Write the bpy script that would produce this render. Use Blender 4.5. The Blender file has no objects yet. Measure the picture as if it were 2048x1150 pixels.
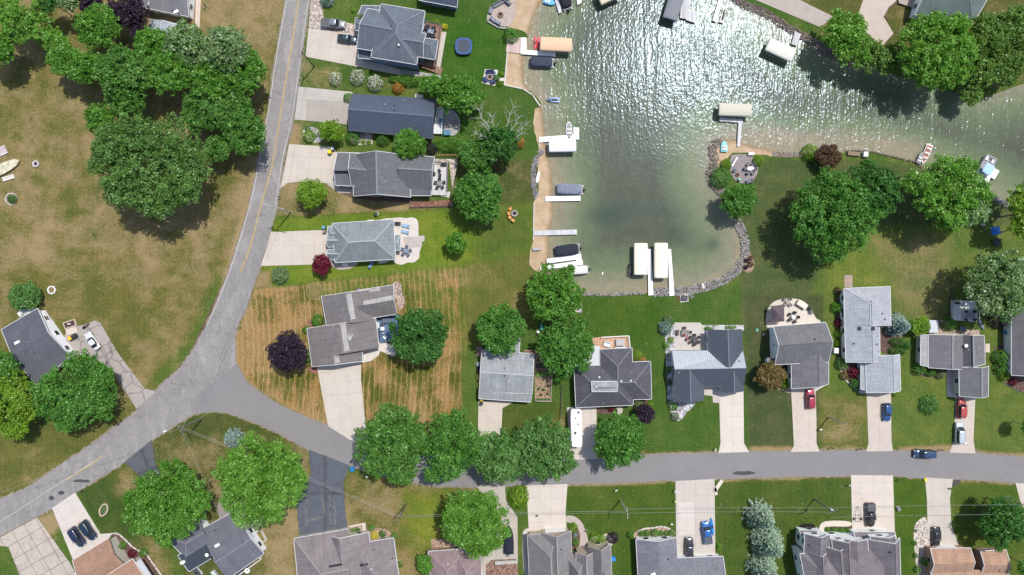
import bpy, bmesh, math, random
import numpy as np
from mathutils import Vector, Matrix
R_ = math.radians
C = bpy.context.scene.collection
scn = bpy.context.scene
# ---------------------------------------------------------------- camera, sky, sun, exposure
H = 150.0          # camera height in metres
S = 8.5            # picture units per metre on the ground
CX, CY = 1024.0, 575.0
cam = bpy.data.cameras.new('camera'); camo = bpy.data.objects.new('camera', cam); C.objects.link(camo)
camo.location = (0, 0, H); camo.rotation_euler = (0, 0, 0)
cam.sensor_width = 36.0; cam.lens = 36.0*H/(2048/S); cam.clip_start = 1; cam.clip_end = 3000
scn.camera = camo
SUN_EL = R_(63.5)
SD = Vector((0.63, 0.777, 0)).normalized()          # direction towards the sun on the ground
az = math.atan2(SD.x, SD.y)                         # clockwise from north (+Y)
w = bpy.data.worlds.new('World'); scn.world = w; w.use_nodes = True
wn = w.node_tree.nodes; wl = w.node_tree.links
sky = wn.new('ShaderNodeTexSky'); sky.sky_type = 'NISHITA'; sky.sun_disc = False
sky.sun_elevation = SUN_EL; sky.sun_rotation = az
try: sky.air_density = 1.0; sky.dust_density = 1.5; sky.ozone_density = 1.0
except Exception: pass
bg = wn['Background']; wl.new(sky.outputs[0], bg.inputs[0]); bg.inputs[1].default_value = 0.15
sl = bpy.data.lights.new('sun', 'SUN'); sl.energy = 4.2; sl.angle = R_(0.53); sl.color = (1.0, 0.965, 0.91)
so = bpy.data.objects.new('sun', sl); C.objects.link(so)
tos = Vector((SD.x*math.cos(SUN_EL), SD.y*math.cos(SUN_EL), math.sin(SUN_EL)))
so.rotation_euler = tos.to_track_quat('Z', 'Y').to_euler(); so.location = tos*200
scn.view_settings.view_transform = 'Standard'; scn.view_settings.look = 'None'
scn.view_settings.exposure = 0.06; scn.view_settings.gamma = 1.0
scn.render.engine = 'CYCLES'

# ---------------------------------------------------------------- helpers
def P(px, py, z=0.0):
    k = (H-z)/H/S
    return Vector(((px-CX)*k, (CY-py)*k, z))
def tag(o, label=None, cat=None, group=None, kind=None):
    if label: o['label'] = label
    if cat: o['category'] = cat
    if group: o['group'] = group
    if kind: o['kind'] = kind
    return o
def thing(name, label, cat, loc=(0, 0, 0), rz=0, group=None):
    o = bpy.data.objects.new(name, None); C.objects.link(o); o.empty_display_size = .3
    o.location = loc; o.rotation_euler = (0, 0, rz)
    return tag(o, label, cat, group)
def dup(root, loc, rz=0, label=None, group=None):
    r = root.copy(); C.objects.link(r); r.location = loc; r.rotation_euler = (0, 0, rz)
    if label: r['label'] = label
    if group: r['group'] = group
    for ch in list(root.children):
        c = ch.copy(); C.objects.link(c); c.parent = r
        for g in list(ch.children):
            d = g.copy(); C.objects.link(d); d.parent = c
    return r
class MB:
    def __init__(s): s.v = []; s.f = []; s.uv = {}; s.mi = []
    def add(s, vs, fs, uvs=None):
        b = len(s.v); s.v += [tuple(v) for v in vs]
        for i, f in enumerate(fs):
            if uvs: s.uv[len(s.f)] = uvs[i]
            s.f.append([b+k for k in f])
        return s
    def box(s, x, y, z, sx, sy, sz, rz=0, taper=1.0):      # z is the bottom
        c, n = math.cos(rz), math.sin(rz); vs = []
        for zz, t in ((z, 1.0), (z+sz, taper)):
            for a, b in ((-1, -1), (1, -1), (1, 1), (-1, 1)):
                dx, dy = a*sx/2*t, b*sy/2*t
                vs.append((x+dx*c-dy*n, y+dx*n+dy*c, zz))
        return s.add(vs, [(3, 2, 1, 0), (4, 5, 6, 7), (0, 1, 5, 4), (1, 2, 6, 5), (2, 3, 7, 6), (3, 0, 4, 7)])
    def bar(s, p, q, w, h):                                # box along p->q
        p = Vector(p); q = Vector(q); d = (q-p)
        if d.length < 1e-6: return s
        d.normalize()
        up = Vector((0, 0, 1)) if abs(d.z) < .95 else Vector((1, 0, 0))
        a = d.cross(up).normalized()*w/2; b = a.cross(d).normalized()*h/2
        vs = [e+i*a+j*b for e in (p, q) for i, j in ((-1, -1), (1, -1), (1, 1), (-1, 1))]
        return s.add(vs, [(0, 1, 2, 3), (7, 6, 5, 4), (0, 4, 5, 1), (1, 5, 6, 2), (2, 6, 7, 3), (3, 7, 4, 0)])
    def tube(s, p, q, r0, r1=None, n=8):
        r1 = r0 if r1 is None else r1
        p = Vector(p); q = Vector(q); d = (q-p).normalized()
        up = Vector((0, 0, 1)) if abs(d.z) < .95 else Vector((1, 0, 0))
        a = d.cross(up).normalized(); b = a.cross(d)
        vs = []
        for e, r in ((p, r0), (q, r1)):
            for i in range(n):
                t = 2*math.pi*i/n; vs.append(e+a*math.cos(t)*r+b*math.sin(t)*r)
        fs = [(i, (i+1) % n, n+(i+1) % n, n+i) for i in range(n)]
        fs += [tuple(range(n-1, -1, -1)), tuple(range(n, 2*n))]
        return s.add(vs, fs)
    def lathe(s, x, y, prof, n=16, sx=1, sy=1):            # prof: [(r,z)]
        vs = []; fs = []; m = len(prof)
        for r, z in prof:
            for i in range(n):
                t = 2*math.pi*i/n; vs.append((x+r*sx*math.cos(t), y+r*sy*math.sin(t), z))
        for k in range(m-1):
            for i in range(n):
                j = (i+1) % n; fs.append((k*n+i, k*n+j, (k+1)*n+j, (k+1)*n+i))
        fs.append(tuple(range(n-1, -1, -1))); fs.append(tuple(range((m-1)*n, m*n)))
        return s.add(vs, fs)
    def prism(s, pts, z0, z1, top=True, inset=0):
        n = len(pts); a = sum(pts[i][0]*pts[(i+1) % n][1]-pts[(i+1) % n][0]*pts[i][1] for i in range(n))
        if a < 0: pts = pts[::-1]
        cx = sum(p[0] for p in pts)/n; cy = sum(p[1] for p in pts)/n
        vs = [(p[0], p[1], z0) for p in pts]
        for p in pts:
            dx, dy = cx-p[0], cy-p[1]; L = math.hypot(dx, dy) or 1
            vs.append((p[0]+dx/L*inset, p[1]+dy/L*inset, z1))
        fs = [tuple(range(n-1, -1, -1)), tuple(range(n, 2*n))]+[(i, (i+1) % n, n+(i+1) % n, n+i) for i in range(n)]
        return s.add(vs, fs)
    def loft(s, rings, cap=True):
        n = len(rings[0]); vs = [p for r in rings for p in r]; fs = []
        for k in range(len(rings)-1):
            for i in range(n):
                j = (i+1) % n; fs.append((k*n+i, k*n+j, (k+1)*n+j, (k+1)*n+i))
        if cap: fs.append(tuple(range(n-1, -1, -1))); fs.append(tuple(range((len(rings)-1)*n, len(rings)*n)))
        return s.add(vs, fs)
    def build(s, name, mat, parent=None, smooth=False, off=None, bevel=0, fix=False):
        me = bpy.data.meshes.new(name)
        vv = s.v if off is None else [(v[0]-off[0], v[1]-off[1], v[2]-off[2]) for v in s.v]
        me.from_pydata(vv, [], s.f)
        if s.uv:
            ul = me.uv_layers.new(name='UVMap')
            for pi, p in enumerate(me.polygons):
                u = s.uv.get(pi)
                if u:
                    for k, li in enumerate(p.loop_indices): ul.data[li].uv = u[k]
        if fix or bevel:
            bm = bmesh.new(); bm.from_mesh(me)
            bmesh.ops.recalc_face_normals(bm, faces=bm.faces)
            if bevel: bmesh.ops.bevel(bm, geom=bm.edges[:], offset=bevel, segments=2, affect='EDGES', clamp_overlap=True)
            bm.to_mesh(me); bm.free()
        if smooth:
            for p in me.polygons: p.use_smooth = True
        me.materials.append(mat)
        o = bpy.data.objects.new(name, me); C.objects.link(o)
        if parent: o.parent = parent
        return o
# ---------------------------------------------------------------- materials
_mc = {}
class NT:
    def __init__(s, name, **kw):
        s.m = bpy.data.materials.new(name); s.m.use_nodes = True
        s.n = s.m.node_tree.nodes; s.l = s.m.node_tree.links; s.b = s.n['Principled BSDF']
        for k, v in kw.items(): s.b.inputs[k].default_value = v
    def new(s, t, **kw):
        n = s.n.new(t)
        for k, v in kw.items():
            if k[0] == 'i' and k[1:].isdigit(): n.inputs[int(k[1:])].default_value = v
            else: setattr(n, k, v)
        return n
    def noise(s, vec, scale, detail=4, rough=.6, dist=0):
        n = s.new('ShaderNodeTexNoise'); n.inputs['Scale'].default_value = scale
        n.inputs['Detail'].default_value = detail; n.inputs['Roughness'].default_value = rough
        n.inputs['Distortion'].default_value = dist
        if vec: s.l.new(vec, n.inputs['Vector'])
        return n.outputs[0]
    def ramp(s, fac, stops):
        n = s.new('ShaderNodeValToRGB'); e = n.color_ramp.elements
        while len(e) < len(stops): e.new(.5)
        for q, (p, c) in zip(e, stops):
            q.position = p; q.color = (c, c, c, 1) if not isinstance(c, tuple) else (*c, 1)
        s.l.new(fac, n.inputs[0]); return n.outputs[0]
    def mix(s, fac, a, b, mode='MIX'):
        n = s.new('ShaderNodeMix', data_type='RGBA', blend_type=mode)
        for k, v in ((0, fac), (6, a), (7, b)):
            if hasattr(v, 'links'): s.l.new(v, n.inputs[k])
            elif isinstance(v, tuple): n.inputs[k].default_value = (*v, 1)
            else: n.inputs[k].default_value = v
        return n.outputs[2]
    def math(s, op, a, b=0.0, c=None, clamp=False):
        n = s.new('ShaderNodeMath', operation=op, use_clamp=clamp)
        for k, v in enumerate((a, b) if c is None else (a, b, c)):
            if hasattr(v, 'links'): s.l.new(v, n.inputs[k])
            else: n.inputs[k].default_value = v
        return n.outputs[0]
    def bump(s, h, strength=.5, dist=.1):
        n = s.new('ShaderNodeBump'); n.inputs['Strength'].default_value = strength; n.inputs['Distance'].default_value = dist
        s.l.new(h, n.inputs['Height']); s.l.new(n.outputs[0], s.b.inputs['Normal']); return n
    def obj(s): return s.new('ShaderNodeTexCoord').outputs['Object']
    def world(s): return s.new('ShaderNodeNewGeometry').outputs['Position']
    def uv(s): return s.new('ShaderNodeTexCoord').outputs['UV']
    def sep(s, v):
        n = s.new('ShaderNodeSeparateXYZ'); s.l.new(v, n.inputs[0]); return n.outputs
    def scl(s, v, x, y, z=1, rot=0):
        n = s.new('ShaderNodeMapping'); n.inputs['Scale'].default_value = (x, y, z); n.inputs['Rotation'].default_value = (0, 0, rot)
        s.l.new(v, n.inputs[0]); return n.outputs[0]
    def col(s, c): s.l.new(c, s.b.inputs['Base Color'])
def mul(c, k): return tuple(min(1, x*k) for x in c)
def plain(c, rough=.6, metal=0, var=.12, sc=3.0, spec=.4, coat=0):
    key = ('p', c, rough, metal, var, sc, coat)
    if key in _mc: return _mc[key]
    t = NT('plain', Roughness=rough, Metallic=metal)
    t.b.inputs['Specular IOR Level'].default_value = spec; t.b.inputs['Coat Weight'].default_value = coat
    n = t.noise(t.obj(), sc, 4)
    t.col(t.mix(t.ramp(n, [(.3, 0.), (.7, 1.)]), mul(c, 1-var), mul(c, 1+var)))
    _mc[key] = t.m; return t.m
def glassm():
    if 'glass' in _mc: return _mc['glass']
    t = NT('window_glass', Roughness=.06); t.b.inputs['Base Color'].default_value = (.02, .025, .03, 1)
    t.b.inputs['Specular IOR Level'].default_value = .7
    _mc['glass'] = t.m; return t.m
def shingle(c, mott=.25, c2=None, sc=5.0):
    key = ('sh', c, mott, c2, sc)
    if key in _mc: return _mc[key]
    t = NT('shingle', Roughness=.9); uv = t.uv()
    fine = t.noise(t.scl(uv, 1, 2.2), sc, 3, .7)
    big = t.noise(uv, .35, 4, .6)
    col = t.mix(t.ramp(fine, [(.36, 0.), (.66, 1.)]), mul(c, 1-mott), c2 or mul(c, 1+mott))
    col = t.mix(t.ramp(big, [(.35, 0.), (.7, 1.)]), col, t.mix(1.0, col, (.80, .80, .82), 'MULTIPLY'))
    col = t.mix(t.ramp(t.noise(t.scl(uv, 1, .35), .9, 5, .7, .5), [(.55, 0.), (.75, .5)]), col, mul(c, 1.45))
    br = t.new('ShaderNodeTexBrick'); br.inputs['Scale'].default_value = 1; br.inputs['Brick Width'].default_value = .9
    br.inputs['Row Height'].default_value = .3; br.inputs['Mortar Size'].default_value = .03; br.inputs['Mortar Smooth'].default_value = .4
    br.inputs['Color1'].default_value = (1, 1, 1, 1); br.inputs['Color2'].default_value = (.86, .86, .86, 1); br.inputs['Mortar'].default_value = (.62, .62, .62, 1)
    t.l.new(uv, br.inputs['Vector'])
    streak = t.ramp(t.noise(t.scl(uv, 2.2, .12), 1.0, 4, .65), [(.35, .84), (.6, 1.04)])
    t.col(t.mix(1.0, t.mix(1.0, col, br.outputs[0], 'MULTIPLY'), streak, 'MULTIPLY'))
    t.bump(fine, .3, .03)
    _mc[key] = t.m; return t.m
def seam(c, pitch=.45, rough=.4, metal=.35):
    key = ('sm', c, pitch)
    if key in _mc: return _mc[key]
    t = NT('standing_seam', Roughness=rough, Metallic=metal); uv = t.uv(); x = t.sep(uv)[0]
    f = t.math('FRACT', t.math('DIVIDE', x, pitch))
    s = t.ramp(f, [(0, .55), (.12, 1.2), (.3, 1.0), (.88, .97), (1, .55)])
    col = t.mix(1.0, c, s, 'MULTIPLY')
    n = t.noise(uv, .8, 4)
    t.col(t.mix(t.ramp(n, [(.4, 0.), (.7, .35)]), col, mul(c, 1.35)))
    t.bump(t.ramp(f, [(0, 1.), (.1, 0.), (.9, 0.), (1, 1.)]), .5, .04)
    _mc[key] = t.m; return t.m
def siding(c):
    key = ('sd', c)
    if key in _mc: return _mc[key]
    t = NT('siding', Roughness=.6); z = t.sep(t.world())[2]
    f = t.math('FRACT', t.math('DIVIDE', z, .15))
    t.col(t.mix(1.0, c, t.ramp(f, [(0, .75), (.15, 1.), (1, 1.)]), 'MULTIPLY')); t.bump(f, .3, .02)
    _mc[key] = t.m; return t.m
def concrete(c, joint=2.6, var=.1, crack=0.0, stain=.3, jw=.011, jd=.70):
    key = ('cc', c, joint, var, crack, stain, jw)
    if key in _mc: return _mc[key]
    t = NT('concrete', Roughness=.85); o = t.obj(); x, y, z = t.sep(o)
    n = t.noise(o, 9, 5, .7); b = t.noise(o, .28, 5, .65)
    col = t.mix(t.ramp(n, [(.3, 0.), (.7, 1.)]), mul(c, 1-var), mul(c, 1+var))
    col = t.mix(t.ramp(b, [(.42, 0.), (.75, stain)]), col, mul(c, .62))
    col = t.mix(t.ramp(t.noise(o, 1.1, 6, .75, .8), [(.56, 0.), (.72, .5)]), col, mul(c, .55))
    br = t.new('ShaderNodeTexBrick', offset=0.0); br.inputs['Scale'].default_value = 1/joint
    br.inputs['Brick Width'].default_value = 1; br.inputs['Row Height'].default_value = 1
    br.inputs['Mortar Size'].default_value = jw; br.inputs['Mortar Smooth'].default_value = .3
    br.inputs['Color1'].default_value = (1, 1, 1, 1); br.inputs['Color2'].default_value = (.955, .955, .96, 1); br.inputs['Mortar'].default_value = (jd, jd, jd, 1)
    t.l.new(o, br.inputs['Vector']); col = t.mix(1.0, col, br.outputs[0], 'MULTIPLY')
    if crack:
        v = t.new('ShaderNodeTexVoronoi', feature='DISTANCE_TO_EDGE'); v.inputs['Scale'].default_value = .24
        ds = t.new('ShaderNodeMix', data_type='RGBA', blend_type='ADD'); ds.inputs[0].default_value = 2.6
        nn = t.new('ShaderNodeTexNoise'); nn.inputs['Scale'].default_value = .9; nn.inputs['Detail'].default_value = 5; t.l.new(o, nn.inputs['Vector'])
        t.l.new(o, ds.inputs[6]); t.l.new(nn.outputs[1], ds.inputs[7]); t.l.new(ds.outputs[2], v.inputs['Vector'])
        col = t.mix(t.ramp(v.outputs[0], [(0, crack), (.022, crack*.6), (.04, 0.)]), col, mul(c, .22))
    t.col(col); t.bump(n, .15, .02)
    _mc[key] = t.m; return t.m
def pavers(c, c2, w_=.5, h_=.25):
    key = ('pv', c, c2, w_, h_)
    if key in _mc: return _mc[key]
    t = NT('pavers', Roughness=.85); o = t.obj()
    br = t.new('ShaderNodeTexBrick'); br.inputs['Scale'].default_value = 1
    br.inputs['Brick Width'].default_value = w_; br.inputs['Row Height'].default_value = h_; br.inputs['Mortar Size'].default_value = .03
    br.inputs['Color1'].default_value = (*c, 1); br.inputs['Color2'].default_value = (*c2, 1); br.inputs['Mortar'].default_value = (*mul(c, .5), 1)
    t.l.new(o, br.inputs['Vector'])
    n = t.noise(o, 6, 4, .7)
    t.col(t.mix(1.0, br.outputs[0], t.ramp(n, [(.3, .78), (.7, 1.15)]), 'MULTIPLY')); t.bump(n, .2, .02)
    _mc[key] = t.m; return t.m
def wood(c, board=.18, gap=.55):
    key = ('wd', c, board)
    if key in _mc: return _mc[key]
    t = NT('boards', Roughness=.75); o = t.obj(); x, y, z = t.sep(o)
    q = t.math('DIVIDE', x, board); f = t.math('FRACT', q)
    wn_ = t.new('ShaderNodeTexWhiteNoise', noise_dimensions='1D'); t.l.new(t.math('FLOOR', q), wn_.inputs['W'])
    col = t.mix(t.ramp(wn_.outputs[0], [(0, 0.), (1, 1.)]), mul(c, .82), mul(c, 1.12))
    col = t.mix(1.0, col, t.ramp(f, [(0, gap), (.1, 1.), (.9, 1.), (1, gap)]), 'MULTIPLY')
    col = t.mix(1.0, col, t.ramp(t.noise(t.scl(o, 8, .8, 8), 1.2, 4), [(.3, .85), (.7, 1.1)]), 'MULTIPLY')
    t.col(col); _mc[key] = t.m; return t.m
def gravelm(c, sc=3.0, dark=.5, light=1.5):
    key = ('gr', c, sc, dark)
    if key in _mc: return _mc[key]
    t = NT('gravel', Roughness=.95); o = t.obj()
    v = t.new('ShaderNodeTexVoronoi'); v.inputs['Scale'].default_value = sc; t.l.new(o, v.inputs['Vector'])
    bw = t.new('ShaderNodeRGBToBW'); t.l.new(v.outputs['Color'], bw.inputs[0])
    t.col(t.mix(t.ramp(bw.outputs[0], [(.2, 0.), (.8, 1.)]), mul(c, dark), mul(c, light)))
    t.bump(v.outputs['Distance'], .6, .1)
    _mc[key] = t.m; return t.m
def paint(c, rough=.25, flake=0):
    key = ('pt', c)
    if key in _mc: return _mc[key]
    t = NT('car_paint', Roughness=rough, Metallic=.25); t.b.inputs['Coat Weight'].default_value = .9; t.b.inputs['Coat Roughness'].default_value = .08
    z = t.sep(t.obj())[2]; n = t.noise(t.obj(), 4, 4)
    dust = t.mix(t.ramp(n, [(.35, .02), (.7, .1)]), c, (.3, .27, .22)); t.col(dust)
    _mc[key] = t.m; return t.m
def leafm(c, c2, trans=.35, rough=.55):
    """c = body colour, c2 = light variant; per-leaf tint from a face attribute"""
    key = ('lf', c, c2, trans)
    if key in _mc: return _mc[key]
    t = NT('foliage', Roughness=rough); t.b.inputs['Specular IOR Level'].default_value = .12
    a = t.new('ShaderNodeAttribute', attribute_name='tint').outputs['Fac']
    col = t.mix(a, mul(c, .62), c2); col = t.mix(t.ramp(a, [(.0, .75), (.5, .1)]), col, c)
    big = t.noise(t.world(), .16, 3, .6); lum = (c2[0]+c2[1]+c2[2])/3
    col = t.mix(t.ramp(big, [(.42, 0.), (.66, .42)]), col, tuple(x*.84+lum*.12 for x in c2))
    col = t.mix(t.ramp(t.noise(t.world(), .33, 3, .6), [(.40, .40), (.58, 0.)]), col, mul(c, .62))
    col = t.mix(t.math('GREATER_THAN', a, .955), col, tuple(min(.7, x*.9+lum*.5) for x in c2))  # pale flecks: leaf gloss highlights and pale undersides put into the colour
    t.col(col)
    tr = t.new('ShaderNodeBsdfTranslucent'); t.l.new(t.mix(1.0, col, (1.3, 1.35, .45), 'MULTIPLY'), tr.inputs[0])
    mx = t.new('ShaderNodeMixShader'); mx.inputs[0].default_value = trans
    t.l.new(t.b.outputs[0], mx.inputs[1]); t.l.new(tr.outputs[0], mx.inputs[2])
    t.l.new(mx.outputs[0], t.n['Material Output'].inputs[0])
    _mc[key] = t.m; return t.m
white = plain((.78, .78, .77), .5, var=.06); black = plain((.02, .02, .022), .5)
dgrey = plain((.08, .085, .095), .6); mgrey = plain((.25, .25, .26), .6); alu = plain((.55, .56, .58), .4, .5)
rubber = plain((.015, .015, .016), .85); woodp = plain((.22, .17, .12), .85, sc=8)
# ---------------------------------------------------------------- ground, lake, roads
def wpoly(pts, z=0): return np.array([[P(x, y, z).x, P(x, y, z).y] for x, y in pts])
def sdist(poly, X, Y):
    """signed distance in metres, positive inside"""
    n = len(poly); d2 = np.full(X.shape, 1e18); ins = np.zeros(X.shape, bool)
    for i in range(n):
        ax, ay = poly[i]; bx, by = poly[(i+1) % n]; ex, ey = bx-ax, by-ay
        t = np.clip(((X-ax)*ex+(Y-ay)*ey)/(ex*ex+ey*ey+1e-12), 0, 1)
        d2 = np.minimum(d2, (X-ax-t*ex)**2+(Y-ay-t*ey)**2)
        c = ((ay > Y) != (by > Y)) & (X < (bx-ax)*(Y-ay)/((by-ay) if by != ay else 1e-12)+ax)
        ins ^= c
    return np.where(ins, 1, -1)*np.sqrt(d2)
LAKE = [(1140,-300),(1112,-70),(1086,0),(1079,8),(1067,36),(1057,70),(1051,95),(1047,117),(1046,145),(1050,168),(1060,180),(1075,193),(1082,203),(1084,217),(1086,239),(1089,267),(1093,295),(1097,312),(1103,341),(1105,369),(1104,391),(1107,411),(1106,436),(1100,458),(1097,480),(1099,503),(1096,516),(1090,540),(1110,565),(1140,582),(1167,586),(1206,588),(1267,586),(1306,584),(1350,582),(1384,579),(1417,571),(1445,561),(1470,542),(1484,522),(1491,500),(1488,478),(1481,458),(1472,440),(1452,420),(1442,400),(1445,386),(1437,375),(1423,361),(1420,350),(1426,330),(1423,312),(1422,303),(1426,289),(1442,279),(1473,278),(1490,287),(1524,295),(1558,303),(1602,307),(1688,303),(1725,302),(1752,305),(1794,315),(1828,323),(1847,336),(1880,352),(1930,372),(1979,391),(2008,408),(2048,428),(2150,460),(2500,500),(2500,120),(2200,150),(2048,168),(1960,200),(1905,185),(1860,172),(1790,150),(1710,125),(1661,108),(1635,88),(1599,70),(1571,53),(1530,25),(1488,10),(1462,-10),(1400,-60),(1370,-300)]
LP = wpoly(LAKE)
def axis(a, b, step, far):
    c = list(np.arange(a, b+step/2, step)); s = step; x = c[0]; lo = []; y = c[-1]; hi = []
    while x > -far: s *= 1.25; x -= s; lo.append(x)
    s = step
    while y < far: s *= 1.25; y += s; hi.append(y)
    return np.array(lo[::-1]+c+hi)
def grid_obj(name, xs, ys, Z, mat, mask=None, attrs=None):
    nx, ny = len(xs), len(ys); X, Y = np.meshgrid(xs, ys)
    co = np.stack([X, Y, Z], -1).reshape(-1, 3).astype(np.float32)
    i, j = np.meshgrid(np.arange(nx-1), np.arange(ny-1)); a = (j*nx+i).ravel()
    q = np.stack([a, a+1, a+nx+1, a+nx], -1)
    if mask is not None:
        m = mask.ravel(); q = q[m[q].any(1)]
        used = np.unique(q); rm = np.full(len(co), -1); rm[used] = np.arange(len(used)); co = co[used]; q = rm[q]
    me = bpy.data.meshes.new(name)
    me.vertices.add(len(co)); me.vertices.foreach_set('co', co.ravel())
    me.loops.add(q.size); me.loops.foreach_set('vertex_index', q.ravel().astype(np.int32))
    me.polygons.add(len(q)); me.polygons.foreach_set('loop_start', (np.arange(len(q))*4).astype(np.int32))
    me.update(calc_edges=True)
    for k, v in (attrs or {}).items():
        v = v.reshape(nx*ny, -1)
        if mask is not None: v = v[used]
        if v.shape[1] == 1:
            at = me.attributes.new(k, 'FLOAT', 'POINT'); at.data.foreach_set('value', v.ravel().astype(np.float32))
        else:
            at = me.attributes.new(k, 'FLOAT_COLOR', 'POINT'); v4 = np.concatenate([v, np.ones((len(v), 1))], 1)
            at.data.foreach_set('color', v4.ravel().astype(np.float32))
    me.polygons.foreach_set('use_smooth', np.ones(len(q), bool))
    me.materials.append(mat); o = bpy.data.objects.new(name, me); C.objects.link(o); return o
gx = axis(-124, 124, .5, 900); gy = axis(-72, 72, .5, 900)
GX, GY = np.meshgrid(gx, gy); d = sdist(LP, GX, GY)
GZ = np.where(d < -1.2, 0, np.clip(-.26*(d+1.2)/1.2, -1.6, 0)); GZ = np.where(d > 0, np.clip(-.26-.22*d, -1.7, 0), GZ)
G = np.zeros(GX.shape+(3,)); DRY = np.full(GX.shape, .25); STR = np.zeros(GX.shape); SAND = np.zeros(GX.shape); SDIR = np.zeros(GX.shape)
LUSH = (.042, .092, .016); MID = (.056, .106, .019); BRI = (.085, .148, .016); OLV = (.088, .100, .024)
G[:] = MID
def reg(pts, col=None, dry=None, st=None, sand=None, f=.6):
    a = np.clip(sdist(wpoly(pts), GX, GY)/f+.5, 0, 1)
    if col is not None: G[:] = G*(1-a[..., None])+np.array(col)*a[..., None]
    for arr, v in ((DRY, dry), (STR, st), (SAND, sand)):
        if v is not None: arr[:] = arr*(1-a)+v*a
reg([(-900,-900),(620,-900),(575,0),(536,217),(512,344),(481,469),(448,560),(390,694),(309,783),(195,880),(0,997),(-900,1500)], OLV, .53, f=3)
reg([(-900,300),(60,120),(60,290),(0,330),(-900,500)], OLV, .46, f=14)
reg([(-900,640),(120,540),(330,520),(390,640),(300,770),(195,880),(0,997),(-900,1500)], OLV, .40, f=12)
reg([(-900,840),(60,810),(300,800),(195,885),(0,1000),(-900,1500)], (.075,.095,.022), .28, f=6)
reg([(435,555),(452,560),(395,690),(318,775),(300,760),(370,690)], MID, .25, f=3)
reg([(395,0),(575,0),(560,90),(430,110),(410,60)], OLV, .62, f=4)
reg([(640,-200),(1080,-200),(1075,60),(1050,115),(1085,215),(1080,320),(900,330),(880,200),(830,140),(720,20)], LUSH, 0, f=1)
reg([(870,30),(1010,30),(1010,165),(930,180),(880,150)], (.030,.090,.010), 0, f=6)
reg([(600,118),(735,132),(860,165),(705,190),(597,172)], LUSH, .32, f=1)
reg([(612,128),(680,135),(670,170),(625,172)], MID, .62, f=4)
reg([(588,240),(705,250),(870,280),(900,330),(672,300),(578,288)], MID, .25, f=1)
reg([(585,250),(600,250),(592,290),(576,290)], OLV, .75, f=2)
reg([(560,366),(700,366),(700,390),(900,405),(905,420),(620,436),(556,430)], OLV, .62, f=1.5)
reg([(900,320),(1085,320),(1070,410),(905,425)], (.052,.075,.020), .3, f=1.5)
reg([(553,437),(905,418),(1070,408),(1068,470),(1092,498),(925,534),(508,578),(530,470)], BRI, .06, f=1.2)
reg([(905,418),(1070,408),(1068,470),(1092,498),(940,530),(960,470)], (.060,.100,.018), .18, f=5)
reg([(505,540),(540,540),(545,575),(500,580)], OLV, .8, f=2)
reg([(925,534),(1092,498),(1085,540),(1060,600),(1160,588),(1170,600),(960,700),(925,700)], (.085,.108,.024), .22, f=2)
reg([(925,690),(965,690),(960,870),(922,870)], MID, .2, f=2)
SUBJ = [(508,580),(640,566),(920,538),(924,850),(755,893),(640,850),(500,768),(473,727),(473,670)]
reg(SUBJ, (.070,.084,.014), .66, 1, f=.8)
for cx_, cy_, rx_, ry_ in ((840,735,62,20),(880,720,50,8),(590,760,45,22),(600,675,30,12),(690,790,8,40),(740,770,18,30),(800,700,30,14),(905,800,10,60),(860,600,60,30)):
    reg([(cx_+rx_*math.cos(a_), cy_+ry_*math.sin(a_)) for a_ in np.linspace(0, 6.28, 14)[:-1]], (.062,.080,.012), .42, f=3)
reg([(620,566),(920,538),(922,560),(800,580),(640,600)], (.075,.12,.02), .35, .8, f=3)
reg([(800,560),(922,545),(924,690),(890,640),(830,600)], (.085,.115,.02), .45, 1, f=6)
reg([(1000,690),(1165,590),(1495,572),(1520,560),(1500,905),(1150,918),(1000,880)], LUSH, .05, f=2)
reg([(1170,595),(1320,595),(1320,700),(1180,690)], (.034,.085,.010), 0, f=3)
reg([(1000,806),(1135,806),(1135,915),(1000,905)], (.05,.085,.016), .15, f=2)
reg([(1100,836),(1136,836),(1136,880),(1100,860)], OLV, .6, f=3)
reg([(1480,438),(1500,330),(1560,315),(1850,330),(2048,430),(2500,480),(2500,600),(1650,600),(1650,520),(1500,900),(1480,590)], (.052,.084,.026), .14, f=1.5)
reg([(1490,590),(1650,590),(1650,905),(1500,905)], (.046,.070,.026), .14, f=1)
reg([(1650,500),(1730,450),(2048,450),(2500,500),(2500,905),(1640,905)], (.068,.116,.022), .13, f=1)
reg([(1660,500),(1700,450),(1800,470),(1800,570),(1655,575)], (.094,.140,.024), .12, f=3)
reg([(1730,470),(1900,470),(1900,640),(1800,640),(1780,560)], (.100,.125,.04), .34, .10, f=6)
reg([(1640,790),(1735,790),(1735,905),(1640,905)], (.085,.105,.025), .42, f=4)
reg([(1560,-300),(2500,-300),(2500,130),(2048,160),(1900,140),(1700,110),(1500,0)], (.070,.085,.022), .35, f=2)
reg([(1455,-20),(1510,-20),(1640,52),(1640,85),(1530,22)], LUSH, .1, f=1)
reg([(560,866),(310,990),(303,883),(381,833),(445,824),(484,835)], (.05,.072,.018), .3, f=1)
reg([(300,880),(560,860),(617,900),(622,950),(592,1000),(600,1075),(590,1500),(450,1500),(330,1000)], (.060,.080,.020), .42, f=2)
reg([(500,1000),(595,1000),(600,1500),(520,1500)], OLV, .66, f=3)
reg([(153,985),(235,933),(285,945),(330,1010),(330,1150),(400,1500),(260,1500),(200,1067)], (.036,.070,.014), .15, f=1.5)
reg([(230,930),(285,945),(270,1000),(225,980)], OLV, .65, f=4)
reg([(280,1060),(330,1080),(390,1500),(330,1500)], OLV, .6, f=4)
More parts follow.
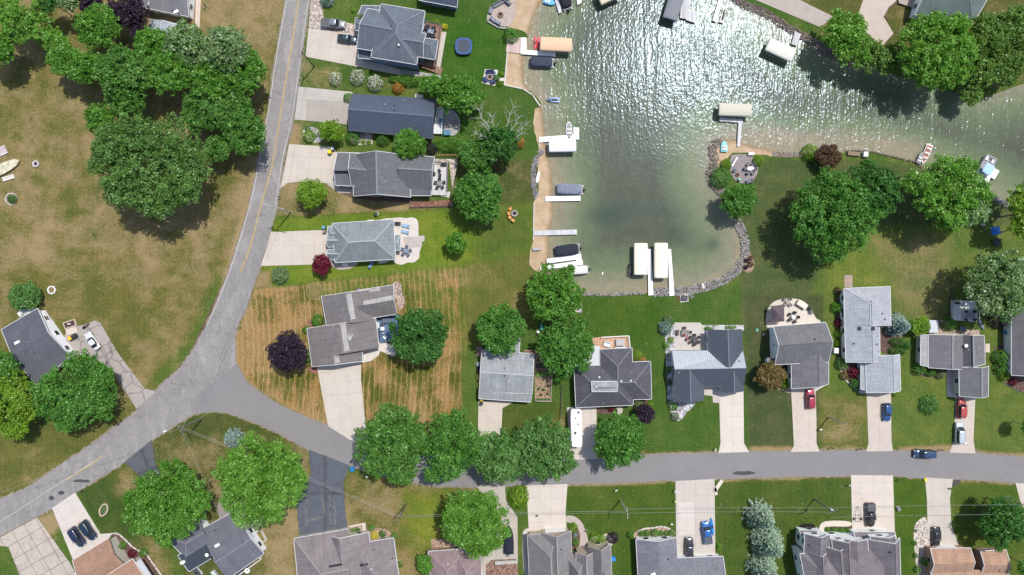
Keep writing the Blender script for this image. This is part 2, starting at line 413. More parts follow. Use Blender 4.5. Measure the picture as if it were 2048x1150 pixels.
reg([(74,1035),(104,1018),(150,1110),(120,1110)], MID, .3, f=1); reg([(74,1035),(104,1018),(120,1050),(95,1070)], OLV, .85, f=2)
reg([(-300,1080),(17,1095),(47,1150),(60,1500),(-300,1500)], MID, .2, f=1)
reg([(686,945),(745,947),(862,972),(956,975),(900,1100),(850,1150),(840,1500),(700,1500),(690,1060)], OLV, .50, f=1.5)
reg([(810,985),(900,985),(890,1080),(840,1110),(810,1060)], (.10,.15,.018), .2, f=6)
reg([(1035,1030),(1060,1030),(1060,1066),(1040,1500),(1030,1500)], MID, .2, f=1)
reg([(1131,969),(1326,961),(1351,966),(1357,1080),(1270,1150),(1225,1500),(1210,1080),(1131,1025)], (.042,.085,.012), .12, f=1)
reg([(1426,960),(1702,952),(1705,1050),(1600,1060),(1580,1500),(1440,1500),(1431,1111)], (.044,.082,.014), .10, f=1)
reg([(1786,952),(1852,957),(1856,1035),(1830,1070),(1830,1500),(1800,1500)], (.040,.088,.010), .08, f=1)
reg([(1904,959),(2033,966),(2048,1020),(2048,1150),(2012,1500),(1990,1100),(1919,1092),(1900,1000)], (.055,.095,.014), .14, f=1)
# verges dry out along the kerbless road edges
for e in ([(1200,910),(1560,898),(1560,906),(1200,918)],[(1640,895),(1730,893),(1730,902),(1640,902)],[(1134,966),(1250,962),(1330,960),(1330,966),(1134,972)],[(1140,905),(1290,902),(1290,911),(1140,918)],
          [(1500,893),(1584,893),(1584,903),(1500,903)],[(1795,892),(1900,892),(1900,903),(1795,903)],[(1950,898),(2048,908),(2048,916),(1950,908)],[(1440,958),(1700,951),(1700,956),(1440,962)],[(1905,958),(2030,964),(2030,971),(1905,964)],
          [(470,660),(482,660),(486,740),(520,780),(655,846),(655,856),(500,776),(468,727)],[(520,300),(528,300),(518,360),(455,565),(445,565)]):
    reg(e, OLV, .9, f=1.2)
for s_ in ([(1028,0),(1040,-120),(1120,-120),(1082,0),(1072,40),(1060,75),(1048,62),(1015,54),(1022,30)],
           [(1013,107),(1050,107),(1050,170),(1062,182),(1009,171)],
           [(1071,215),(1092,215),(1094,270),(1102,320),(1110,370),(1110,436),(1104,470),(1101,500),(1100,530),(1085,548),(1068,540),(1058,528),(1060,505),(1067,480),(1067,405),(1073,395),(1078,380),(1075,330),(1079,300),(1071,270),(1066,245)],
           [(1420,285),(1445,276),(1475,276),(1530,293),(1562,303),(1545,311),(1500,305),(1465,305),(1440,335),(1420,325)],
           [(1500,306),(1605,304),(1605,314),(1560,314)]):
    reg(s_, sand=1, f=.5)
SAND = np.maximum(SAND, np.clip((d+.35)/.4, 0, 1))
def grass_mat():
    t = NT('grass_ground', Roughness=.95); t.b.inputs['Specular IOR Level'].default_value = .12
    o = t.world()
    A = lambda n, out='Fac': t.new('ShaderNodeAttribute', attribute_name=n).outputs[out]
    g = A('gcol', 'Color'); dry = A('dry'); st = A('stripe'); sand = A('sand')
    x, y, z = t.sep(o)
    nb = t.noise(o, .055, 6, .62); nm = t.noise(o, .45, 5, .7); nf = t.noise(o, 2.2, 4, .7); nn = t.noise(o, 6.0, 3, .75)
    # green variation
    gg = t.mix(t.ramp(nf, [(.3, 0.), (.72, 1.)]), t.mix(1.0, g, (.66, .68, .62), 'MULTIPLY'), t.mix(1.0, g, (1.32, 1.26, 1.25), 'MULTIPLY'))
    gg = t.mix(t.ramp(nb, [(.35, 0.), (.65, 1.)]), gg, t.mix(1.0, gg, (1.28, 1.1, 1.1), 'MULTIPLY'))
    gg = t.mix(1.0, gg, t.ramp(nn, [(.3, .74), (.7, 1.22)]), 'MULTIPLY')
    gg = t.mix(t.ramp(t.noise(o, .22, 5, .65, .5), [(.42, 0.), (.66, .8)]), gg, t.mix(1.0, gg, (1.55, 1.22, 1.5), 'MULTIPLY'))
    gg = t.mix(t.ramp(t.noise(t.scl(o, 1, 1, 1, .5), .55, 4, .65, .3), [(.52, 0.), (.7, .55)]), gg, t.mix(1.0, gg, (.72, .78, .8), 'MULTIPLY'))
    # mowing bands, faint everywhere
    mow = t.math('SINE', t.math('MULTIPLY', t.math('ADD', x, t.math('MULTIPLY', nm, .9)), 5.2))
    gg = t.mix(1.0, gg, t.ramp(t.math('MULTIPLY_ADD', mow, .5, .5), [(0, .97), (1, 1.03)]), 'MULTIPLY')
    # straw
    straw = t.mix(st, t.mix(t.ramp(nf, [(.3, 0.), (.7, 1.)]), (.165, .122, .056), (.315, .238, .120)), t.mix(t.ramp(nf, [(.3, 0.), (.7, 1.)]), (.175, .098, .030), (.37, .220, .080)))
    straw = t.mix(t.ramp(nb, [(.4, 0.), (.62, .6)]), straw, (.260, .190, .100))
    ext = t.mix(1.0, straw, t.ramp(nn, [(.3, .78), (.7, 1.25)]), 'MULTIPLY')
    # dry patches: blend of noises around the dryness value
    nq = t.noise(o, .17, 5, .62, .4)
    pat = t.math('ADD', t.math('MULTIPLY', t.math('SUBTRACT', t.math('ADD', nb, nq), 1.0), 1.1), t.math('ADD', t.math('MULTIPLY', nm, .50), t.math('MULTIPLY', nf, .40)))
    ww = t.new('ShaderNodeTexNoise', noise_dimensions='2D'); ww.inputs['Scale'].default_value = 1; ww.inputs['Detail'].default_value = 3
    t.l.new(t.scl(o, .95, .055, 1), ww.inputs['Vector'])
    cur = t.math('ADD', x, t.math('MULTIPLY', t.math('SINE', t.math('MULTIPLY', y, .11)), .8))
    nb2 = t.noise(o, .16, 4, .6, .6)
    s1 = t.math('SINE', t.math('MULTIPLY', t.math('ADD', cur, t.math('MULTIPLY', nm, .5)), 5.6))
    rows = t.math('ADD', t.math('MULTIPLY', t.math('SUBTRACT', nb2, .53), 1.5), t.math('MULTIPLY', t.math('SUBTRACT', ww.outputs[0], .5), .9))
    k = t.math('ADD', t.math('SUBTRACT', dry, t.math('SUBTRACT', 1.0, pat)), t.math('MULTIPLY', rows, st))
    k = t.math('MULTIPLY_ADD', k, 2.3, .5, clamp=True)
    k = t.math('MULTIPLY', k, t.ramp(dry, [(0, .25), (.2, .7), (.5, 1.)]))
    col = t.mix(k, gg, ext)
    # thin combed rows of pale clippings on the unwatered lot
    cx_ = t.math('ADD', cur, t.math('ADD', t.math('MULTIPLY', nm, 1.3), t.math('MULTIPLY', ww.outputs[0], .7)))
    fr = t.math('FRACT', t.math('MULTIPLY', cx_, .80)); ln = t.ramp(fr, [(.0, 0.), (.34, 0.), (.5, 1.), (.66, 0.), (1, 0.)])
    pale = t.math('MULTIPLY', t.math('MULTIPLY', ln, st), t.ramp(t.math('ADD', nb, t.math('MULTIPLY', nf, .5)), [(.55, .05), (.85, .75)]))
    col = t.mix(pale, col, (.42, .30, .14))
    f2 = t.math('FRACT', t.math('MULTIPLY', cx_, 2.1)); l2 = t.ramp(f2, [(0, 0.), (.3, .38), (.55, 0.), (1, 0.)])
    col = t.mix(t.math('MULTIPLY', t.math('MULTIPLY', l2, st), t.ramp(nm, [(.4, .3), (.65, 1.)])), col, (.050, .048, .010))
    sn = t.mix(t.ramp(nm, [(.35, 0.), (.7, 1.)]), (.36, .25, .155), (.50, .38, .26))
    wet = t.ramp(z, [(0, 1.), (1, 1.)])
    sn = t.mix(t.math('MULTIPLY', t.math('ABSOLUTE', z), 3.4, clamp=True), sn, (.20, .14, .075))
    col = t.mix(t.math('GREATER_THAN', t.math('ADD', sand, t.math('MULTIPLY', t.math('SUBTRACT', nf, .5), .5)), .5), col, sn)
    t.col(col)
    t.bump(t.math('ADD', nn, nf), .35, .06)
    return t.m
gm = grass_mat()
ground = grid_obj('ground', gx, gy, GZ, gm, attrs={'gcol': G, 'dry': DRY, 'stripe': STR, 'sand': SAND})
tag(ground, kind='structure')
# the lake
def water_mat():
    t = NT('lake_water', Roughness=.185, IOR=1.33); t.b.inputs['Specular IOR Level'].default_value = .30; t.b.inputs['Specular Tint'].default_value = (.68, .84, 1.0, 1)  # blue specular tint imitates sky reflection in the glints
    o = t.world(); dep = t.new('ShaderNodeAttribute', attribute_name='depth').outputs['Fac']; dk = t.new('ShaderNodeAttribute', attribute_name='weed').outputs['Fac']
    nb = t.noise(o, .07, 5, .6); nm = t.noise(o, .5, 5, .7)
    dd = t.math('ADD', dep, t.math('MULTIPLY', t.math('SUBTRACT', nb, .5), .35))
    col = t.ramp(dd, [(0.0, (.235, .205, .135)), (.10, (.190, .190, .128)), (.25, (.172, .182, .112)), (.5, (.126, .158, .086)), (1.0, (.074, .084, .058))])  # deep end greyed: reflected sky is put into the base colour
    col = t.mix(1.0, col, t.ramp(nm, [(.3, .86), (.7, 1.12)]), 'MULTIPLY')
    col = t.mix(dk, col, (.045, .068, .048)); t.col(col)
    # ripples: short chop plus crests that run north-south in the breeze
    dn = t.noise(o, .12, 2)
    w1 = t.noise(t.scl(o, 1.0, .75, 1, .2), 2.1, 1, .5, .2)
    w2 = t.noise(t.scl(o, 1.0, .20, 1, .12), 1.9, 1, .5, .4)
    w3 = t.noise(t.scl(o, 1, .8, 1), 4.2, 1, .5)
    east = t.math('MULTIPLY_ADD', t.sep(o)[0], .018, -.45, clamp=True)
    w4 = t.noise(t.scl(o, 1.0, .10, 1, .12), .62, 2, .5, .6)
    gust = t.ramp(t.noise(o, .10, 3, .6), [(.35, .55), (.65, 1.3)])
    h = t.math('ADD', t.math('MULTIPLY', w4, t.math('MULTIPLY_ADD', east, 2.4, 1.0)), t.math('ADD', t.math('MULTIPLY', w1, gust), t.math('MULTIPLY', w2, t.math('MULTIPLY_ADD', east, 1.2, .4))), t.math('MULTIPLY', w3, .06))
    calm = t.new('ShaderNodeAttribute', attribute_name='calm').outputs['Fac']
    b = t.bump(t.math('MULTIPLY', h, calm), 1.0, .056)
    return t.m
wx = np.arange(0, 190, 1.0); wy = np.arange(-4, 110, 1.0); WX, WY = np.meshgrid(wx, wy); wd = sdist(LP, WX, WY)
dep = np.clip(wd/13.0, 0, 1)
pw = lambda x, y: P(x, y)
def blob(x, y, rx, ry, k):
    c = P(x, y); return k*np.exp(-(((WX-c.x)/(rx/S))**2+((WY-c.y)/(ry/S))**2))
weed = blob(1205,430,38,22,.75)+blob(1240,425,25,30,.35)+blob(1345,470,30,22,.35)+blob(1425,488,14,14,.75)+blob(1318,420,50,15,.3)+blob(1120,425,8,20,.2)
shal = blob(1250,570,150,18,.35)+blob(1700,290,190,22,.9)+blob(1065,130,28,60,.6)+blob(1450,500,60,70,.25)+blob(1120,400,30,100,.25)+blob(1560,270,70,22,.7)
dep = np.clip(dep-shal*.55+blob(1800,180,130,40,.5)+blob(1950,240,100,50,.3), 0, 1)  # north-east shore: deep water and shadow both put into the tint
cc = P(1300, 500); calmv = .34+.66*np.clip((np.hypot((WX-cc.x), (WY-cc.y)*1.0)-15)/22, 0, 1)
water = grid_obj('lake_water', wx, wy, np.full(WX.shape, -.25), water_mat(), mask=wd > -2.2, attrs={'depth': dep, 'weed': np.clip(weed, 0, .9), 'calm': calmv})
tag(water, kind='structure')
# sheets laid on the ground
_oc = [0]
def sheet(name, pts, z, mat, ang=0, kind='structure', label=None, cat=None, thick=None, group=None):
    _oc[0] += 1; zz = z+(_oc[0] % 7)*.0011
    wp = [P(x, y, zz) for x, y in pts]; c = sum(wp, Vector())/len(wp); a = R_(ang); co, si = math.cos(-a), math.sin(-a)
    lp = [((v.x-c.x)*co-(v.y-c.y)*si, (v.x-c.x)*si+(v.y-c.y)*co) for v in wp]
    mb = MB().prism(lp, -(thick if thick else zz+.06), 0)
    o = mb.build(name, mat); o.location = (c.x, c.y, zz); o.rotation_euler = (0, 0, a)
    return tag(o, label, cat, group, kind)
def smooth(pts, it=2, closed=True):
    for _ in range(it):
        q = []; n = len(pts)
        for i in range(n if closed else n-1):
            a, b = pts[i], pts[(i+1) % n]
            q += [(a[0]*.75+b[0]*.25, a[1]*.75+b[1]*.25), (a[0]*.25+b[0]*.75, a[1]*.25+b[1]*.75)]
        if not closed: q = [pts[0]]+q+[pts[-1]]
        pts = q
    return pts
def jit(pts, amp, step=6, seed=1):                       # ragged edges for asphalt
    rnd = random.Random(seed); out = []; n = len(pts)
    for i in range(n):
        a, b = pts[i], pts[(i+1) % n]; L = math.hypot(b[0]-a[0], b[1]-a[1]); m = max(1, int(L/step))
        for k in range(m):
            t = k/m; out.append((a[0]+(b[0]-a[0])*t+rnd.uniform(-amp, amp), a[1]+(b[1]-a[1])*t+rnd.uniform(-amp, amp)))
    return out
def strip(name, line, width, z, mat, label=None, cat=None, gaps=None, kind='structure'):
    mb = MB(); w_ = [P(x, y, z) for x, y in line]
    n = len(w_); L = []; Rr = []
    for i in range(n):
        d_ = (w_[min(i+1, n-1)]-w_[max(i-1, 0)]).normalized(); nn = Vector((-d_.y, d_.x, 0))*width/2
        L.append(w_[i]+nn); Rr.append(w_[i]-nn)
    for i in range(n-1):
        if gaps and (i % gaps[0]) >= gaps[1]: continue
        mb.add([Rr[i], Rr[i+1], L[i+1], L[i]], [(0, 1, 2, 3)])
    return tag(mb.build(name, mat), label, cat, kind=kind)
def roadm(c, age):
    t = NT('asphalt', Roughness=.9); o = t.world()
    n = t.noise(o, 5, 5, .75); b = t.noise(o, .16, 5, .65); m = t.noise(o, .9, 5, .7)
    col = t.mix(t.ramp(n, [(.3, 0.), (.7, 1.)]), mul(c, .86), mul(c, 1.14))
    col = t.mix(t.ramp(b, [(.4, 0.), (.65, .55*age+.15)]), col, mul(c, 1.28))
    col = t.mix(t.ramp(m, [(.55, 0.), (.8, .35)]), col, mul(c, .6))
    if age > .5:
        al = t.noise(t.scl(o, .5, .14, 1, -.5), 1.2, 5, .7, .6)
        col = t.mix(t.ramp(al, [(.5, 0.), (.66, .6)]), col, mul(c, 1.55))
        col = t.mix(t.ramp(t.noise(o, .7, 5, .75, 1.2), [(.56, 0.), (.64, .5), (.7, .0)]), col, mul(c, .55))
        for sc, wd_, k in ((.22, .008, .42), (.6, .012, .16)):
            v = t.new('ShaderNodeTexVoronoi', feature='DISTANCE_TO_EDGE'); v.inputs['Scale'].default_value = sc
            ds = t.new('ShaderNodeMix', data_type='RGBA', blend_type='ADD'); ds.inputs[0].default_value = 2.2
            nn = t.new('ShaderNodeTexNoise'); nn.inputs['Scale'].default_value = .8; nn.inputs['Detail'].default_value = 5; t.l.new(o, nn.inputs['Vector'])
            t.l.new(o, ds.inputs[6]); t.l.new(nn.outputs[1], ds.inputs[7]); t.l.new(ds.outputs[2], v.inputs['Vector'])
            col = t.mix(t.ramp(v.outputs[0], [(0, k), (wd_, k*.5), (wd_*2, 0.)]), col, mul(c, .35) if sc < .5 else mul(c, 1.6))
    t.col(col); t.bump(n, .2, .02); return t.m
asph_old = roadm((.206, .194, .188), 1.0); asph_new = roadm((.190, .181, .178), .3); verge = plain((.21, .165, .115), .95, var=.45, sc=1.6)
ML = [(640,-500),(606,-200),(571,0),(556,83),(547,139),(536,217),(528,260),(520,297),(512,344),(498,411),(481,469),(456,547),(434,602),(412,652),(390,694),(362,733),(342,752),(309,783),(267,827),(223,858),(195,880),(167,900),(111,936),(56,975),(0,997),(-300,1130)]
MR = [(-300,1230),(0,1072),(75,1033),(106,1016),(153,983),(195,958),(237,933),(250,922),(303,881),(334,861),(381,832),(420,800),(450,765),(472,727),(470,677),(473,657),(498,602),(509,563),(522,530),(539,469),(553,419),(560,372),(567,320),(581,264),(592,209),(600,139),(611,56),(620,0),(655,-200),(690,-500)]
sheet('gravel_verge', jit([(x-2.2, y-1.5) for x, y in ML]+[(x+2.2, y+1.5) for x, y in MR], 2.2, 5, 8), .012, verge)
sheet('road', jit(ML+MR, .9, 7, 3), .022, asph_old)
SN = [(420,770),(473,727),(495,766),(529,791),(560,810),(578,819),(656,852),(700,872),(745,893),(850,912),(960,918),(1060,919),(1147,918),(1192,916),(1287,909),(1431,905),(1488,903),(1560,902),(1733,900),(1900,903),(1950,905),(1989,909),(2048,914),(2500,960)]
SS = [(2500,1020),(2048,968),(2017,964),(1933,959),(1850,957),(1786,952),(1700,952),(1571,954),(1431,958),(1351,962),(1326,961),(1250,965),(1131,969),(1000,973),(956,975),(862,972),(806,961),(745,947),(700,931),(656,913),(617,900),(556,866),(500,841),(484,835),(445,824),(412,823),(385,830),(380,800)]
sheet('gravel_verge', jit([(x, y-1.8) for x, y in SN]+[(x-2, y+2.2) for x, y in SS], 1.8, 5, 9), .008, verge)
sheet('road', jit(SN+SS, .5, 8, 4), .036, asph_new)
yel = plain((.42, .30, .10), .8, var=.3, sc=2); wht = plain((.42, .41, .39), .8, var=.25, sc=1.2)
cl = smooth([(640,-300),(597,0),(586,75),(575,139),(556,259),(547,322),(535,366),(523,405),(501,494),(481,544)], 2, False)
for k in (-1.1, 1.1): strip('road_marking', [(x+k, y) for x, y in cl], .13, .034, yel)
strip('road_marking', smooth([(573,0),(558,83),(549,139),(538,217),(530,260),(522,297),(515,344),(500,411),(483,469),(458,547),(436,602),(414,652)], 2, False), .16, .034, wht)
strip('road_marking', smooth([(617,0),(608,56),(597,139),(589,209),(578,264),(564,320),(557,372),(550,419)], 2, False), .12, .034, wht)
strip('road_marking', smooth([(205,912),(150,947),(90,985),(22,1030),(0,1042)], 1, False), .12, .034, wht)
for k in (0, 2.2): strip('road_marking', [(203+k,913),(150+k,949),(131+k,960)], .11, .0345, yel)
# patched spots and tar blotches in the asphalt
tar = plain((.055, .055, .058), .8, var=.25, sc=2)
for i, (x, y, rx, ry) in enumerate([(1488,946,23,4),(1401,963,12,3.5),(103,996,6,4),(122,986,7,4),(1068,994,7,4),(163,962,18,3)]):
    pts = jit([(x+rx*math.cos(t_), y+ry*math.sin(t_)) for t_ in np.linspace(0, 2*math.pi, 14, endpoint=False)], .8, 4, i)
    sheet('tar_patch', pts, .043, tar)
CON = (.50, .440, .380)
con = lambda c=CON, j=2.8, st=.3: concrete(c, j, stain=st)
DR = [([(617,56),(695,66),(716,68),(722,118),(800,138),(800,150),(611,113)], con(), -8),
      ([(597,173),(705,184),(705,250),(680,247),(589,239)], con((.42,.385,.345)), -7),
      ([(578,288),(667,294),(674,306),(674,368),(600,363),(575,366),(560,377)], con(), -3),
      ([(542,464),(648,460),(656,466),(658,528),(522,532)], con((.50,.44,.375)), 2),
      ([(634,734),(722,722),(722,760),(729,830),(739,897),(700,880),(656,852)], con((.50,.445,.385)), 7),
      ([(957,802),(1026,800),(1026,805),(1005,816),(1003,860),(1003,918),(955,918)], con(), 0),
      ([(1134,815),(1193,812),(1194,918),(1140,920),(1138,900)], con((.50,.445,.39)), 1),
      ([(1438,780),(1487,778),(1488,886),(1498,904),(1437,906),(1441,886)], con((.56,.50,.44)), 0),
      ([(1582,775),(1649,772),(1631,783),(1633,838),(1633,886),(1639,903),(1581,904),(1588,891)], con((.50,.43,.365)), 0),
      ([(1733,782),(1782,782),(1783,880),(1786,902),(1732,903),(1737,887)], con((.48,.415,.355)), 0),
      ([(1911,790),(1951,790),(1947,880),(1951,907),(1899,905),(1908,880)], con((.48,.415,.355)), 0),
      ([(104,1016),(150,985),(201,1068),(225,1066),(215,1082),(160,1125),(145,1118)], con((.52,.47,.42)), 30),
      ([(955,973),(1010,972),(1012,1000),(1035,1035),(1036,1160),(962,1160),(965,1115),(1000,1090),(975,1020)], con((.40,.36,.31)), 0),
      ([(1053,971),(1135,968),(1131,1025),(1134,1068),(1058,1070)], con((.53,.47,.41)), 0),
      ([(1351,962),(1429,958),(1431,1118),(1353,1118)], con((.47,.42,.37)), 0),
      ([(1702,950),(1786,951),(1790,1072),(1705,1075)], con((.53,.465,.40)), 0),
      ([(1850,955),(1906,958),(1900,997),(1903,1053),(1919,1092),(1921,1098),(1856,1098),(1854,1000)], con((.47,.42,.365)), 0),
      ([(2031,966),(2100,970),(2100,1060),(2048,1020),(2040,1000)], con(), 0),
      ([(1727,-60),(1794,-60),(1794,0),(1778,15),(1768,34),(1787,67),(1766,90),(1733,67),(1716,31),(1726,0)], con((.46,.39,.33)), 20),
      ([(1420,-60),(1600,-60),(1600,0),(1668,34),(1640,54),(1512,0)], con((.38,.33,.29)), -25),
      ([(393,-50),(404,-50),(399,55),(390,55)], con((.55,.45,.38)), 0)]
for i, (p_, m_, a_) in enumerate(DR): sheet('driveway', p_, .046 if i not in (4,) else .05, m_, a_)
sheet('driveway', [(0,1075),(74,1035),(139,1125),(164,1170),(47,1170),(17,1094),(-10,1090),(-40,1090)], .05, concrete((.43,.37,.32), 3.2, crack=.25, jd=.3, jw=.02), 30)
sheet('driveway', [(189,641),(200,645),(235,705),(289,777),(311,783),(273,818),(231,755),(195,719),(150,708),(128,675),(135,655),(167,650)], .05, concrete((.33,.295,.27), 30, crack=.6), 30)
sheet('driveway', jit([(248,925),(303,880),(311,930),(340,975),(330,1000),(300,985),(278,950)], .5, 6), .05, concrete((.085,.09,.104), 40, crack=.3), 20)
sheet('driveway', [(617,899),(700,931),(687,962),(689,1010),(696,1066),(600,1080),(592,997),(622,950)], .05, concrete((.085,.096,.118), 40, var=.3, crack=.28, stain=.4), 0)
tanline = plain((.20,.19,.16), .9, var=.3)
for l_ in ([(640,985),(648,1000),(650,1030)],[(660,990),(661,1060)],[(610,1010),(616,1040),(612,1055)],[(612,1042),(640,1034),(648,1036)],[(655,960),(643,978)],[(668,1000),(672,1030),(670,1055)],[(612,992),(616,1012)]):
    strip('crack_filler', jit(l_, .8, 5)[:-1], .09, .062, tanline)
sheet('driveway', [(613,198),(684,202),(705,192),(706,250),(612,241)], .062, con((.345,.31,.275)), -7)
sheet('driveway', [(1356,1004),(1387,1004),(1390,1070),(1358,1070)], .062, con((.54,.48,.43)), 0)
# walks and patios
W_ = con((.50,.45,.395), 1.5)
PAV = pavers((.42,.36,.33),(.32,.27,.25)); PAVG = pavers((.40,.385,.37),(.31,.30,.29)); STONE = pavers((.50,.44,.39),(.38,.33,.30), .9, .7)
PT = [('walkway',[(717,727),(742,722),(757,711),(761,702),(786,713),(796,706),(797,690),(756,684),(742,690),(700,705),(700,735)],con((.56,.51,.45),2.2),8,.058),
      ('walkway',[(800,138),(880,150),(884,156),(800,150)],PAVG,0,.058),
      ('walkway',[(866,62),(893,64),(880,140),(860,138)],con((.46,.42,.37),2),10,.02),
      ('patio',smooth([(875,212),(895,215),(912,224),(920,238),(921,255),(912,270),(900,272),(885,262),(878,240)],2),PAVG,0,.05),
      ('patio',smooth([(975,28),(985,12),(1008,-8),(1030,-20),(1032,30),(1020,55),(995,50),(976,42)],2),pavers((.50,.42,.36),(.38,.32,.28)),20,.05),
      ('patio',smooth([(730,441),(745,438),(752,443),(765,437),(790,436),(800,434),(812,437),(822,434),(834,437),(837,448),(837,470),(838,480),(843,495),(838,505),(840,515),(828,526),(815,524),(805,530),(792,528),(786,520),(770,526),(755,528),(755,515),(700,470)],2),con((.56,.50,.45),1.2),0,.04),
      ('walkway',[(806,474),(849,471),(849,482),(844,483),(844,494),(828,495),(810,496)],con((.42,.37,.34),.8),0,.06),
      ('walkway',smooth([(660,530),(675,540),(700,538),(715,530),(716,520),(660,518)],2),STONE,0,.05),
      ('walkway',[(653,368),(678,386),(706,386),(706,366),(672,364)],con((.40,.37,.33)),0,.05),
      ('patio',smooth([(1462,310),(1472,308),(1505,309),(1512,322),(1518,342),(1508,360),(1492,370),(1470,362),(1461,345),(1460,328)],2),pavers((.29,.25,.25),(.23,.20,.20),.6,.6),0,.05),
      ('patio',smooth([(1532,664),(1532,628),(1540,608),(1558,598),(1588,596),(1608,602),(1622,616),(1632,638),(1641,640),(1642,650),(1640,656),(1600,660)],2),con((.56,.50,.43),2.2),0,.04),
      ('patio',[(1350,645),(1400,645),(1408,655),(1412,700),(1350,702)],con((.47,.43,.39),1.2),0,.05),
      ('walkway',[(1407,773),(1438,770),(1438,806),(1426,805),(1425,792),(1408,790)],con((.48,.43,.38),1.4),0,.05),
      ('walkway',smooth([(1230,815),(1244,812),(1246,822),(1240,832),(1233,829),(1236,820)],1),STONE,0,.05),
      ('walkway',[(1717,724),(1733,724),(1733,788),(1718,786)],con((.46,.41,.37),1.6),0,.055),
      ('walkway',[(1894,740),(1918,740),(1911,795),(1894,793)],con((.52,.47,.43),2),0,.055),
      ('walkway',[(696,1052),(731,1045),(732,1062),(725,1066),(724,1050),(697,1056)],W_,8,.05),
      ('walkway',smooth([(1131,1030),(1150,1032),(1165,1045),(1171,1062),(1177,1080),(1178,1110),(1155,1110),(1160,1085),(1160,1065),(1152,1050),(1140,1045),(1131,1045)],2),pavers((.50,.42,.38),(.42,.35,.32)),0,.055),
      ('walkway',smooth([(1060,1055),(1046,1060),(1044,1080),(1048,1160),(1060,1160),(1060,1066)],1),con((.50,.46,.40)),0,.04),
      ('walkway',smooth([(1704,1042),(1660,1041),(1642,1045),(1637,1060),(1640,1075),(1648,1075),(1650,1058),(1658,1052),(1704,1054)],2),con((.54,.48,.41),1.6),0,.052),
      ('walkway',smooth([(1177,1082),(1180,1098),(1210,1098),(1228,1090),(1222,1070),(1212,1066),(1200,1073),(1186,1072)],2),con((.50,.45,.38)),0,.035),
      ('walkway',[(1689,550),(1705,550),(1705,574),(1689,574)],pavers((.42,.32,.27),(.33,.25,.21)),0,.05),
      ('patio',[(1898,658),(1959,660),(1960,672),(1898,672)],pavers((.44,.34,.26),(.36,.28,.22)),0,.05),
      ('patio',[(1858,640),(1900,640),(1900,672),(1858,670)],pavers((.46,.36,.27),(.36,.28,.22)),0,.04),
      ('patio',smooth([(1018,1118),(1036,1118),(1036,1160),(972,1160),(972,1120)],1),gravelm((.20,.12,.09),3),0,.052),
      ('walkway',[(445,985),(455,1010),(475,1018),(455,1030),(440,1040),(434,1015)],con((.25,.22,.21)),30,.05),
      ('walkway',[(125,680),(137,690),(152,708),(140,712),(118,672)],con((.30,.26,.22)),30,.045),
      ('walkway',[(225,1066),(228,1100),(250,1135),(258,1150),(270,1150),(225,1072)],con((.42,.36,.32)),30,.045)]
for n_, p_, m_, a_, z_ in PT: sheet(n_, p_, z_, m_, a_)
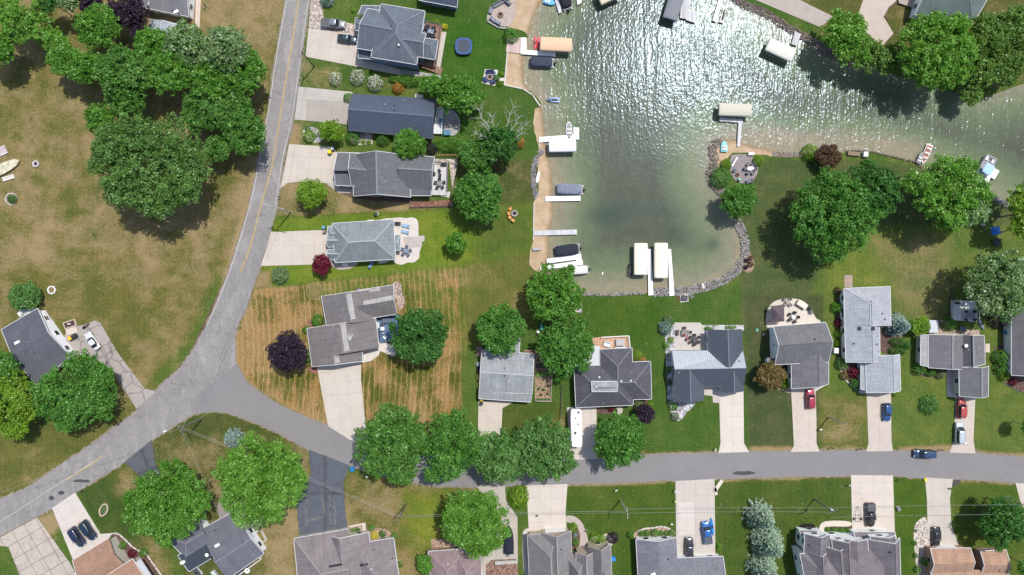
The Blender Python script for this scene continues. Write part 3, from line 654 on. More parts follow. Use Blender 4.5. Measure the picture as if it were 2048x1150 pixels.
# gravel pads and planting beds
MUL = gravelm((.105, .062, .048), 5); MULR = gravelm((.20, .095, .065), 5); MULT = gravelm((.30, .21, .15), 5); ROCK = gravelm((.36, .35, .36), 2.2, .45, 1.5); PEB = gravelm((.40, .34, .29), 3, .55, 1.4)
BD = [([(617,55),(622,0),(630,-40),(644,-40),(645,0),(647,38),(694,45),(716,50),(714,67),(697,66)],PEB,.04),
      (smooth([(605,262),(612,254),(630,254),(640,262),(645,284),(628,286),(610,282)],2),ROCK,.03),
      ([(700,262),(745,268),(745,288),(720,290),(702,286)],PEB,.03),
      ([(680,386),(822,386),(822,404),(800,404),(750,402),(706,396)],MUL,.03),
      ([(822,404),(905,400),(905,413),(822,416)],MULR,.03),
      ([(868,318),(915,318),(912,342),(905,380),(898,325),(868,324)],PEB,.025),
      (smooth([(612,738),(624,732),(640,732),(640,748),(625,747)],1),MULR,.03),
      (smooth([(784,566),(795,562),(803,566),(803,585),(810,600),(808,615),(797,622),(793,600),(786,585)],2),gravelm((.33,.25,.22),4),.03),
      ([(615,640),(652,640),(652,655),(615,660)],MULR,.028),
      ([(1068,706),(1105,706),(1102,801),(1070,801)],gravelm((.26,.185,.12),4),.03),
      ([(1268,640+60),(1268,723),(1293,724),(1285,712),(1276,700)],MULR,.03),
      (smooth([(1190,816),(1232,816),(1225,828),(1195,828)],1),MUL,.03),
      (smooth([(1268,800),(1302,800),(1308,835),(1290,845),(1268,830)],1),MUL,.03),
      ([(1330,670),(1350,645),(1350,700),(1346,702),(1345,800),(1335,800),(1332,720)],ROCK,.03),
      (smooth([(1335,800),(1396,800),(1385,815),(1372,826),(1362,842),(1345,842),(1342,825),(1336,812)],2),ROCK,.034),
      ([(1400,650),(1488,650),(1488,662),(1415,662),(1416,700),(1407,700)],ROCK,.03),
      (smooth([(1672,600),(1690,575),(1692,722),(1731,722),(1731,780),(1712,775),(1690,757),(1678,735),(1676,700)],1),MUL,.03),
      (smooth([(1700,645),(1740,648),(1800,650),(1800,700),(1760,712),(1760,660)],1),MUL,.026),
      (smooth([(1551,776),(1582,770),(1582,788),(1570,784)],1),MULT,.03),
      (smooth([(1827,730),(1893,738),(1893,752),(1870,756),(1830,750)],1),MUL,.03),
      (smooth([(1988,690),(2022,690),(2022,745),(2060,760),(2060,785),(2035,782),(2010,765),(1992,740)],2),MUL,.03),
      (smooth([(1490,500),(1500,508),(1508,525),(1506,540),(1495,545),(1487,538),(1486,522)],2),MULT,.03),
      (smooth([(1266,1067),(1280,1058),(1300,1055),(1318,1056),(1325,1052),(1340,1056),(1350,1064),(1350,1078),(1270,1082)],1),MULT,.03),
      (smooth([(1843,1035),(1855,1034),(1858,1100),(1860,1160),(1835,1160),(1827,1080),(1828,1050)],1),gravelm((.42,.37,.32),4),.035),
      ([(1598,1060),(1638,1062),(1638,1078),(1598,1075)],MUL,.03),([(1648,1052),(1702,1052),(1706,1076),(1650,1080)],MUL,.03),
      (smooth([(1136,1048),(1150,1048),(1160,1062),(1160,1100),(1142,1100),(1136,1070)],2),MUL,.03),
      ([(862,1078),(920,1078),(925,1104),(864,1104)],MULT,.03),
      (smooth([(1902,962),(1912,959),(1924,961),(1916,970),(1905,974),(1900,970)],1),plain((.06,.055,.05),.9),.03),
      ([(697,1056),(724,1050),(726,1064),(697,1068)],MULT,.028),
      ([(735,1055),(775,1058),(792,1078),(740,1084)],MULT,.028),
      ([(1026,1025),(1030,1040),(1034,1035)],MUL,.03),
      (smooth([(222,1066),(238,1066),(255,1080),(275,1100),(300,1110),(325,1160),(300,1160),(270,1120),(250,1120)],1),MUL,.03),
      ([(1908,-0),(1908,1)],None,0)]
for p_, m_, z_ in BD:
    if m_: sheet('planting_bed', p_, z_, m_)
sheet('bare_soil', [(447,562),(455,562),(392,700),(345,757),(333,765),(380,705)], .006, plain((.10,.065,.045), .95, var=.3, sc=.8))
# shoreline stones (uncountable riprap)
def rocks(name, line, width, n, seed, c=(.42,.39,.37), smin=.16, smax=.42, zb=0):
    n = int(n*1.9); smin *= .6; smax *= .62; width *= .78; c = mul(c, .56)
    rnd = np.random.RandomState(seed); w_ = np.array([[P(x, y).x, P(x, y).y] for x, y in line])
    seg = np.hypot(*(w_[1:]-w_[:-1]).T); cum = np.r_[0, np.cumsum(seg)]
    base = np.array([(1,0,0),(-1,0,0),(0,1,0),(0,-1,0),(0,0,1),(0,0,-1)], float)
    F = [(0,2,4),(2,1,4),(1,3,4),(3,0,4),(2,0,5),(1,2,5),(3,1,5),(0,3,5)]
    mb = MB()
    for i in range(n):
        t = rnd.rand()*cum[-1]; k = min(np.searchsorted(cum, t)-1, len(seg)-1); k = max(k, 0); u = (t-cum[k])/seg[k]
        p = w_[k]*(1-u)+w_[k+1]*u; dd = (w_[k+1]-w_[k])/seg[k]; off = (rnd.rand()-.5)*width
        x, y = p[0]-dd[1]*off, p[1]+dd[0]*off; s_ = rnd.uniform(smin, smax)*rnd.uniform(.7, 1.3)
        v = base*s_*rnd.uniform(.7, 1.25, (6, 3)); a = rnd.rand()*6.3; ca, sa = math.cos(a), math.sin(a)
        v = np.stack([v[:, 0]*ca-v[:, 1]*sa, v[:, 0]*sa+v[:, 1]*ca, v[:, 2]*.7], -1)
        mb.add(v+np.array([x, y, zb+rnd.uniform(-.03, .1)]), F)
    key = ('rk', c)
    if key not in _mc:
        t = NT('stone', Roughness=.9); g = t.new('ShaderNodeNewGeometry').outputs['Random Per Island']
        t.col(t.mix(t.ramp(g, [(0, 0.), (1, 1.)]), mul(c, .5), mul(c, 1.45))); _mc[key] = t.m
    return tag(mb.build(name, _mc[key]), kind='stuff')
rocks('riprap', [(1473,440),(1482,458),(1489,478),(1492,500),(1486,522),(1472,543),(1446,562),(1418,572),(1384,580),(1350,583),(1306,585)], 2.6, 900, 1, (.50,.46,.44))
rocks('riprap', [(1290,585),(1210,590),(1165,588)], .9, 130, 2, (.50,.46,.42))
rocks('riprap', [(1085,300),(1073,315),(1067,335),(1066,350),(1068,375),(1072,398)], 1.3, 160, 3, (.40,.38,.38), .22, .5)
rocks('riprap', [(1445,386),(1435,376),(1421,361),(1420,345),(1428,330),(1430,315),(1423,300),(1428,290),(1445,280)], 2.4, 330, 4, (.40,.34,.29))
rocks('riprap', [(1440,-25),(1488,9),(1530,24),(1571,52),(1599,69),(1635,87),(1661,106),(1700,120)], 2.2, 700, 5, (.34,.27,.24), .18, .4)
rocks('riprap', [(1545,308),(1602,309)], 1.6, 150, 6, (.55,.48,.42), .12, .3)
rocks('riprap', [(1972,388),(2008,407),(2048,428)], 1.8, 170, 7, (.42,.40,.40), .2, .45)
rocks('riprap', [(1690,302),(1725,301),(1752,305),(1794,315),(1828,323),(1847,336)], .5, 160, 8, (.30,.25,.2), .12, .25)
rocks('riprap', [(1146,612),(1162,610),(1160,625),(1148,622)], .7, 40, 9, (.55,.52,.5), .25, .5)
# ---------------------------------------------------------------- houses
TRIMW = plain((.62, .62, .62), .6, var=.05)
class Wing:
    def __init__(s, q, e=2.7, r=4.6, ax=0, hip=(0, 0), off=.5, skip='', ov=.4, mat=None, gar='', door='', hf=1.0, nowin='', cap=1):
        T, Rr, Bo, L = [P(x, y, e) for x, y in q]
        s.e, s.r, s.off, s.hip, s.skip, s.ov, s.mat, s.gar, s.door, s.nowin, s.cap = e, r, off, hip, skip, ov, mat, gar, door, nowin, cap
        if ax == 0: s.A, s.B, s.C, s.D = T, Rr, Bo, L; s.nm = dict(t0='T', t1='B', u0='L', u1='R')
        else: s.A, s.B, s.C, s.D = T, L, Bo, Rr; s.nm = dict(t0='L', t1='R', u0='T', u1='B')
        s.len = ((s.B-s.A).length+(s.C-s.D).length)/2; s.dep = ((s.D-s.A).length+(s.C-s.B).length)/2
        h = min(.49, s.dep*.5*hf/s.len); s.h0 = h if hip[0] else 0; s.h1 = h if hip[1] else 0
    def p(s, u, t): return s.A*(1-u)*(1-t)+s.B*u*(1-t)+s.C*u*t+s.D*(1-u)*t
    def z(s, u, t):
        o = s.off
        k = (1-t) if o <= 0 else (t if o >= 1 else min(t/o, (1-t)/(1-o)))
        if s.h0: k = min(k, u/s.h0)
        if s.h1: k = min(k, (1-u)/s.h1)
        return s.e+(s.r-s.e)*max(0, k)
    def inv(s, x, y):
        a = s.B-s.A; b = s.D-s.A; det = a.x*b.y-a.y*b.x; dx, dy = x-s.A.x, y-s.A.y
        return (dx*b.y-dy*b.x)/det, (a.x*dy-a.y*dx)/det
    def pz(s, u, t, dz=0): v = s.p(u, t); v.z = s.z(u, t)+dz; return v
def uvs(face, p0, p1):
    e = (p1-p0).normalized(); out = []
    for p in face:
        d = p-p0; U = d.dot(e); out.append((U+p0.x*.37, (d-e*U).length+p0.y*.21))
    return out
def house(name, label, cat, wings, roof, wall, vents=(), patches=(), group=None, cap=1.25, trim=None, capw=.3):
    trim = trim or TRIMW
    c = sum((w_.p(.5, .5) for w_ in wings), Vector())/len(wings)
    t = thing(name, label, cat, (c.x, c.y, 0), group=group); off = (c.x, c.y, 0)
    def hz(x, y):
        best = 0
        for w_ in wings:
            u, v = w_.inv(x, y)
            if -.001 <= u <= 1.001 and -.001 <= v <= 1.001: best = max(best, w_.z(u, v))
        return best
    tr = MB(); caps = []; bymat = {}; walls = MB(); basecol = None
    for w_ in wings:
        rm = bymat.setdefault(id(w_.mat or roof), (w_.mat or roof, MB()))[1]
        R1, R2 = w_.p(w_.h0, w_.off), w_.p(1-w_.h1, w_.off); R1.z = R2.z = w_.r
        A, B, C_, D = w_.A, w_.B, w_.C, w_.D
        fl = []
        if w_.off > 0: fl.append(([A, B, R2, R1], A, B))
        if w_.off < 1: fl.append(([C_, D, R1, R2], C_, D))
        if w_.h1: fl.append(([B, C_, R2], B, C_))
        if w_.h0: fl.append(([D, A, R1], D, A))
        for f, a, b in fl:
            nn = (f[1]-f[0]).cross(f[2]-f[0])
            if nn.z < 0: f = f[::-1]
            lo = [p-Vector((0, 0, .16)) for p in f]; n = len(f)
            rm.add(f, [tuple(range(n))], [uvs(f, a, b)])
            rm.add(lo, [tuple(range(n-1, -1, -1))])
        # fascia and gutters
        ctr = w_.p(.5, .5)
        def edge(p, q, wd=.10):
            m = (p+q)/2; d_ = (q-p).normalized(); o_ = Vector((-d_.y, d_.x, 0)); o_.normalize()
            if (m-ctr).dot(o_) < 0: o_ = -o_
            k = o_*(wd/2+.004); tr.bar(p+k+Vector((0, 0, -.07)), q+k+Vector((0, 0, -.07)), wd, .2)
        sk = w_.skip
        if w_.nm['t0'] not in sk and w_.off > 0: edge(A, B)
        if w_.nm['t1'] not in sk and w_.off < 1: edge(D, C_)
        for key, P0, P1, Rr, hh in (('u0', A, D, R1, w_.h0), ('u1', B, C_, R2, w_.h1)):
            if w_.nm[key] in sk: continue
            if hh: edge(P0, P1)
            else:
                if w_.off > 0: edge(P0, Rr)
                if w_.off < 1: edge(Rr, P1)
        if w_.cap and w_.r-w_.e > .3:
            up = Vector((0, 0, .035))
            if 0 < w_.off < 1: caps.append(MB().bar(R1+up, R2+up, capw, .05))
            if w_.h0: caps.append(MB().bar(A+up, R1+up, capw*.8, .05)); caps.append(MB().bar(D+up, R1+up, capw*.8, .05))
            if w_.h1: caps.append(MB().bar(B+up, R2+up, capw*.8, .05)); caps.append(MB().bar(C_+up, R2+up, capw*.8, .05))
        # walls follow the underside of the roof
        iu, it = w_.ov/w_.len, w_.ov/w_.dep
        def run(u0, t0, u1, t1, side):
            n = 12; mids = [k/n for k in range(n+1)]
            if t0 != t1 and 0 < w_.off < 1: mids.append((w_.off-t0)/(t1-t0))
            mids = sorted(m for m in set(mids) if 0 <= m <= 1); pts = [(u0+(u1-u0)*m, t0+(t1-t0)*m) for m in mids]
            for a, b in zip(pts[:-1], pts[1:]):
                pa, pb = w_.p(*a), w_.p(*b); za, zb = w_.z(*a)-.17, w_.z(*b)-.17
                walls.add([(pa.x, pa.y, 0), (pb.x, pb.y, 0), (pb.x, pb.y, zb), (pa.x, pa.y, za)], [(0, 1, 2, 3)])
            if side in w_.skip or side in w_.nowin: return
            pa, pb = w_.p(u0, t0), w_.p(u1, t1); pa.z = pb.z = 0; dd = pb-pa; L = dd.length; dd.normalize()
            o_ = Vector((-dd.y, dd.x, 0)); cc_ = w_.p(.5, .5); cc_.z = 0
            if ((pa+pb)/2-cc_).dot(o_) < 0: o_ = -o_
            if side in w_.gar:
                k = pa+dd*(L/2)+o_*.05
                gd = MB().bar(k-dd*2.4+Vector((0, 0, 1.08)), k+dd*2.4+Vector((0, 0, 1.08)), .09, 2.1).build('garage_door', white, t, off=off); return
            n = int(L/3.4)
            for i in range(n):
                k = pa+dd*(L*(i+.5)/n)+o_*.04
                if side in w_.door and i == n//2:
                    MB().bar(k-dd*.48+Vector((0, 0, 1.07)), k+dd*.48+Vector((0, 0, 1.07)), .09, 2.1).build('door', plain((.3,.12,.08), .5), t, off=off); continue
                for zz in ((1.55,) if w_.e < 4.6 else (1.55, w_.e-1.3)):
                    if zz+.7 > w_.e: continue
                    fr = MB().bar(k-dd*.62+Vector((0, 0, zz)), k+dd*.62+Vector((0, 0, zz)), .09, 1.3).build('window', trim, t, off=off)
                    MB().bar(k-dd*.52+o_*.02+Vector((0, 0, zz)), k+dd*.52+o_*.02+Vector((0, 0, zz)), .09, 1.1).build('pane', glassm(), fr, off=off)
        run(iu, it, 1-iu, it, w_.nm['t0']); run(1-iu, it, 1-iu, 1-it, w_.nm['u1'])
        run(1-iu, 1-it, iu, 1-it, w_.nm['t1']); run(iu, 1-it, iu, it, w_.nm['u0'])
    walls.build('wall', wall, t, off=off)
    ro = None
    for m_, rm in bymat.values():
        r_ = rm.build('roof', m_, t, off=off); ro = ro or r_
    for cb in caps: cb.build('ridge_cap', plain(cap if isinstance(cap, tuple) else (.2, .2, .2), .9), ro, off=off)
    if tr.v: tr.build('fascia', trim, t, off=off)
    for x, y, k in vents:
        z = 4
        for _ in range(4): v = P(x, y, z); z = hz(v.x, v.y) or z
        v = P(x, y, z)
        if k == 'pipe': MB().tube((v.x, v.y, z-.2), (v.x, v.y, z+.35), .09).build('vent_pipe', alu, t, off=off)
        elif k == 'dark': MB().tube((v.x, v.y, z-.2), (v.x, v.y, z+.35), .14).build('vent_pipe', black, t, off=off)
        elif k == 'cap': MB().lathe(v.x, v.y, [(.16, z-.2), (.16, z+.3), (.3, z+.32), (.22, z+.45)], 10).build('vent_cap', alu, t, off=off)
        elif k == 'chim': 
            ch = MB().box(v.x, v.y, z-1.2, .8, .8, 2.2).build('chimney', plain((.3, .16, .12), .9, sc=8), t, off=off); MB().box(v.x, v.y, z+1.003, .9, .9, .12).build('chimney_cap', mgrey, ch, off=off)
        elif k == 'sky':
            s_ = MB().box(v.x, v.y, z-.25, .7, .9, .42).build('skylight', dgrey, t, off=off); MB().box(v.x, v.y, z+.173, .56, .76, .03).build('pane', glassm(), s_, off=off)
        elif k == 'unit': MB().box(v.x, v.y, z-.2, 1.1, .6, .5, .5).build('roof_unit', white, t, off=off)
        elif k == 'dish':
            d_ = MB().lathe(v.x, v.y, [(.05, z+.3), (.3, z+.42), (.42, z+.6)], 12).build('satellite_dish', white, t, off=off); MB().tube((v.x, v.y, z-.2), (v.x, v.y, z+.3), .04).build('mast', alu, d_, off=off)
    for line, wd, m_ in patches:
        mb = MB(); pts = []
        for (x0, y0), (x1, y1) in zip(line[:-1], line[1:]):
            n = max(2, int(math.hypot(x1-x0, y1-y0)/4))
            pts += [(x0+(x1-x0)*k/n, y0+(y1-y0)*k/n) for k in range(n)]
        pts.append(line[-1]); W2 = []
        for x, y in pts:
            z = 4
            for _ in range(4): v = P(x, y, z); z = hz(v.x, v.y) or z
            W2.append(P(x, y, z))
        for a, b in zip(W2[:-1], W2[1:]):
            d_ = (b-a); d_.z = 0; d_.normalize(); n_ = Vector((-d_.y, d_.x, 0)); K = 6
            for k in range(K):
                q = []
                for base, f in ((a, k), (b, k), (b, k+1), (a, k+1)):
                    v = base+n_*(wd*(f/K-.5)); q.append(Vector((v.x, v.y, hz(v.x, v.y)+.03)))
                mb.add(q, [(0, 1, 2, 3)], [[(v.x, v.y) for v in q]])
        mb.build('shingle_patch', m_, ro, off=off)
    return t
BEIGE = siding((.50, .46, .40)); WHT = siding((.83, .84, .85)); BLU = siding((.17, .22, .33)); GRY = siding((.38, .40, .43)); BRK = plain((.33, .20, .15), .9, sc=6); TAN = siding((.45, .37, .29))
SG = shingle((.150, .152, .165), .35); SB = shingle((.135, .160, .190), .45); SGN = shingle((.245, .268, .275), .12)
SBR = shingle((.195, .178, .175), .2); SDK = shingle((.095, .095, .112), .25); SLT = shingle((.40, .42, .45), .18); SMED = shingle((.175, .172, .182), .28)
SBL = shingle((.105, .112, .135), .25); SOR = shingle((.36, .215, .145), .2); SMV = shingle((.27, .195, .195), .2); SMV2 = shingle((.235, .205, .205), .14)
SSP = shingle((.20, .20, .225), .65, sc=4.5); SGT = shingle((.235, .225, .225), .15); SOR2 = shingle((.42, .26, .175), .18); SVI = shingle((.185, .165, .178), .2); SGW = shingle((.33, .35, .36), .35)
MT1 = seam((.085, .103, .140)); MT2 = seam((.090, .103, .122)); MT2_LIT = seam((.29, .31, .34)); MWT = seam((.70, .72, .74), .9, .5, .1)
def q4(*a): return [(a[i], a[i+1]) for i in range(0, 8, 2)]
W = Wing
house('house', 'large blue-grey two-storey house with a many-hipped roof, beside the pickup in the gravel bay', 'house', [
    W(q4(762,8, 850,22, 833,129, 742,114), 5.4, 8.0, 1, (1, 1)),
    W(q4(735,17, 800,28, 778,107, 714,96), 5.2, 7.6, 0, (0, 0), skip='R'),
    W(q4(724,11, 764,12, 760,30, 719,34), 3.2, 4.4, 0, off=1.0, skip='RB', nowin='TL'),
    W(q4(719,92, 765,99, 758,119, 717,116), 3.2, 4.6, 0, off=0, skip='TR', nowin='B'),
    W(q4(711,35, 724,38, 722,62, 710,60), 3.1, 3.9, 0, (1, 0), skip='R', nowin='TLB'),
    W(q4(800,60, 852,67, 846,115, 800,106), 5.4, 7.2, 0, (0, 0), skip='L'),
    W(q4(850,76, 876,80, 870,119, 845,115), 3.6, 4.6, 0, (0, 1), off=.38, skip='L')], SB, BLU, [(798,91,'cap'),(783,52,'dark')], cap=(.15,.17,.20))
house('house', 'long house with blue-grey standing-seam metal gable roof and a white deck at its lake end', 'house',
    [W(q4(705,188, 872,199, 866,277, 697,260), 2.7, 4.7, 0, off=.49)], MT1, GRY, [(770,209,'pipe'),(790,210,'dark'),(789,220,'dark'),(809,201,'pipe')], cap=(.12,.15,.2), trim=dgrey, capw=.2)
house('house', 'grey shingled house whose tall cross gable points at the lawn, with a busy white deck', 'house', [
    W(q4(707,309, 817,311, 821,394, 707,392), 2.8, 7.0, 1, (0, 0), off=.48),
    W(q4(675,305, 770,308, 770,344, 671,344), 2.8, 4.4, 0, off=1.0, skip='RB'),
    W(q4(700,306, 770,309, 770,382, 703,371), 3.0, 5.1, 0, (0, 0), off=.52, skip='R'),
    W(q4(670,334, 704,335, 705,372, 671,370), 2.6, 3.3, 0, off=.2, skip='R', gar='L'),
    W(q4(800,309, 869,314, 864,381, 800,378), 2.8, 5.4, 0, (0, 0), off=.46, skip='L'),
    W(q4(821,378, 863,381, 862,391, 821,391), 2.5, 2.9, 0, off=0, skip='T')], SG, GRY, [(706,326,'pipe'),(774,329,'pipe'),(772,363,'pipe')], cap=(.2,.2,.215))
house('house', 'pale green-grey hip-roofed house with a scalloped white patio facing the lake', 'house', [
    W(q4(664,447, 787,439, 791,518, 670,525), 2.8, 5.4, 0, (1, 1), off=.53, hf=.9, skip=''),
    W(q4(655,453, 689,450, 689,470, 656,472), 2.5, 3.2, 0, (1, 0), off=.8, skip='RB', nowin='TL'),
    W(q4(655,471, 680,471, 680,493, 656,494), 2.5, 3.6, 0, (0, 0), off=.45, skip='R', gar='L'),
    W(q4(656,499, 680,499, 680,520, 657,519), 2.5, 3.6, 0, (0, 0), off=.45, skip='R', gar='L'),
    W(q4(789,470, 801,470, 801,500, 789,500), 2.4, 2.9, 0, (0, 1), off=.5, skip='L', nowin='TBR')], SGN, TAN, [(712,509,'pipe')], cap=(.30,.335,.34))
PAL = shingle((.36, .345, .335), .25, (.58, .55, .53), 4)
house('house', 'brown-grey house with pale weathered shingle stripes along its ridges', 'house', [
    W(q4(643,593, 741,579, 750,641, 653,650), 2.8, 5.0, 1, off=.56, skip='BR'),
    W(q4(614,657, 751,636, 758,695, 622,717), 2.8, 5.0, 1, off=.50, skip='B', nowin='B', door='B'),
    W(q4(622,705, 724,699, 725,722, 624,733), 2.7, 4.3, 1, off=.47, skip='T', gar='B'),
    W(q4(715,581, 787,570, 794,628, 722,639), 2.8, 4.7, 0, off=.53, skip='L')], SBR, TAN, [(632,661,'pipe'),(667,653,'pipe')],
    [([(697,588),(706,643)], 1.25, PAL), ([(686,648),(694,702)], 1.1, PAL), ([(672,710),(675,726)], 1.1, PAL), ([(727,606),(786,595)], 1.0, PAL), ([(739,580),(760,577)], 1.0, PAL), ([(697,680),(702,668),(703,671)], 1.0, PAL)], cap=(.20,.185,.18), capw=.01)
house('house', 'light grey weathered low-gable house shaded by a round tree, garbage bins at its drive', 'house', [
    W(q4(964,700, 1068,708, 1064,788, 959,782), 2.6, 3.9, 0, off=.52, gar=''),
    W(q4(959,780, 1063,790, 1061,804, 958,797), 2.5, 3.0, 0, off=0.0, skip='T', gar='B'),
    W(q4(990,672, 1040,678, 1038,706, 990,702), 2.4, 2.9, 0, off=1.0, skip='B')], SGW, WHT, [(1010,751,'dark'),(1009,736,'dark'),(1002,728,'pipe'),(1024,767,'pipe')], cap=(.45,.47,.48), capw=.15)
house('house', 'dark charcoal hip-roofed house with three wings and a small tan deck, round tree in front', 'house', [
    W(q4(1148,731, 1268,731, 1266,810, 1152,815), 2.8, 5.4, 0, (1, 1), off=.5),
    W(q4(1225,725, 1301,723, 1303,798, 1225,800), 2.8, 5.0, 0, (0, 1), off=.5, skip='L'),
    W(q4(1200,699, 1264,696, 1266,772, 1200,772), 2.8, 5.0, 1, (1, 0), off=.5, skip='B'),
    W(q4(1183,763, 1234,763, 1234,783, 1184,783), 5.25, 5.32, 0, off=.5, mat=SGW, nowin='TBLR', ov=.1, cap=0)], SDK, GRY,
    [(1198,754,'cap'),(1216,759,'pipe'),(1242,762,'cap'),(1261,761,'cap'),(1270,765,'pipe'),(1263,744,'pipe'),(1192,773,'cap'),(1206,806,'pipe')], cap=(.17,.17,.19), capw=.22)
house('house', 'house with ribbed dark metal roof and one slope coloured pale as sunlit, long white concrete drive', 'house', [
    W(q4(1344,701, 1486,701, 1486,734, 1345,737), 2.8, 4.8, 0, off=1.0, mat=MT2_LIT, skip='B'),  # paler copy of the dark metal: sun reflection put into the colour
    W(q4(1345,736, 1486,734, 1487,772, 1346,774), 2.8, 4.8, 0, off=0.0, skip='T', door='B'),
    W(q4(1416,660, 1483,659, 1486,732, 1418,732), 2.9, 5.0, 1, off=.5, skip='B'),
    W(q4(1346,738, 1406,738, 1408,800, 1347,803), 2.9, 4.6, 1, off=.5, skip='T'),
    W(q4(1440,738, 1486,738, 1487,782, 1441,783), 2.8, 4.4, 1, off=.5, skip='T', gar='B')], MT2, WHT, [(1357,745,'pipe'),(1476,712,'dark'),(1478,722,'dark')], cap=(.16,.18,.21), trim=dgrey, capw=.18)
house('house', 'grey shingle house with a bright white gable wall and a half-round patio', 'house', [
    W(q4(1547,653, 1651,645, 1657,724, 1550,729), 3.6, 6.3, 0, off=.47, nowin='L'),
    W(q4(1583,692, 1657,690, 1657,768, 1583,777), 3.0, 5.0, 1, off=.62, skip='T', gar='B'),
    W(q4(1535,715, 1558,717, 1558,731, 1536,730), 2.6, 3.0, 0, off=0, skip='T')], SMED, WHT, [(1629,678,'dark'),(1547,690,'dark')], cap=(.10,.10,.115), capw=.18)
house('house', 'long pale grey shingle house joined to the garage above a blue car', 'house', [
    W(q4(1688,577, 1780,573, 1782,652, 1690,650), 2.8, 4.8, 1, (1, 0), off=.45, skip='B', hf=.7),
    W(q4(1688,600, 1758,600, 1760,722, 1692,724), 2.8, 4.8, 1, (0, 0), off=.66, skip='T'),
    W(q4(1731,711, 1799,709, 1801,781, 1733,785), 2.8, 4.5, 1, off=.69, gar='B', skip=''),
    W(q4(1722,722, 1735,722, 1735,780, 1722,778), 2.4, 2.7, 1, off=1.0, skip='RT', nowin='LB')], SLT, WHT, [(1746,657,'sky'),(1707,687,'dark'),(1753,688,'dark'),(1751,638,'pipe'),(1764,627,'dark'),(1769,638,'dark'),(1719,657,'sky')], cap=(.33,.35,.38), capw=.2)
house('house', 'mid grey three-part gabled house, brick-red car and silver van in its drive', 'house', [
    W(q4(1857,669, 1929,670, 1928,738, 1857,735), 2.8, 4.4, 1, off=.54, skip='R'),
    W(q4(1925,670, 1968,671, 1970,728, 1926,733), 2.9, 4.6, 1, off=.25, skip='L'),
    W(q4(1918,735, 1977,733, 1976,793, 1919,792), 2.9, 4.9, 1, off=.56, gar='B'),
    W(q4(1842,670, 1857,670, 1857,733, 1841,730), 2.5, 2.8, 1, off=1.0, skip='R', mat=shingle((.40,.39,.38), .1))], SMED, BEIGE, [(1906,679,'pipe'),(1929,691,'dish'),(1935,699,'pipe'),(1955,699,'pipe')], cap=(.23,.23,.24))
house('house', 'dark grey house cut off by the right edge, red-flowered bed at its corner', 'house', [
    W(q4(2023,618, 2110,618, 2110,752, 2023,750), 2.9, 5.0, 1, off=.5, nowin='L')], shingle((.135,.13,.14), .2), WHT, cap=(.2,.2,.2))
house('house', 'tilted slate-dark gabled house at the left edge with a white car in its cracked drive', 'house', [
    W(q4(75,617, 141,712, 73,769, 3,659), 2.8, 4.6, 1, off=.5)], SBL, WHT, [(35,685,'unit'),(57,684,'pipe'),(70,706,'dark'),(47,728,'pipe')], cap=(.11,.115,.14), capw=.12)
house('house', 'terracotta-roofed bungalow at the bottom left with two dark blue cars at its garage', 'house', [
    W(q4(145,1121, 218,1076, 252,1132, 182,1185), 2.7, 4.0, 0, off=.5, skip='R', gar='T'),
    W(q4(190,1165, 265,1118, 330,1215, 250,1260), 2.8, 4.2, 1, off=.5, skip='')], SOR, BEIGE, [], cap=(.36,.2,.15), capw=.12)
house('house', 'slate-grey low house with a black flat roof section, tree leaning over its front', 'house', [
    W(q4(400,1060, 470,1022, 528,1107, 455,1158), 3.0, 4.1, 0, off=.62, skip='L', nowin='T'),
    W(q4(333,1076, 400,1036, 425,1085, 372,1118), 2.8, 4.0, 0, (1, 0), off=.5, skip='RB'),
    W(q4(356,1111, 413,1079, 422,1117, 378,1143), 2.9, 2.98, 0, off=.5, mat=plain((.032, .042, .055), .8, var=.25), skip='R', cap=0)], shingle((.145,.15,.175), .15), WHT, [(435,1090,'unit'),(424,1068,'pipe'),(430,1060,'dark'),(416,1108,'dish'),(366,1124,'unit')], cap=(.22,.23,.26), capw=.14)
house('house', 'broad taupe-roofed house stepping down behind the cracked black drive, yellow shrub at its corner', 'house', [
    W(q4(588,1077, 697,1058, 712,1215, 603,1235), 2.8, 5.2, 0, (1, 0), off=.45, skip='RB', hf=1.1),
    W(q4(660,1072, 737,1065, 760,1215, 675,1230), 2.8, 5.0, 1, (0, 0), off=.3, skip='LB', cap=0),
    W(q4(700,1090, 787,1076, 806,1215, 720,1230), 2.8, 5.0, 1, (1, 0), off=.45, skip='LB', cap=0, hf=1.2)], SMV2, BEIGE, [(697,1100,'pipe'),(749,1098,'dark'),(743,1137,'cap'),(785,1116,'dark')],
    [([(658,1133),(687,1128)], .5, black), ([(717,1131),(736,1128)], .5, black)], cap=(.27,.24,.235))
house('house', 'mauve-brown roofed house half hidden by a big round bright green tree', 'house', [
    W(q4(856,1103, 930,1098, 935,1200, 866,1200), 2.8, 4.2, 1, (1, 0), off=.5, skip='RB'), W(q4(905,1098, 962,1112, 963,1200, 900,1200), 2.8, 4.4, 1, (1, 0), off=.5, skip='LB')], SMV, BRK, [(896,1127,'cap'),(909,1144,'pipe'),(917,1114,'pipe')], cap=(.27,.2,.2))
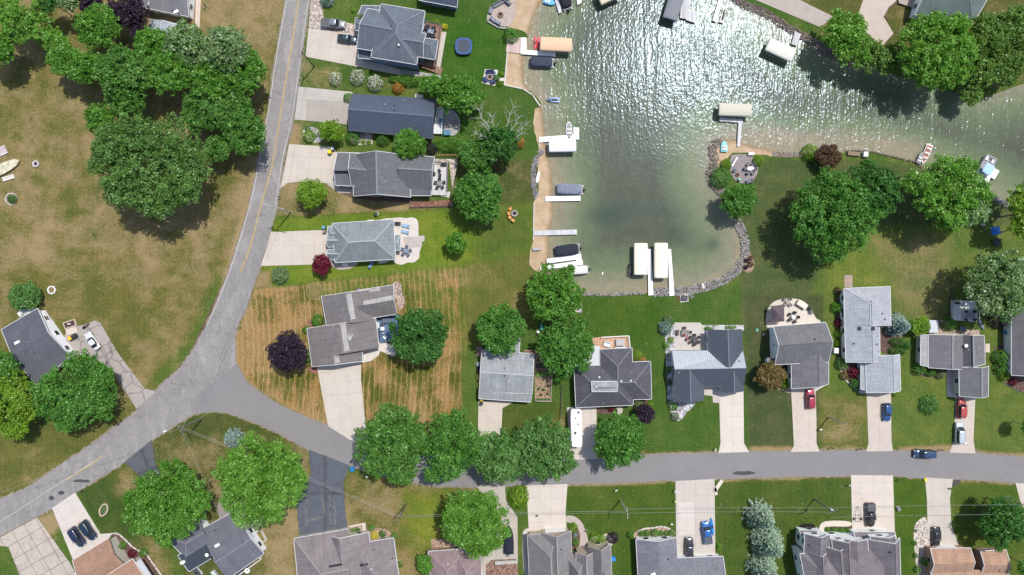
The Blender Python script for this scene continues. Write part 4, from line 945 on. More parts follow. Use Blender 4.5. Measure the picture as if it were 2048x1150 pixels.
house('house', 'steep grey-brown roofed house with three front gables and a curving paved walk', 'house', [
    W(q4(1055,1070, 1112,1066, 1120,1215, 1062,1225), 3.4, 7.4, 1, (1, 0), off=.75, skip='B', nowin='T', hf=1.1),
    W(q4(1082,1066, 1142,1062, 1144,1150, 1084,1152), 3.4, 6.4, 1, (0, 0), off=.5, skip='B', gar='T'),
    W(q4(1132,1112, 1175,1108, 1178,1215, 1137,1222), 3.4, 7.0, 1, (1, 0), off=.5, skip='LB', nowin='T'),
    W(q4(1152,1106, 1190,1104, 1191,1160, 1154,1162), 4.4, 6.4, 1, (0, 0), off=.5, skip='B', nowin='TL'),
    W(q4(1175,1093, 1221,1088, 1226,1215, 1180,1220), 3.6, 6.8, 1, (0, 0), off=.5, skip='LB', cap=0)], SGT, TAN, [(1122,1098,'dark'),(1207,1147,'dark')], cap=(.25,.235,.23), trim=plain((.45,.42,.40), .6))
house('house', 'salt-and-pepper grey L-shaped house behind a row of clipped round bushes', 'house', [
    W(q4(1272,1079, 1353,1075, 1360,1215, 1280,1220), 2.7, 4.6, 1, (0, 0), off=.5, skip='B', cap=0),
    W(q4(1330,1117, 1446,1113, 1450,1215, 1340,1218), 2.7, 4.7, 0, (0, 0), off=.5, skip='LB', gar='')], SSP, WHT, [(1336,1118,'dark'),(1306,1148,'unit')], cap=(.22,.22,.24))
house('house', 'large white-sided house with many purple-grey gables and dormers behind the wide drive', 'house', [
    W(q4(1610,1068, 1660,1069, 1658,1108, 1608,1106), 5.4, 7.6, 1, (0, 0), off=.46, skip='B'),
    W(q4(1600,1108, 1790,1090, 1795,1225, 1625,1230), 5.6, 9.2, 0, (1, 1), off=.5, skip='B'),
    W(q4(1618,1106, 1655,1106, 1660,1180, 1622,1180), 5.8, 7.9, 1, (0, 0), off=.5, skip='BL', nowin='TLR'),
    W(q4(1650,1094, 1692,1094, 1698,1170, 1656,1172), 6.0, 8.3, 1, (0, 0), off=.5, skip='B'),
    W(q4(1664,1079, 1702,1078, 1706,1150, 1668,1152), 6.0, 8.3, 1, (0, 0), off=.6, skip='B'),
    W(q4(1692,1080, 1735,1079, 1740,1160, 1696,1160), 5.9, 6.9, 1, (0, 0), off=.4, skip='BL', nowin='T'),
    W(q4(1735,1079, 1799,1076, 1803,1225, 1740,1228), 5.6, 8.7, 1, (0, 0), off=.62, skip='B'),
    W(q4(1741,1073, 1790,1071, 1790,1096, 1744,1098), 5.6, 7.0, 1, (0, 0), off=.6, skip='B', nowin='LR'),
    W(q4(1708,1064, 1789,1064, 1789,1078, 1708,1078), 3.0, 3.9, 0, off=1.0, skip='B', gar='T'),
    W(q4(1599,1060, 1635,1061, 1634,1070, 1600,1068), 3.0, 3.6, 0, off=1.0, skip='B', nowin='TLR')], SVI, WHT, [(1780,1104,'dark'),(1618,1090,'dark')], cap=(.20,.18,.19), capw=.14)
house('house', 'orange-brown roofed house with a slot courtyard, black car parked above it', 'house', [
    W(q4(1861,1097, 1941,1096, 1943,1145, 1862,1150), 2.7, 4.0, 0, off=.5, skip='B', nowin='R', cap=0, gar='T'),
    W(q4(1861,1140, 2016,1140, 2020,1215, 1862,1215), 2.7, 4.1, 0, off=.5, skip='TB', cap=0),
    W(q4(1961,1102, 2012,1100, 2014,1150, 1962,1150), 2.7, 3.9, 0, off=.5, skip='B', nowin='L', cap=0)], SOR2, BRK, [(1998,1141,'dark')], cap=(.4,.26,.18))
house('house', 'grey house at the top edge beside the pink path, left of the road', 'house', [
    W(q4(272,-70, 386,-55, 377,33, 283,14), 2.8, 4.8, 0, off=.5)], shingle((.22,.22,.235), .2), WHT, [(346,22,'dark'),(353,24,'unit')], [([(300,-5),(296,14)], .2, white)], cap=(.26,.26,.27))
house('shed', 'pale blue-grey roofed outbuilding under the leafy trees south of the white-trimmed house', 'shed', [
    W(q4(302,39, 370,53, 360,95, 292,82), 2.4, 3.4, 1, off=.4)], shingle((.40,.44,.48), .2), WHT, cap=(.35,.38,.42), trim=alu)
house('house', 'navy-roofed building cut off by the top edge above the big lawn', 'house', [
    W(q4(850,-75, 925,-62, 914,14, 838,0), 2.9, 5, 0, off=.5)], MT1, BLU, cap=(.1,.14,.2))
house('house', 'green-grey hipped house at the top edge beyond the bright lakeside tree', 'house', [
    W(q4(1852,-55, 1985,-20, 1946,47, 1830,29), 3.0, 5.4, 0, (0, 1), off=.5)], shingle((.13,.175,.17), .12), WHT, cap=(.17,.21,.2))
# ---------------------------------------------------------------- vehicles
def oval(a, b, n=16, e=2.6):
    out = []
    for i in range(n):
        t = 2*math.pi*(i+.5)/n; c, s = math.cos(t), math.sin(t)
        out.append((a*math.copysign(abs(c)**(2/e), c), b*math.copysign(abs(s)**(2/e), s)))
    return out
def wheels(t, xs, y, r=.34, w_=.24):
    for x in xs:
        for s_ in (-1, 1):
            ty = MB().tube((x, s_*(y-w_), r), (x, s_*y, r), r, r, 14).build('wheel', rubber, t)
            MB().tube((x, s_*(y-w_*.5), r), (x, s_*(y+.012), r), r*.6, r*.55, 10).build('rim', alu, ty)
redl = plain((.35, .02, .02), .3, coat=1); headl = plain((.75, .76, .78), .15, coat=1)
def car(name, label, cat, px, py, ang, colr, kind='sedan', group=None, L=None, rack=False):
    c = P(px, py, .6); t = thing(name, label, cat, (c.x, c.y, .05), R_(ang), group)
    D = dict(sedan=(4.7, 1.84, .92, 1.44, -1.75, .95, -1.05, .25), suv=(4.75, 1.95, 1.08, 1.74, -2.25, 1.05, -2.0, .42), van=(5.1, 2.0, 1.1, 1.78, -2.45, 1.55, -2.2, .75), pickup=(5.7, 2.0, 1.1, 1.86, -.75, 1.45, -.55, .85), hatch=(4.3, 1.8, .98, 1.52, -2.0, .95, -1.7, .3))[kind]
    L0, Wd, belt, top, cx0, cx1, rx0, rx1 = D; L = L or L0; hw = Wd/2; pm = paint(colr)
    rings = []
    prof = [(-.5, .74, .52, .72), (-.485, .86, .40, belt-.12), (-.44, .95, .30, belt-.03), (-.3, 1, .26, belt+.02), (0, 1, .26, belt+.02), (.2, 1, .26, belt), (.34, .97, .28, belt-.07), (.44, .90, .32, belt-.17), (.485, .78, .40, belt-.30), (.5, .66, .48, belt-.42)]
    if kind == 'pickup': prof[1:4] = [(-.495, .93, .42, belt-.02), (-.44, .98, .34, belt), (-.3, 1, .3, belt)]
    for fx, fw, z0, z1 in prof:
        w_ = hw*fw; x = fx*L; zm = (z0+z1)/2
        rings.append([(x, -w_*.92, z0), (x, -w_, zm-.05), (x, -w_*.985, zm+.12), (x, -w_*.88, z1-.03), (x, -w_*.45, z1+.015), (x, 0, z1+.03), (x, w_*.45, z1+.015), (x, w_*.88, z1-.03), (x, w_*.985, zm+.12), (x, w_, zm-.05), (x, w_*.92, z0)])
    MB().loft(rings).build('body', pm, t, smooth=True, fix=True)
    b = belt-.02; g = []
    for z, x0, x1, w_ in ((b, cx0, cx1, hw*.90), (b+(top-b)*.5, cx0*.5+rx0*.5, cx1*.5+rx1*.5, hw*.85), (top-.03, rx0, rx1, hw*.74)):
        m = (x0+x1)/2; g.append([(m+x, y, z) for x, y in oval((x1-x0)/2, w_, 20, 4.5)])
    MB().loft(g).build('windows', glassm(), t, smooth=False, fix=True)
    m = (rx0+rx1)/2; a = (rx1-rx0)/2
    MB().loft([[(m+x, y, top-.045) for x, y in oval(a+.03, hw*.76, 20, 4.5)], [(m+x, y, top-.005) for x, y in oval(a, hw*.74, 20, 4)], [(m+x, y, top+.035) for x, y in oval(a*.8, hw*.58, 20, 3.5)]]).build('roof', pm, t, smooth=True, fix=True)
    for s_ in (-1, 1):                                       # pillars
        for xa, xb in ((cx1*.93, rx1*.96), (cx0*.96, rx0*.97)):
            MB().bar((xa, s_*hw*.87, b), (xb, s_*hw*.745, top-.02), .07, .05).build('pillar', pm, t)
        MB().box(.62 if kind != 'pickup' else 1.0, s_*(hw+.10), belt-.02, .14, .2, .14).build('mirror', pm, t)
        MB().box(L/2-.14, s_*hw*.60, belt-.38, .12, .34, .14, rz=-s_*.3).build('headlight', headl, t)
        MB().box(-L/2+.06, s_*hw*.72, belt-.24, .09, .26, .2).build('taillight', redl, t)
    if kind == 'pickup':
        MB().box(-1.83, 0, belt+.034, 1.75, Wd*.80, .012).box(-1.83, 0, belt-.3, 1.6, Wd*.7, .2).build('truck_bed', dgrey, t)
        MB().bar((-2.75, -hw*.9, belt+.09), (-.95, -hw*.9, belt+.09), .1, .1).bar((-2.75, hw*.9, belt+.09), (-.95, hw*.9, belt+.09), .1, .1).build('bed_rail', pm, t)
    if rack:
        for s_ in (-1, 1): MB().bar((rx0+.3, s_*hw*.6, top+.07), (rx1-.2, s_*hw*.6, top+.07), .05, .05).build('roof_rail', alu, t)
    wheels(t, (-L*.30, L*.31), hw*.985)
    return t
car('pickup_truck','silver-grey pickup parked in the gravel bay beside the blue-grey house','pickup truck',667,48,-5,(.20,.21,.24),'pickup')
car('parked_car','dark teal car nosed under the eave of the blue-grey house','car',695,78,-7,(.02,.05,.065),'sedan')
car('parked_car','white car on the cracked drive of the slate-dark house','car',185,682,125,(.75,.76,.78),'sedan')
car('parked_car','dark blue car on the left before the terracotta garage','car',155,1073,-57,(.008,.018,.06),'van')
car('parked_car','dark blue-green car on the right before the terracotta garage','car',177,1060,-57,(.006,.025,.055),'van')
car('parked_car','crimson car close to the garage of the grey house with the white gable','car',1620,797,92,(.36,.02,.05),'suv')
car('parked_car','bright blue car alone on the drive below the pale grey garage','car',1773,824,-90,(.01,.07,.22),'hatch')
car('parked_car','brick-red car in front of the silver van on one drive','car',1922,816,87,(.42,.06,.055),'suv')
car('parked_car','silver-white van behind the brick-red car, near the road','van',1918,866,89,(.52,.56,.60),'van',rack=True)
car('moving_car','dark blue car driving on the lower road','car',1848,907,178,(.02,.06,.13),'van')
car('pickup_truck','black pickup on the wide drive of the white-sided house','pickup truck',1740,1029,-90,(.012,.013,.015),'pickup')
car('parked_car','black car on the drive above the orange-brown roof','car',1872,1073,-91,(.01,.010,.013),'sedan')
car('parked_car','charcoal car beside the salt-and-pepper roof','car',1378,1094,90,(.035,.037,.045),'suv')
car('pickup_truck','bright blue pickup with dark bed cover next to the blue kayak','pickup truck',1413,1064,98,(.015,.13,.42),'pickup',L=5.2)
# camper trailer
c = P(1153,856,3.0); t = thing('camper_trailer','long white camper trailer with roof vents beside the round dark tree','camper trailer',(c.x,c.y,.05),R_(90+1.5))
MB().prism(oval(4.35,1.24,20,9), .55, 3.05).build('body', plain((.78,.79,.80),.35), t)
MB().prism(oval(4.30,1.20,20,9), 3.053, 3.12).build('roof', plain((.72,.73,.74),.5,var=.08,sc=1), t)
for x, y, s_ in ((3.6,-.55,.5),(2.3,.2,.3),(.9,-.4,.35),(-1.1,.35,.6)): MB().box(x,y,3.123,s_,s_,.14,taper=.85).build('roof_vent', dgrey if s_>.3 else black, t)
for s_ in (-1,1): MB().box(.9,s_*1.253,1.5,1.4,.05,.6).build('window', glassm(), t); MB().box(-2.2,s_*1.253,1.5,.9,.05,.6).build('window', glassm(), t)
MB().bar((-4.3,.5,.55),(-5.3,0,.55),.09,.1).bar((-4.3,-.5,.55),(-5.3,0,.55),.09,.1).build('tow_hitch', dgrey, t)
MB().bar((-3.2,1.3,2.9),(3.0,1.3,2.9),.16,.14).build('awning', mgrey, t)
wheels(t,(-.6,.45),1.2,.36,.22)
# boat under a dark cover on a trailer
c = P(1018,1080,1.2); t = thing('trailered_boat','boat under a dark navy cover on the side drive by the mauve-brown house','boat',(c.x,c.y,.05),R_(90))
def hullring(L, W_, z0, z1, n=9, sharp=1.6):
    r0 = []; r1 = []
    for i in range(n):
        f = i/(n-1); x = -L/2+L*f; w_ = W_/2*(1-f**sharp*1.0 if f > .35 else 1-.35**sharp*f/.35*1.0); w_ = W_/2*math.sqrt(max(.0, 1-max(0, (f-.35)/.65)**2)); r1.append((x, w_)); 
    L1 = [(x, -y) for x, y in r1]+[(x, y) for x, y in reversed(r1[:-1])]
    return L1
def hull(t, L, W_, z0, z1, mat, name='hull', tp=.8):
    o1 = hullring(L, W_, 0, 0); MB().loft([[(x*tp, y*tp*.8, z0) for x, y in o1], [(x*.97, y*.96, z0+(z1-z0)*.5) for x, y in o1], [(x, y, z1) for x, y in o1]]).build(name, mat, t, fix=True); return o1
o1 = hull(t, 6.6, 2.2, .5, 1.15, plain((.6,.62,.64),.3))
MB().loft([[(x*1.01, y*1.02, 1.13) for x, y in o1],[(x*.92, y*.75, 1.45) for x, y in o1],[(x*.7, y*.25, 1.62) for x, y in o1]]).build('cover', plain((.012,.016,.028),.85,var=.3), t, fix=True)
MB().box(-3.5,0,.8,.4,.5,.9).build('outboard_motor', mgrey, t); wheels(t,(-1.0,),1.1,.3,.2)
MB().bar((3.2,0,.45),(4.4,0,.45),.1,.1).bar((-3,-.7,.45),(3.2,0,.45),.08,.1).bar((-3,.7,.45),(3.2,0,.45),.08,.1).build('trailer_frame', dgrey, t)
# small trailer frame on the wide drive, motorcycle, rubble pile
c = P(1714,1030); t = thing('boat_trailer','empty metal trailer frame left of the black pickup','trailer',(c.x,c.y,.05),R_(90))
MB().bar((-1.3,-.6,.5),(1.0,-.6,.5),.07,.07).bar((-1.3,.6,.5),(1.0,.6,.5),.07,.07).bar((1.0,-.6,.5),(2.3,0,.5),.07,.07).bar((1.0,.6,.5),(2.3,0,.5),.07,.07).bar((-1.3,-.7,.5),(-1.3,.7,.5),.07,.07).bar((-.6,-.7,.5),(-.6,.7,.5),.07,.07).bar((.2,-.7,.5),(.2,.7,.5),.07,.07).build('frame', dgrey, t)
wheels(t,(-.8,),.95,.28,.2)
c = P(174,652); t = thing('motorcycle','dark motorcycle at the top of the cracked drive, above the white car','motorcycle',(c.x,c.y,.05),R_(40))
for x in (-.7,.7): MB().tube((x,-.06,.32),(x,.06,.32),.32,.32,14).build('wheel', rubber, t)
MB().loft([[(x,y,.4) for x,y in oval(.6,.12)],[(x,y,.8) for x,y in oval(.5,.17)]]).build('body', plain((.12,.02,.02),.3,coat=1), t); MB().box(-.3,0,.8,.6,.28,.1).build('seat', black, t)
MB().bar((.45,-.38,1.0),(.45,.38,1.0),.04,.04).bar((.45,0,1.0),(.7,0,.32),.05,.05).build('handlebar', alu, t)
# ---------------------------------------------------------------- docks, lifts and boats
WZ = -.25
PLK = plain((.74,.74,.74),.55,var=.05); PLKG = wood((.50,.50,.51),.3,.8); PLKW = wood((.70,.69,.68),.45,.8)
def dock(label, segs, mat=None, z=.28):
    """segs: list of px quads (lists of 4 points)"""
    a = segs[0]; c = P(sum(p[0] for p in a)/4, sum(p[1] for p in a)/4, z); t = thing('dock', label, 'dock', (c.x, c.y, 0)); off = (c.x, c.y, 0)
    for i, q in enumerate(segs):
        wp = [P(x, y, z) for x, y in q]
        MB().prism([(v.x, v.y) for v in wp], z-.09, z+i*.004).build('deck', mat or PLK, t, off=off)
        e1 = (wp[1]-wp[0]).length; e2 = (wp[2]-wp[1]).length; A, B, C_, D = wp if e1 > e2 else (wp[1], wp[2], wp[3], wp[0]); n = max(2, int((B-A).length/3.2)+1)
        for k in range(n):
            f = (k+.06)/(n-.88) if n > 1 else .5
            for u, v in ((A, B), (D, C_)):
                p = u.lerp(v, min(.98, f)); MB().tube((p.x, p.y, -1.4), (p.x, p.y, z+.16), .045, .045, 6).build('post', alu, t, off=off)
    return t
def rot4(px, py, w_, h_, ang):
    a = R_(ang); c, s = math.cos(a), math.sin(a); return [(px+x*c+y*s, py-x*s+y*c) for x, y in ((-w_/2,-h_/2),(w_/2,-h_/2),(w_/2,h_/2),(-w_/2,h_/2))]
def lift(label, px, py, w_, h_, ang, colr, cz=2.1, group=None, cove=.22, boat=True):
    """boat lift with canopy; w_,h_ in picture units at canopy height"""
    c = P(px, py, cz); k = (H-cz)/H/S; L, Wd = w_*k, h_*k; t = thing('boat_lift', label, 'boat lift', (c.x, c.y, 0), R_(ang), group)
    key = ('cv', colr)
    if key not in _mc:
        m = NT('canopy_fabric', Roughness=.7); x = m.sep(m.obj())[0]; f = m.math('FRACT', m.math('DIVIDE', x, .62))
        m.col(m.mix(1.0, colr, m.ramp(f, [(0,.90),(.08,1.),(.92,1.),(1,.90)]), 'MULTIPLY')); _mc[key] = m.m
    rings = []
    for fx, s_, dz in ((-1,.86,-.28),(-.985,.96,-.10),(-.93,1,0),(-.5,1,.02),(0,1,.02),(.5,1,.02),(.93,1,0),(.985,.96,-.10),(1,.86,-.28)):
        x = fx*L/2; hw = Wd/2*s_; rings.append([(x,-hw,cz-.55),(x,-hw,cz-.12+dz),(x,-hw*.86,cz+.05+dz),(x,-hw*.45,cz+.20+dz),(x,0,cz+.25+dz),(x,hw*.45,cz+.20+dz),(x,hw*.86,cz+.05+dz),(x,hw,cz-.12+dz),(x,hw,cz-.55)])
    MB().loft(rings, cap=False).build('canopy', _mc[key], t)
    for sx in (-1,1):
        for sy in (-1,1): MB().tube((sx*L*.33, sy*Wd*.42, -1.5), (sx*L*.33, sy*Wd*.42, cz-.1), .06, .06, 6).build('post', alu, t)
    for sy in (-1,1): MB().bar((-L*.48, sy*Wd*.42, cz-.35), (L*.48, sy*Wd*.42, cz-.35), .08, .1).bar((-L*.36, sy*Wd*.42, .1), (L*.36, sy*Wd*.42, .1), .1, .12).build('side_beam', alu, t)
    MB().bar((-L*.33,-Wd*.42,.0),(-L*.33,Wd*.42,.0),.1,.1).bar((L*.33,-Wd*.42,.0),(L*.33,Wd*.42,.0),.1,.1).build('cradle', alu, t)
    return t
lift('long tan boat canopy beside the red kayaks',1112,88,64,27,-3,(.62,.42,.27))
lift('cream boat canopy standing alone off the right dock corner',1470.5,219,66,25,-2,(.50,.47,.38))
lift('tilted cream boat canopy near the upper right rock shore',1562,99,58,27,-25,(.60,.60,.52))
lift('left of the two tall cream canopies at the south shore',1282,518,64,27,90,(.70,.64,.52))
lift('right of the two tall cream canopies at the south shore',1322.5,521,71,27,90,(.70,.64,.52))
lift('white boat canopy against the L-shaped white dock',1125,291,55,24,1,(.70,.71,.73))
lift('dark grey boat canopy at the top edge over the lake',1352,-2,85,30,73,(.16,.17,.19))
lift('tan canopy corner at the top edge',1218,-12,46,26,25,(.58,.50,.36))
dock('L-shaped bright white dock attached to the wooden shore deck',[[(1043,75),(1053,75),(1053,100),(1041,107)],[(1053,100),(1111,104),(1111,113),(1041,108)]])
dock('white L-shaped dock beside the white canopy',[[(1078,274),(1147,269),(1147,278),(1078,285)],[(1147,255),(1158,255),(1158,279),(1147,279)]])
dock('short white dock below the grey-covered pontoon boat',[rot4(1126,397,70,10,1)])
dock('grey plank dock reaching from the narrow beach',[rot4(1111,465,86,10,1.5)],PLKG)
dock('upper of the two parallel white docks by the navy-covered pontoon',[[(1093,518),(1162,507),(1163,518),(1094,527)],[(1152,518),(1163,516),(1164,522),(1153,524)]])
dock('lower of the two parallel white docks, partly under the spiky tree',[[(1080,533),(1165,520),(1166,529),(1081,541)]])
dock('white dock right of the left cream canopy, reaching the south shore',[[(1295,498),(1302,498),(1307,590),(1297,591)]])
dock('white dock right of the right cream canopy, reaching the south shore',[[(1336,498),(1342,498),(1349,591),(1339,592)]])
dock('light grey dock under the cream canopy with a walkway to the peninsula',[[(1439,235),(1486,238),(1486,246),(1439,242)],[(1477,245),(1484,245),(1480,293),(1474,293)]],PLKG)
dock('tan narrow dock by the upper right concrete lane',[[(1590,62),(1602,68),(1594,92),(1583,88)]],PLKG)
dock('grey platform dock beside the dark canopy at the top',[[(1365,-30),(1390,-30),(1374,38),(1360,36)],[(1378,21),(1397,25),(1390,46),(1372,40)]],PLKG)
dock('slim white dock beside the covered jet ski at the top',[[(1446,-30),(1456,-30),(1432,44),(1425,41)]])
dock('white dock stub at the top edge left of the tan canopy',[[(1150,-25),(1160,-30),(1163,5),(1155,10)]])
dock('grey dock at the top edge beside the black-covered boat',[[(1097,-40),(1107,-40),(1124,24),(1118,27)]],PLKG)
dock('white dock with a square platform next to the pontoon boat on the right',[[(1979,336),(1990,341),(1969,378),(1962,377)],[(1982,332),(1999,342),(1989,359),(1975,350)]])
def pontoon(label, px, py, L, Wd, ang, cover, open_=False):
    c = P(px, py, .7); t = thing('pontoon_boat', label, 'pontoon boat', (c.x, c.y, WZ), R_(ang))
    for s_ in (-1,1): MB().loft([[(x, s_*Wd*.34+r*math.cos(a), .18+r*math.sin(a)) for a in np.linspace(0,2*math.pi,10,endpoint=False)] for x, r in ((-L/2,.22),(L*.38,.3),(L*.46,.2),(L*.5,.04))]).build('pontoon', alu, t)
    MB().prism([(x,y) for x,y in oval(L/2*.96,Wd/2,20,7)], .5, .62).build('deck', mgrey, t)
    MB().box(-L/2-.2,0,.1,.35,.4,.95).box(-L/2-.3,0,.95,.6,.42,.35,taper=.8).build('outboard_motor', black, t)
    if not open_:
        a, b = L*.45, Wd/2*.98; r = [[(x+.1,y,.66) for x,y in oval(a,b,24,5)],[(x+.1,y,1.15) for x,y in oval(a*.985,b*.97,24,5)],[(x+.1,y,1.42) for x,y in oval(a*.90,b*.78,24,4)],[(x+.1,y,1.52) for x,y in oval(a*.7,b*.45,24,3)]]
        MB().loft(r).build('cover', plain(cover,.85,var=.2,sc=2), t, fix=True)
        MB().bar((-L*.2,-b*.8,1.45),(-L*.2,b*.8,1.45),.1,.06).bar((L*.08,-b*.8,1.47),(L*.08,b*.8,1.47),.1,.06).build('cover_strap', plain(mul(cover,1.8),.8), t)
    else:
        for s_ in (-1,1): MB().bar((-L*.3,s_*Wd*.48,1.1),(L*.44,s_*Wd*.48,1.1),.06,.5).build('rail', white, t)
        MB().bar((L*.44,-Wd*.48,1.1),(L*.44,Wd*.48,1.1),.06,.5).build('rail', white, t)
        for x, y, w_, h_ in ((L*.36,-.75,1.3,.6),(L*.36,.75,1.3,.6),(-L*.28,0,.7,1.9)): MB().box(x,y,.62,w_,h_,.45).build('bench_seat', plain((.62,.56,.55),.6), t)
        MB().box(0,-.7,.62,.5,.5,.8).build('helm_console', plain((.35,.36,.4),.5), t)
        MB().loft([[(x-.6,y,2.5) for x,y in oval(1.3,1.15,16,5)],[(x-.6,y,2.62) for x,y in oval(1.1,.95,16,5)]]).build('sun_top', plain(cover,.7), t, fix=True)
        for sx in (-1,1):
            for sy in (-1,1): MB().tube((-.6+sx*1.1,sy*1.0,.6),(-.6+sx*1.1,sy*1.0,2.5),.03).build('top_pole', alu, t)
    return t
pontoon('black-blue covered pontoon boat against the bright white dock',1083,124,5.9,2.5,178,(.035,.043,.065))
pontoon('light grey covered pontoon boat above the short white dock',1139,378,6.6,2.6,178,(.17,.19,.24))
pontoon('navy covered pontoon boat beside the two parallel docks',1134,500,6.3,2.7,188,(.016,.02,.035))
pontoon('open pontoon boat with pale blue sun top on the right side of the lake',1970,336,6.6,2.5,60,(.35,.52,.75),True)
pontoon('black covered boat at the top edge between two docks',1127,-8,6.5,2.6,112,(.012,.012,.018))
pontoon('boat with a pale cream cover half under the spiky tree',1160,540,4.2,2.1,185,(.62,.60,.58))
def rowboat(name, label, cat, px, py, L, Wd, ang, mat, inner, z=WZ, seats=2, motor=False):
    c = P(px, py, .3); t = thing(name, label, cat, (c.x, c.y, z+.02), R_(ang))
    o1 = hull(t, L, Wd, -.05, .5, mat); MB().prism([(x*.9, y*.86) for x, y in o1], .503, .52).build('cockpit', inner, t)
    for i in range(seats): MB().box(-L*.28+i*L*.24, 0, .52, .4, Wd*.7, .22).build('seat', plain((.62,.58,.55),.6), t)
    if motor: MB().box(-L/2-.12, 0, .2, .35, .35, .6).build('outboard_motor', black, t)
    return t
rowboat('motorboat','small white motorboat moored alongside the white canopy dock','motorboat',1138,258,3.6,1.5,92,white,mgrey,motor=True)
rowboat('motorboat','slim white fishing boat with brown interior on the right shore','motorboat',1853,308,4.8,1.5,-112,white,plain((.30,.12,.07),.6),seats=3)
rowboat('rowboat','dark grey flat rowboat beside the slim white fishing boat','rowboat',1841,315,3.0,1.2,68,dgrey,mgrey)
rowboat('pedal_boat','turquoise pedal boat pulled up on the peninsula sand','pedal boat',1448,293,2.5,1.5,88,plain((.05,.50,.58),.4),plain((.05,.38,.46),.4),z=.0)
rowboat('pedal_boat','bright blue inflatable boat at the top edge of the beach','inflatable boat',1099,3,2.8,1.5,-20,plain((.01,.26,.60),.4),plain((.02,.33,.68),.4))
rowboat('rowboat','weathered cream hull lying upturned in the dry field at the left edge','boat hull',14,334,7.0,2.4,27,plain((.52,.48,.36),.8,var=.3,sc=1.5),plain((.50,.46,.33),.8,var=.4,sc=1.5),z=.1,seats=0)
rowboat('rowboat','small white cart-boat on the bare soil under the pontoon-side tree','small boat',1830,352,2.2,1.4,60,white,plain((.7,.6,.62),.6),z=.05,seats=1)
def kayak(label, px, py, ang, colr, L=3.2, z=WZ, cat='kayak', flat=False, name='kayak', Wd=.7):
    c = P(px, py, .2); t = thing(name, label, cat, (c.x, c.y, z+.04), R_(ang), 'kayaks' if 'red' in label else None)
    r = []
    for f in np.linspace(-1, 1, 9):
        w_ = Wd/2*math.sqrt(max(.01, 1-f*f)); h_ = .03 if flat else .14; r.append([(f*L/2, -w_, h_), (f*L/2, -w_*.6, 0), (f*L/2, w_*.6, 0), (f*L/2, w_, h_), (f*L/2, w_*.5, h_*2), (f*L/2, -w_*.5, h_*2)])
    MB().loft(r).build('hull', plain(colr, .4), t, fix=True)
    if not flat: MB().prism(oval(.42, .2), .285, .30).build('cockpit', black, t)
kayak('left red kayak floating by the tan canopy',1070.5,85,90,(.62,.04,.06)); kayak('right red kayak floating by the tan canopy',1076.5,85,86,(.62,.05,.07))
kayak('white paddleboard lying on the narrow beach stones',1076,354,80,(.75,.76,.76),3.0,.1,'paddleboard',True,'paddleboard')
kayak('long blue kayak lying beside the blue pickup',1424,1053,97,(.02,.22,.55),4.2,.12)
kayak('yellow canoe leaning along the left wall of the light grey house',955,762,90,(.55,.48,.05),4.0,.1,'canoe',False,'canoe')
kayak('black canoe lying just above the yellow one at the light grey house',956,735,88,(.03,.03,.03),3.4,.1,'canoe',False,'canoe')
def jetski(label, px, py, ang, colr, z=WZ, L=3.1):
    c = P(px, py, .3); t = thing('jet_ski', label, 'jet ski', (c.x, c.y, z), R_(ang)); hull(t, L, 1.15, -.05, .45, plain(colr, .35))
    MB().loft([[(x-.3,y,.45) for x,y in oval(.95,.26)],[(x-.3,y,.8) for x,y in oval(.8,.17)]]).build('seat', black, t, fix=True)
    MB().loft([[(x+.75,y,.45) for x,y in oval(.55,.4)],[(x+.6,y,.85) for x,y in oval(.3,.2)]]).build('hood', plain(mul(colr,.6),.3), t, fix=True); MB().bar((.55,-.38,.95),(.55,.38,.95),.05,.05).build('handlebar', black, t)
jetski('pale blue jet ski floating off the lawn corner',1106,199,176,(.20,.30,.48)); jetski('black jet ski left of the two tall cream canopies',1260,539,90,(.02,.022,.03),L=3.3); jetski('dark covered jet ski beside the slim white dock at the top',1448,30,70,(.03,.032,.04),L=3.8)
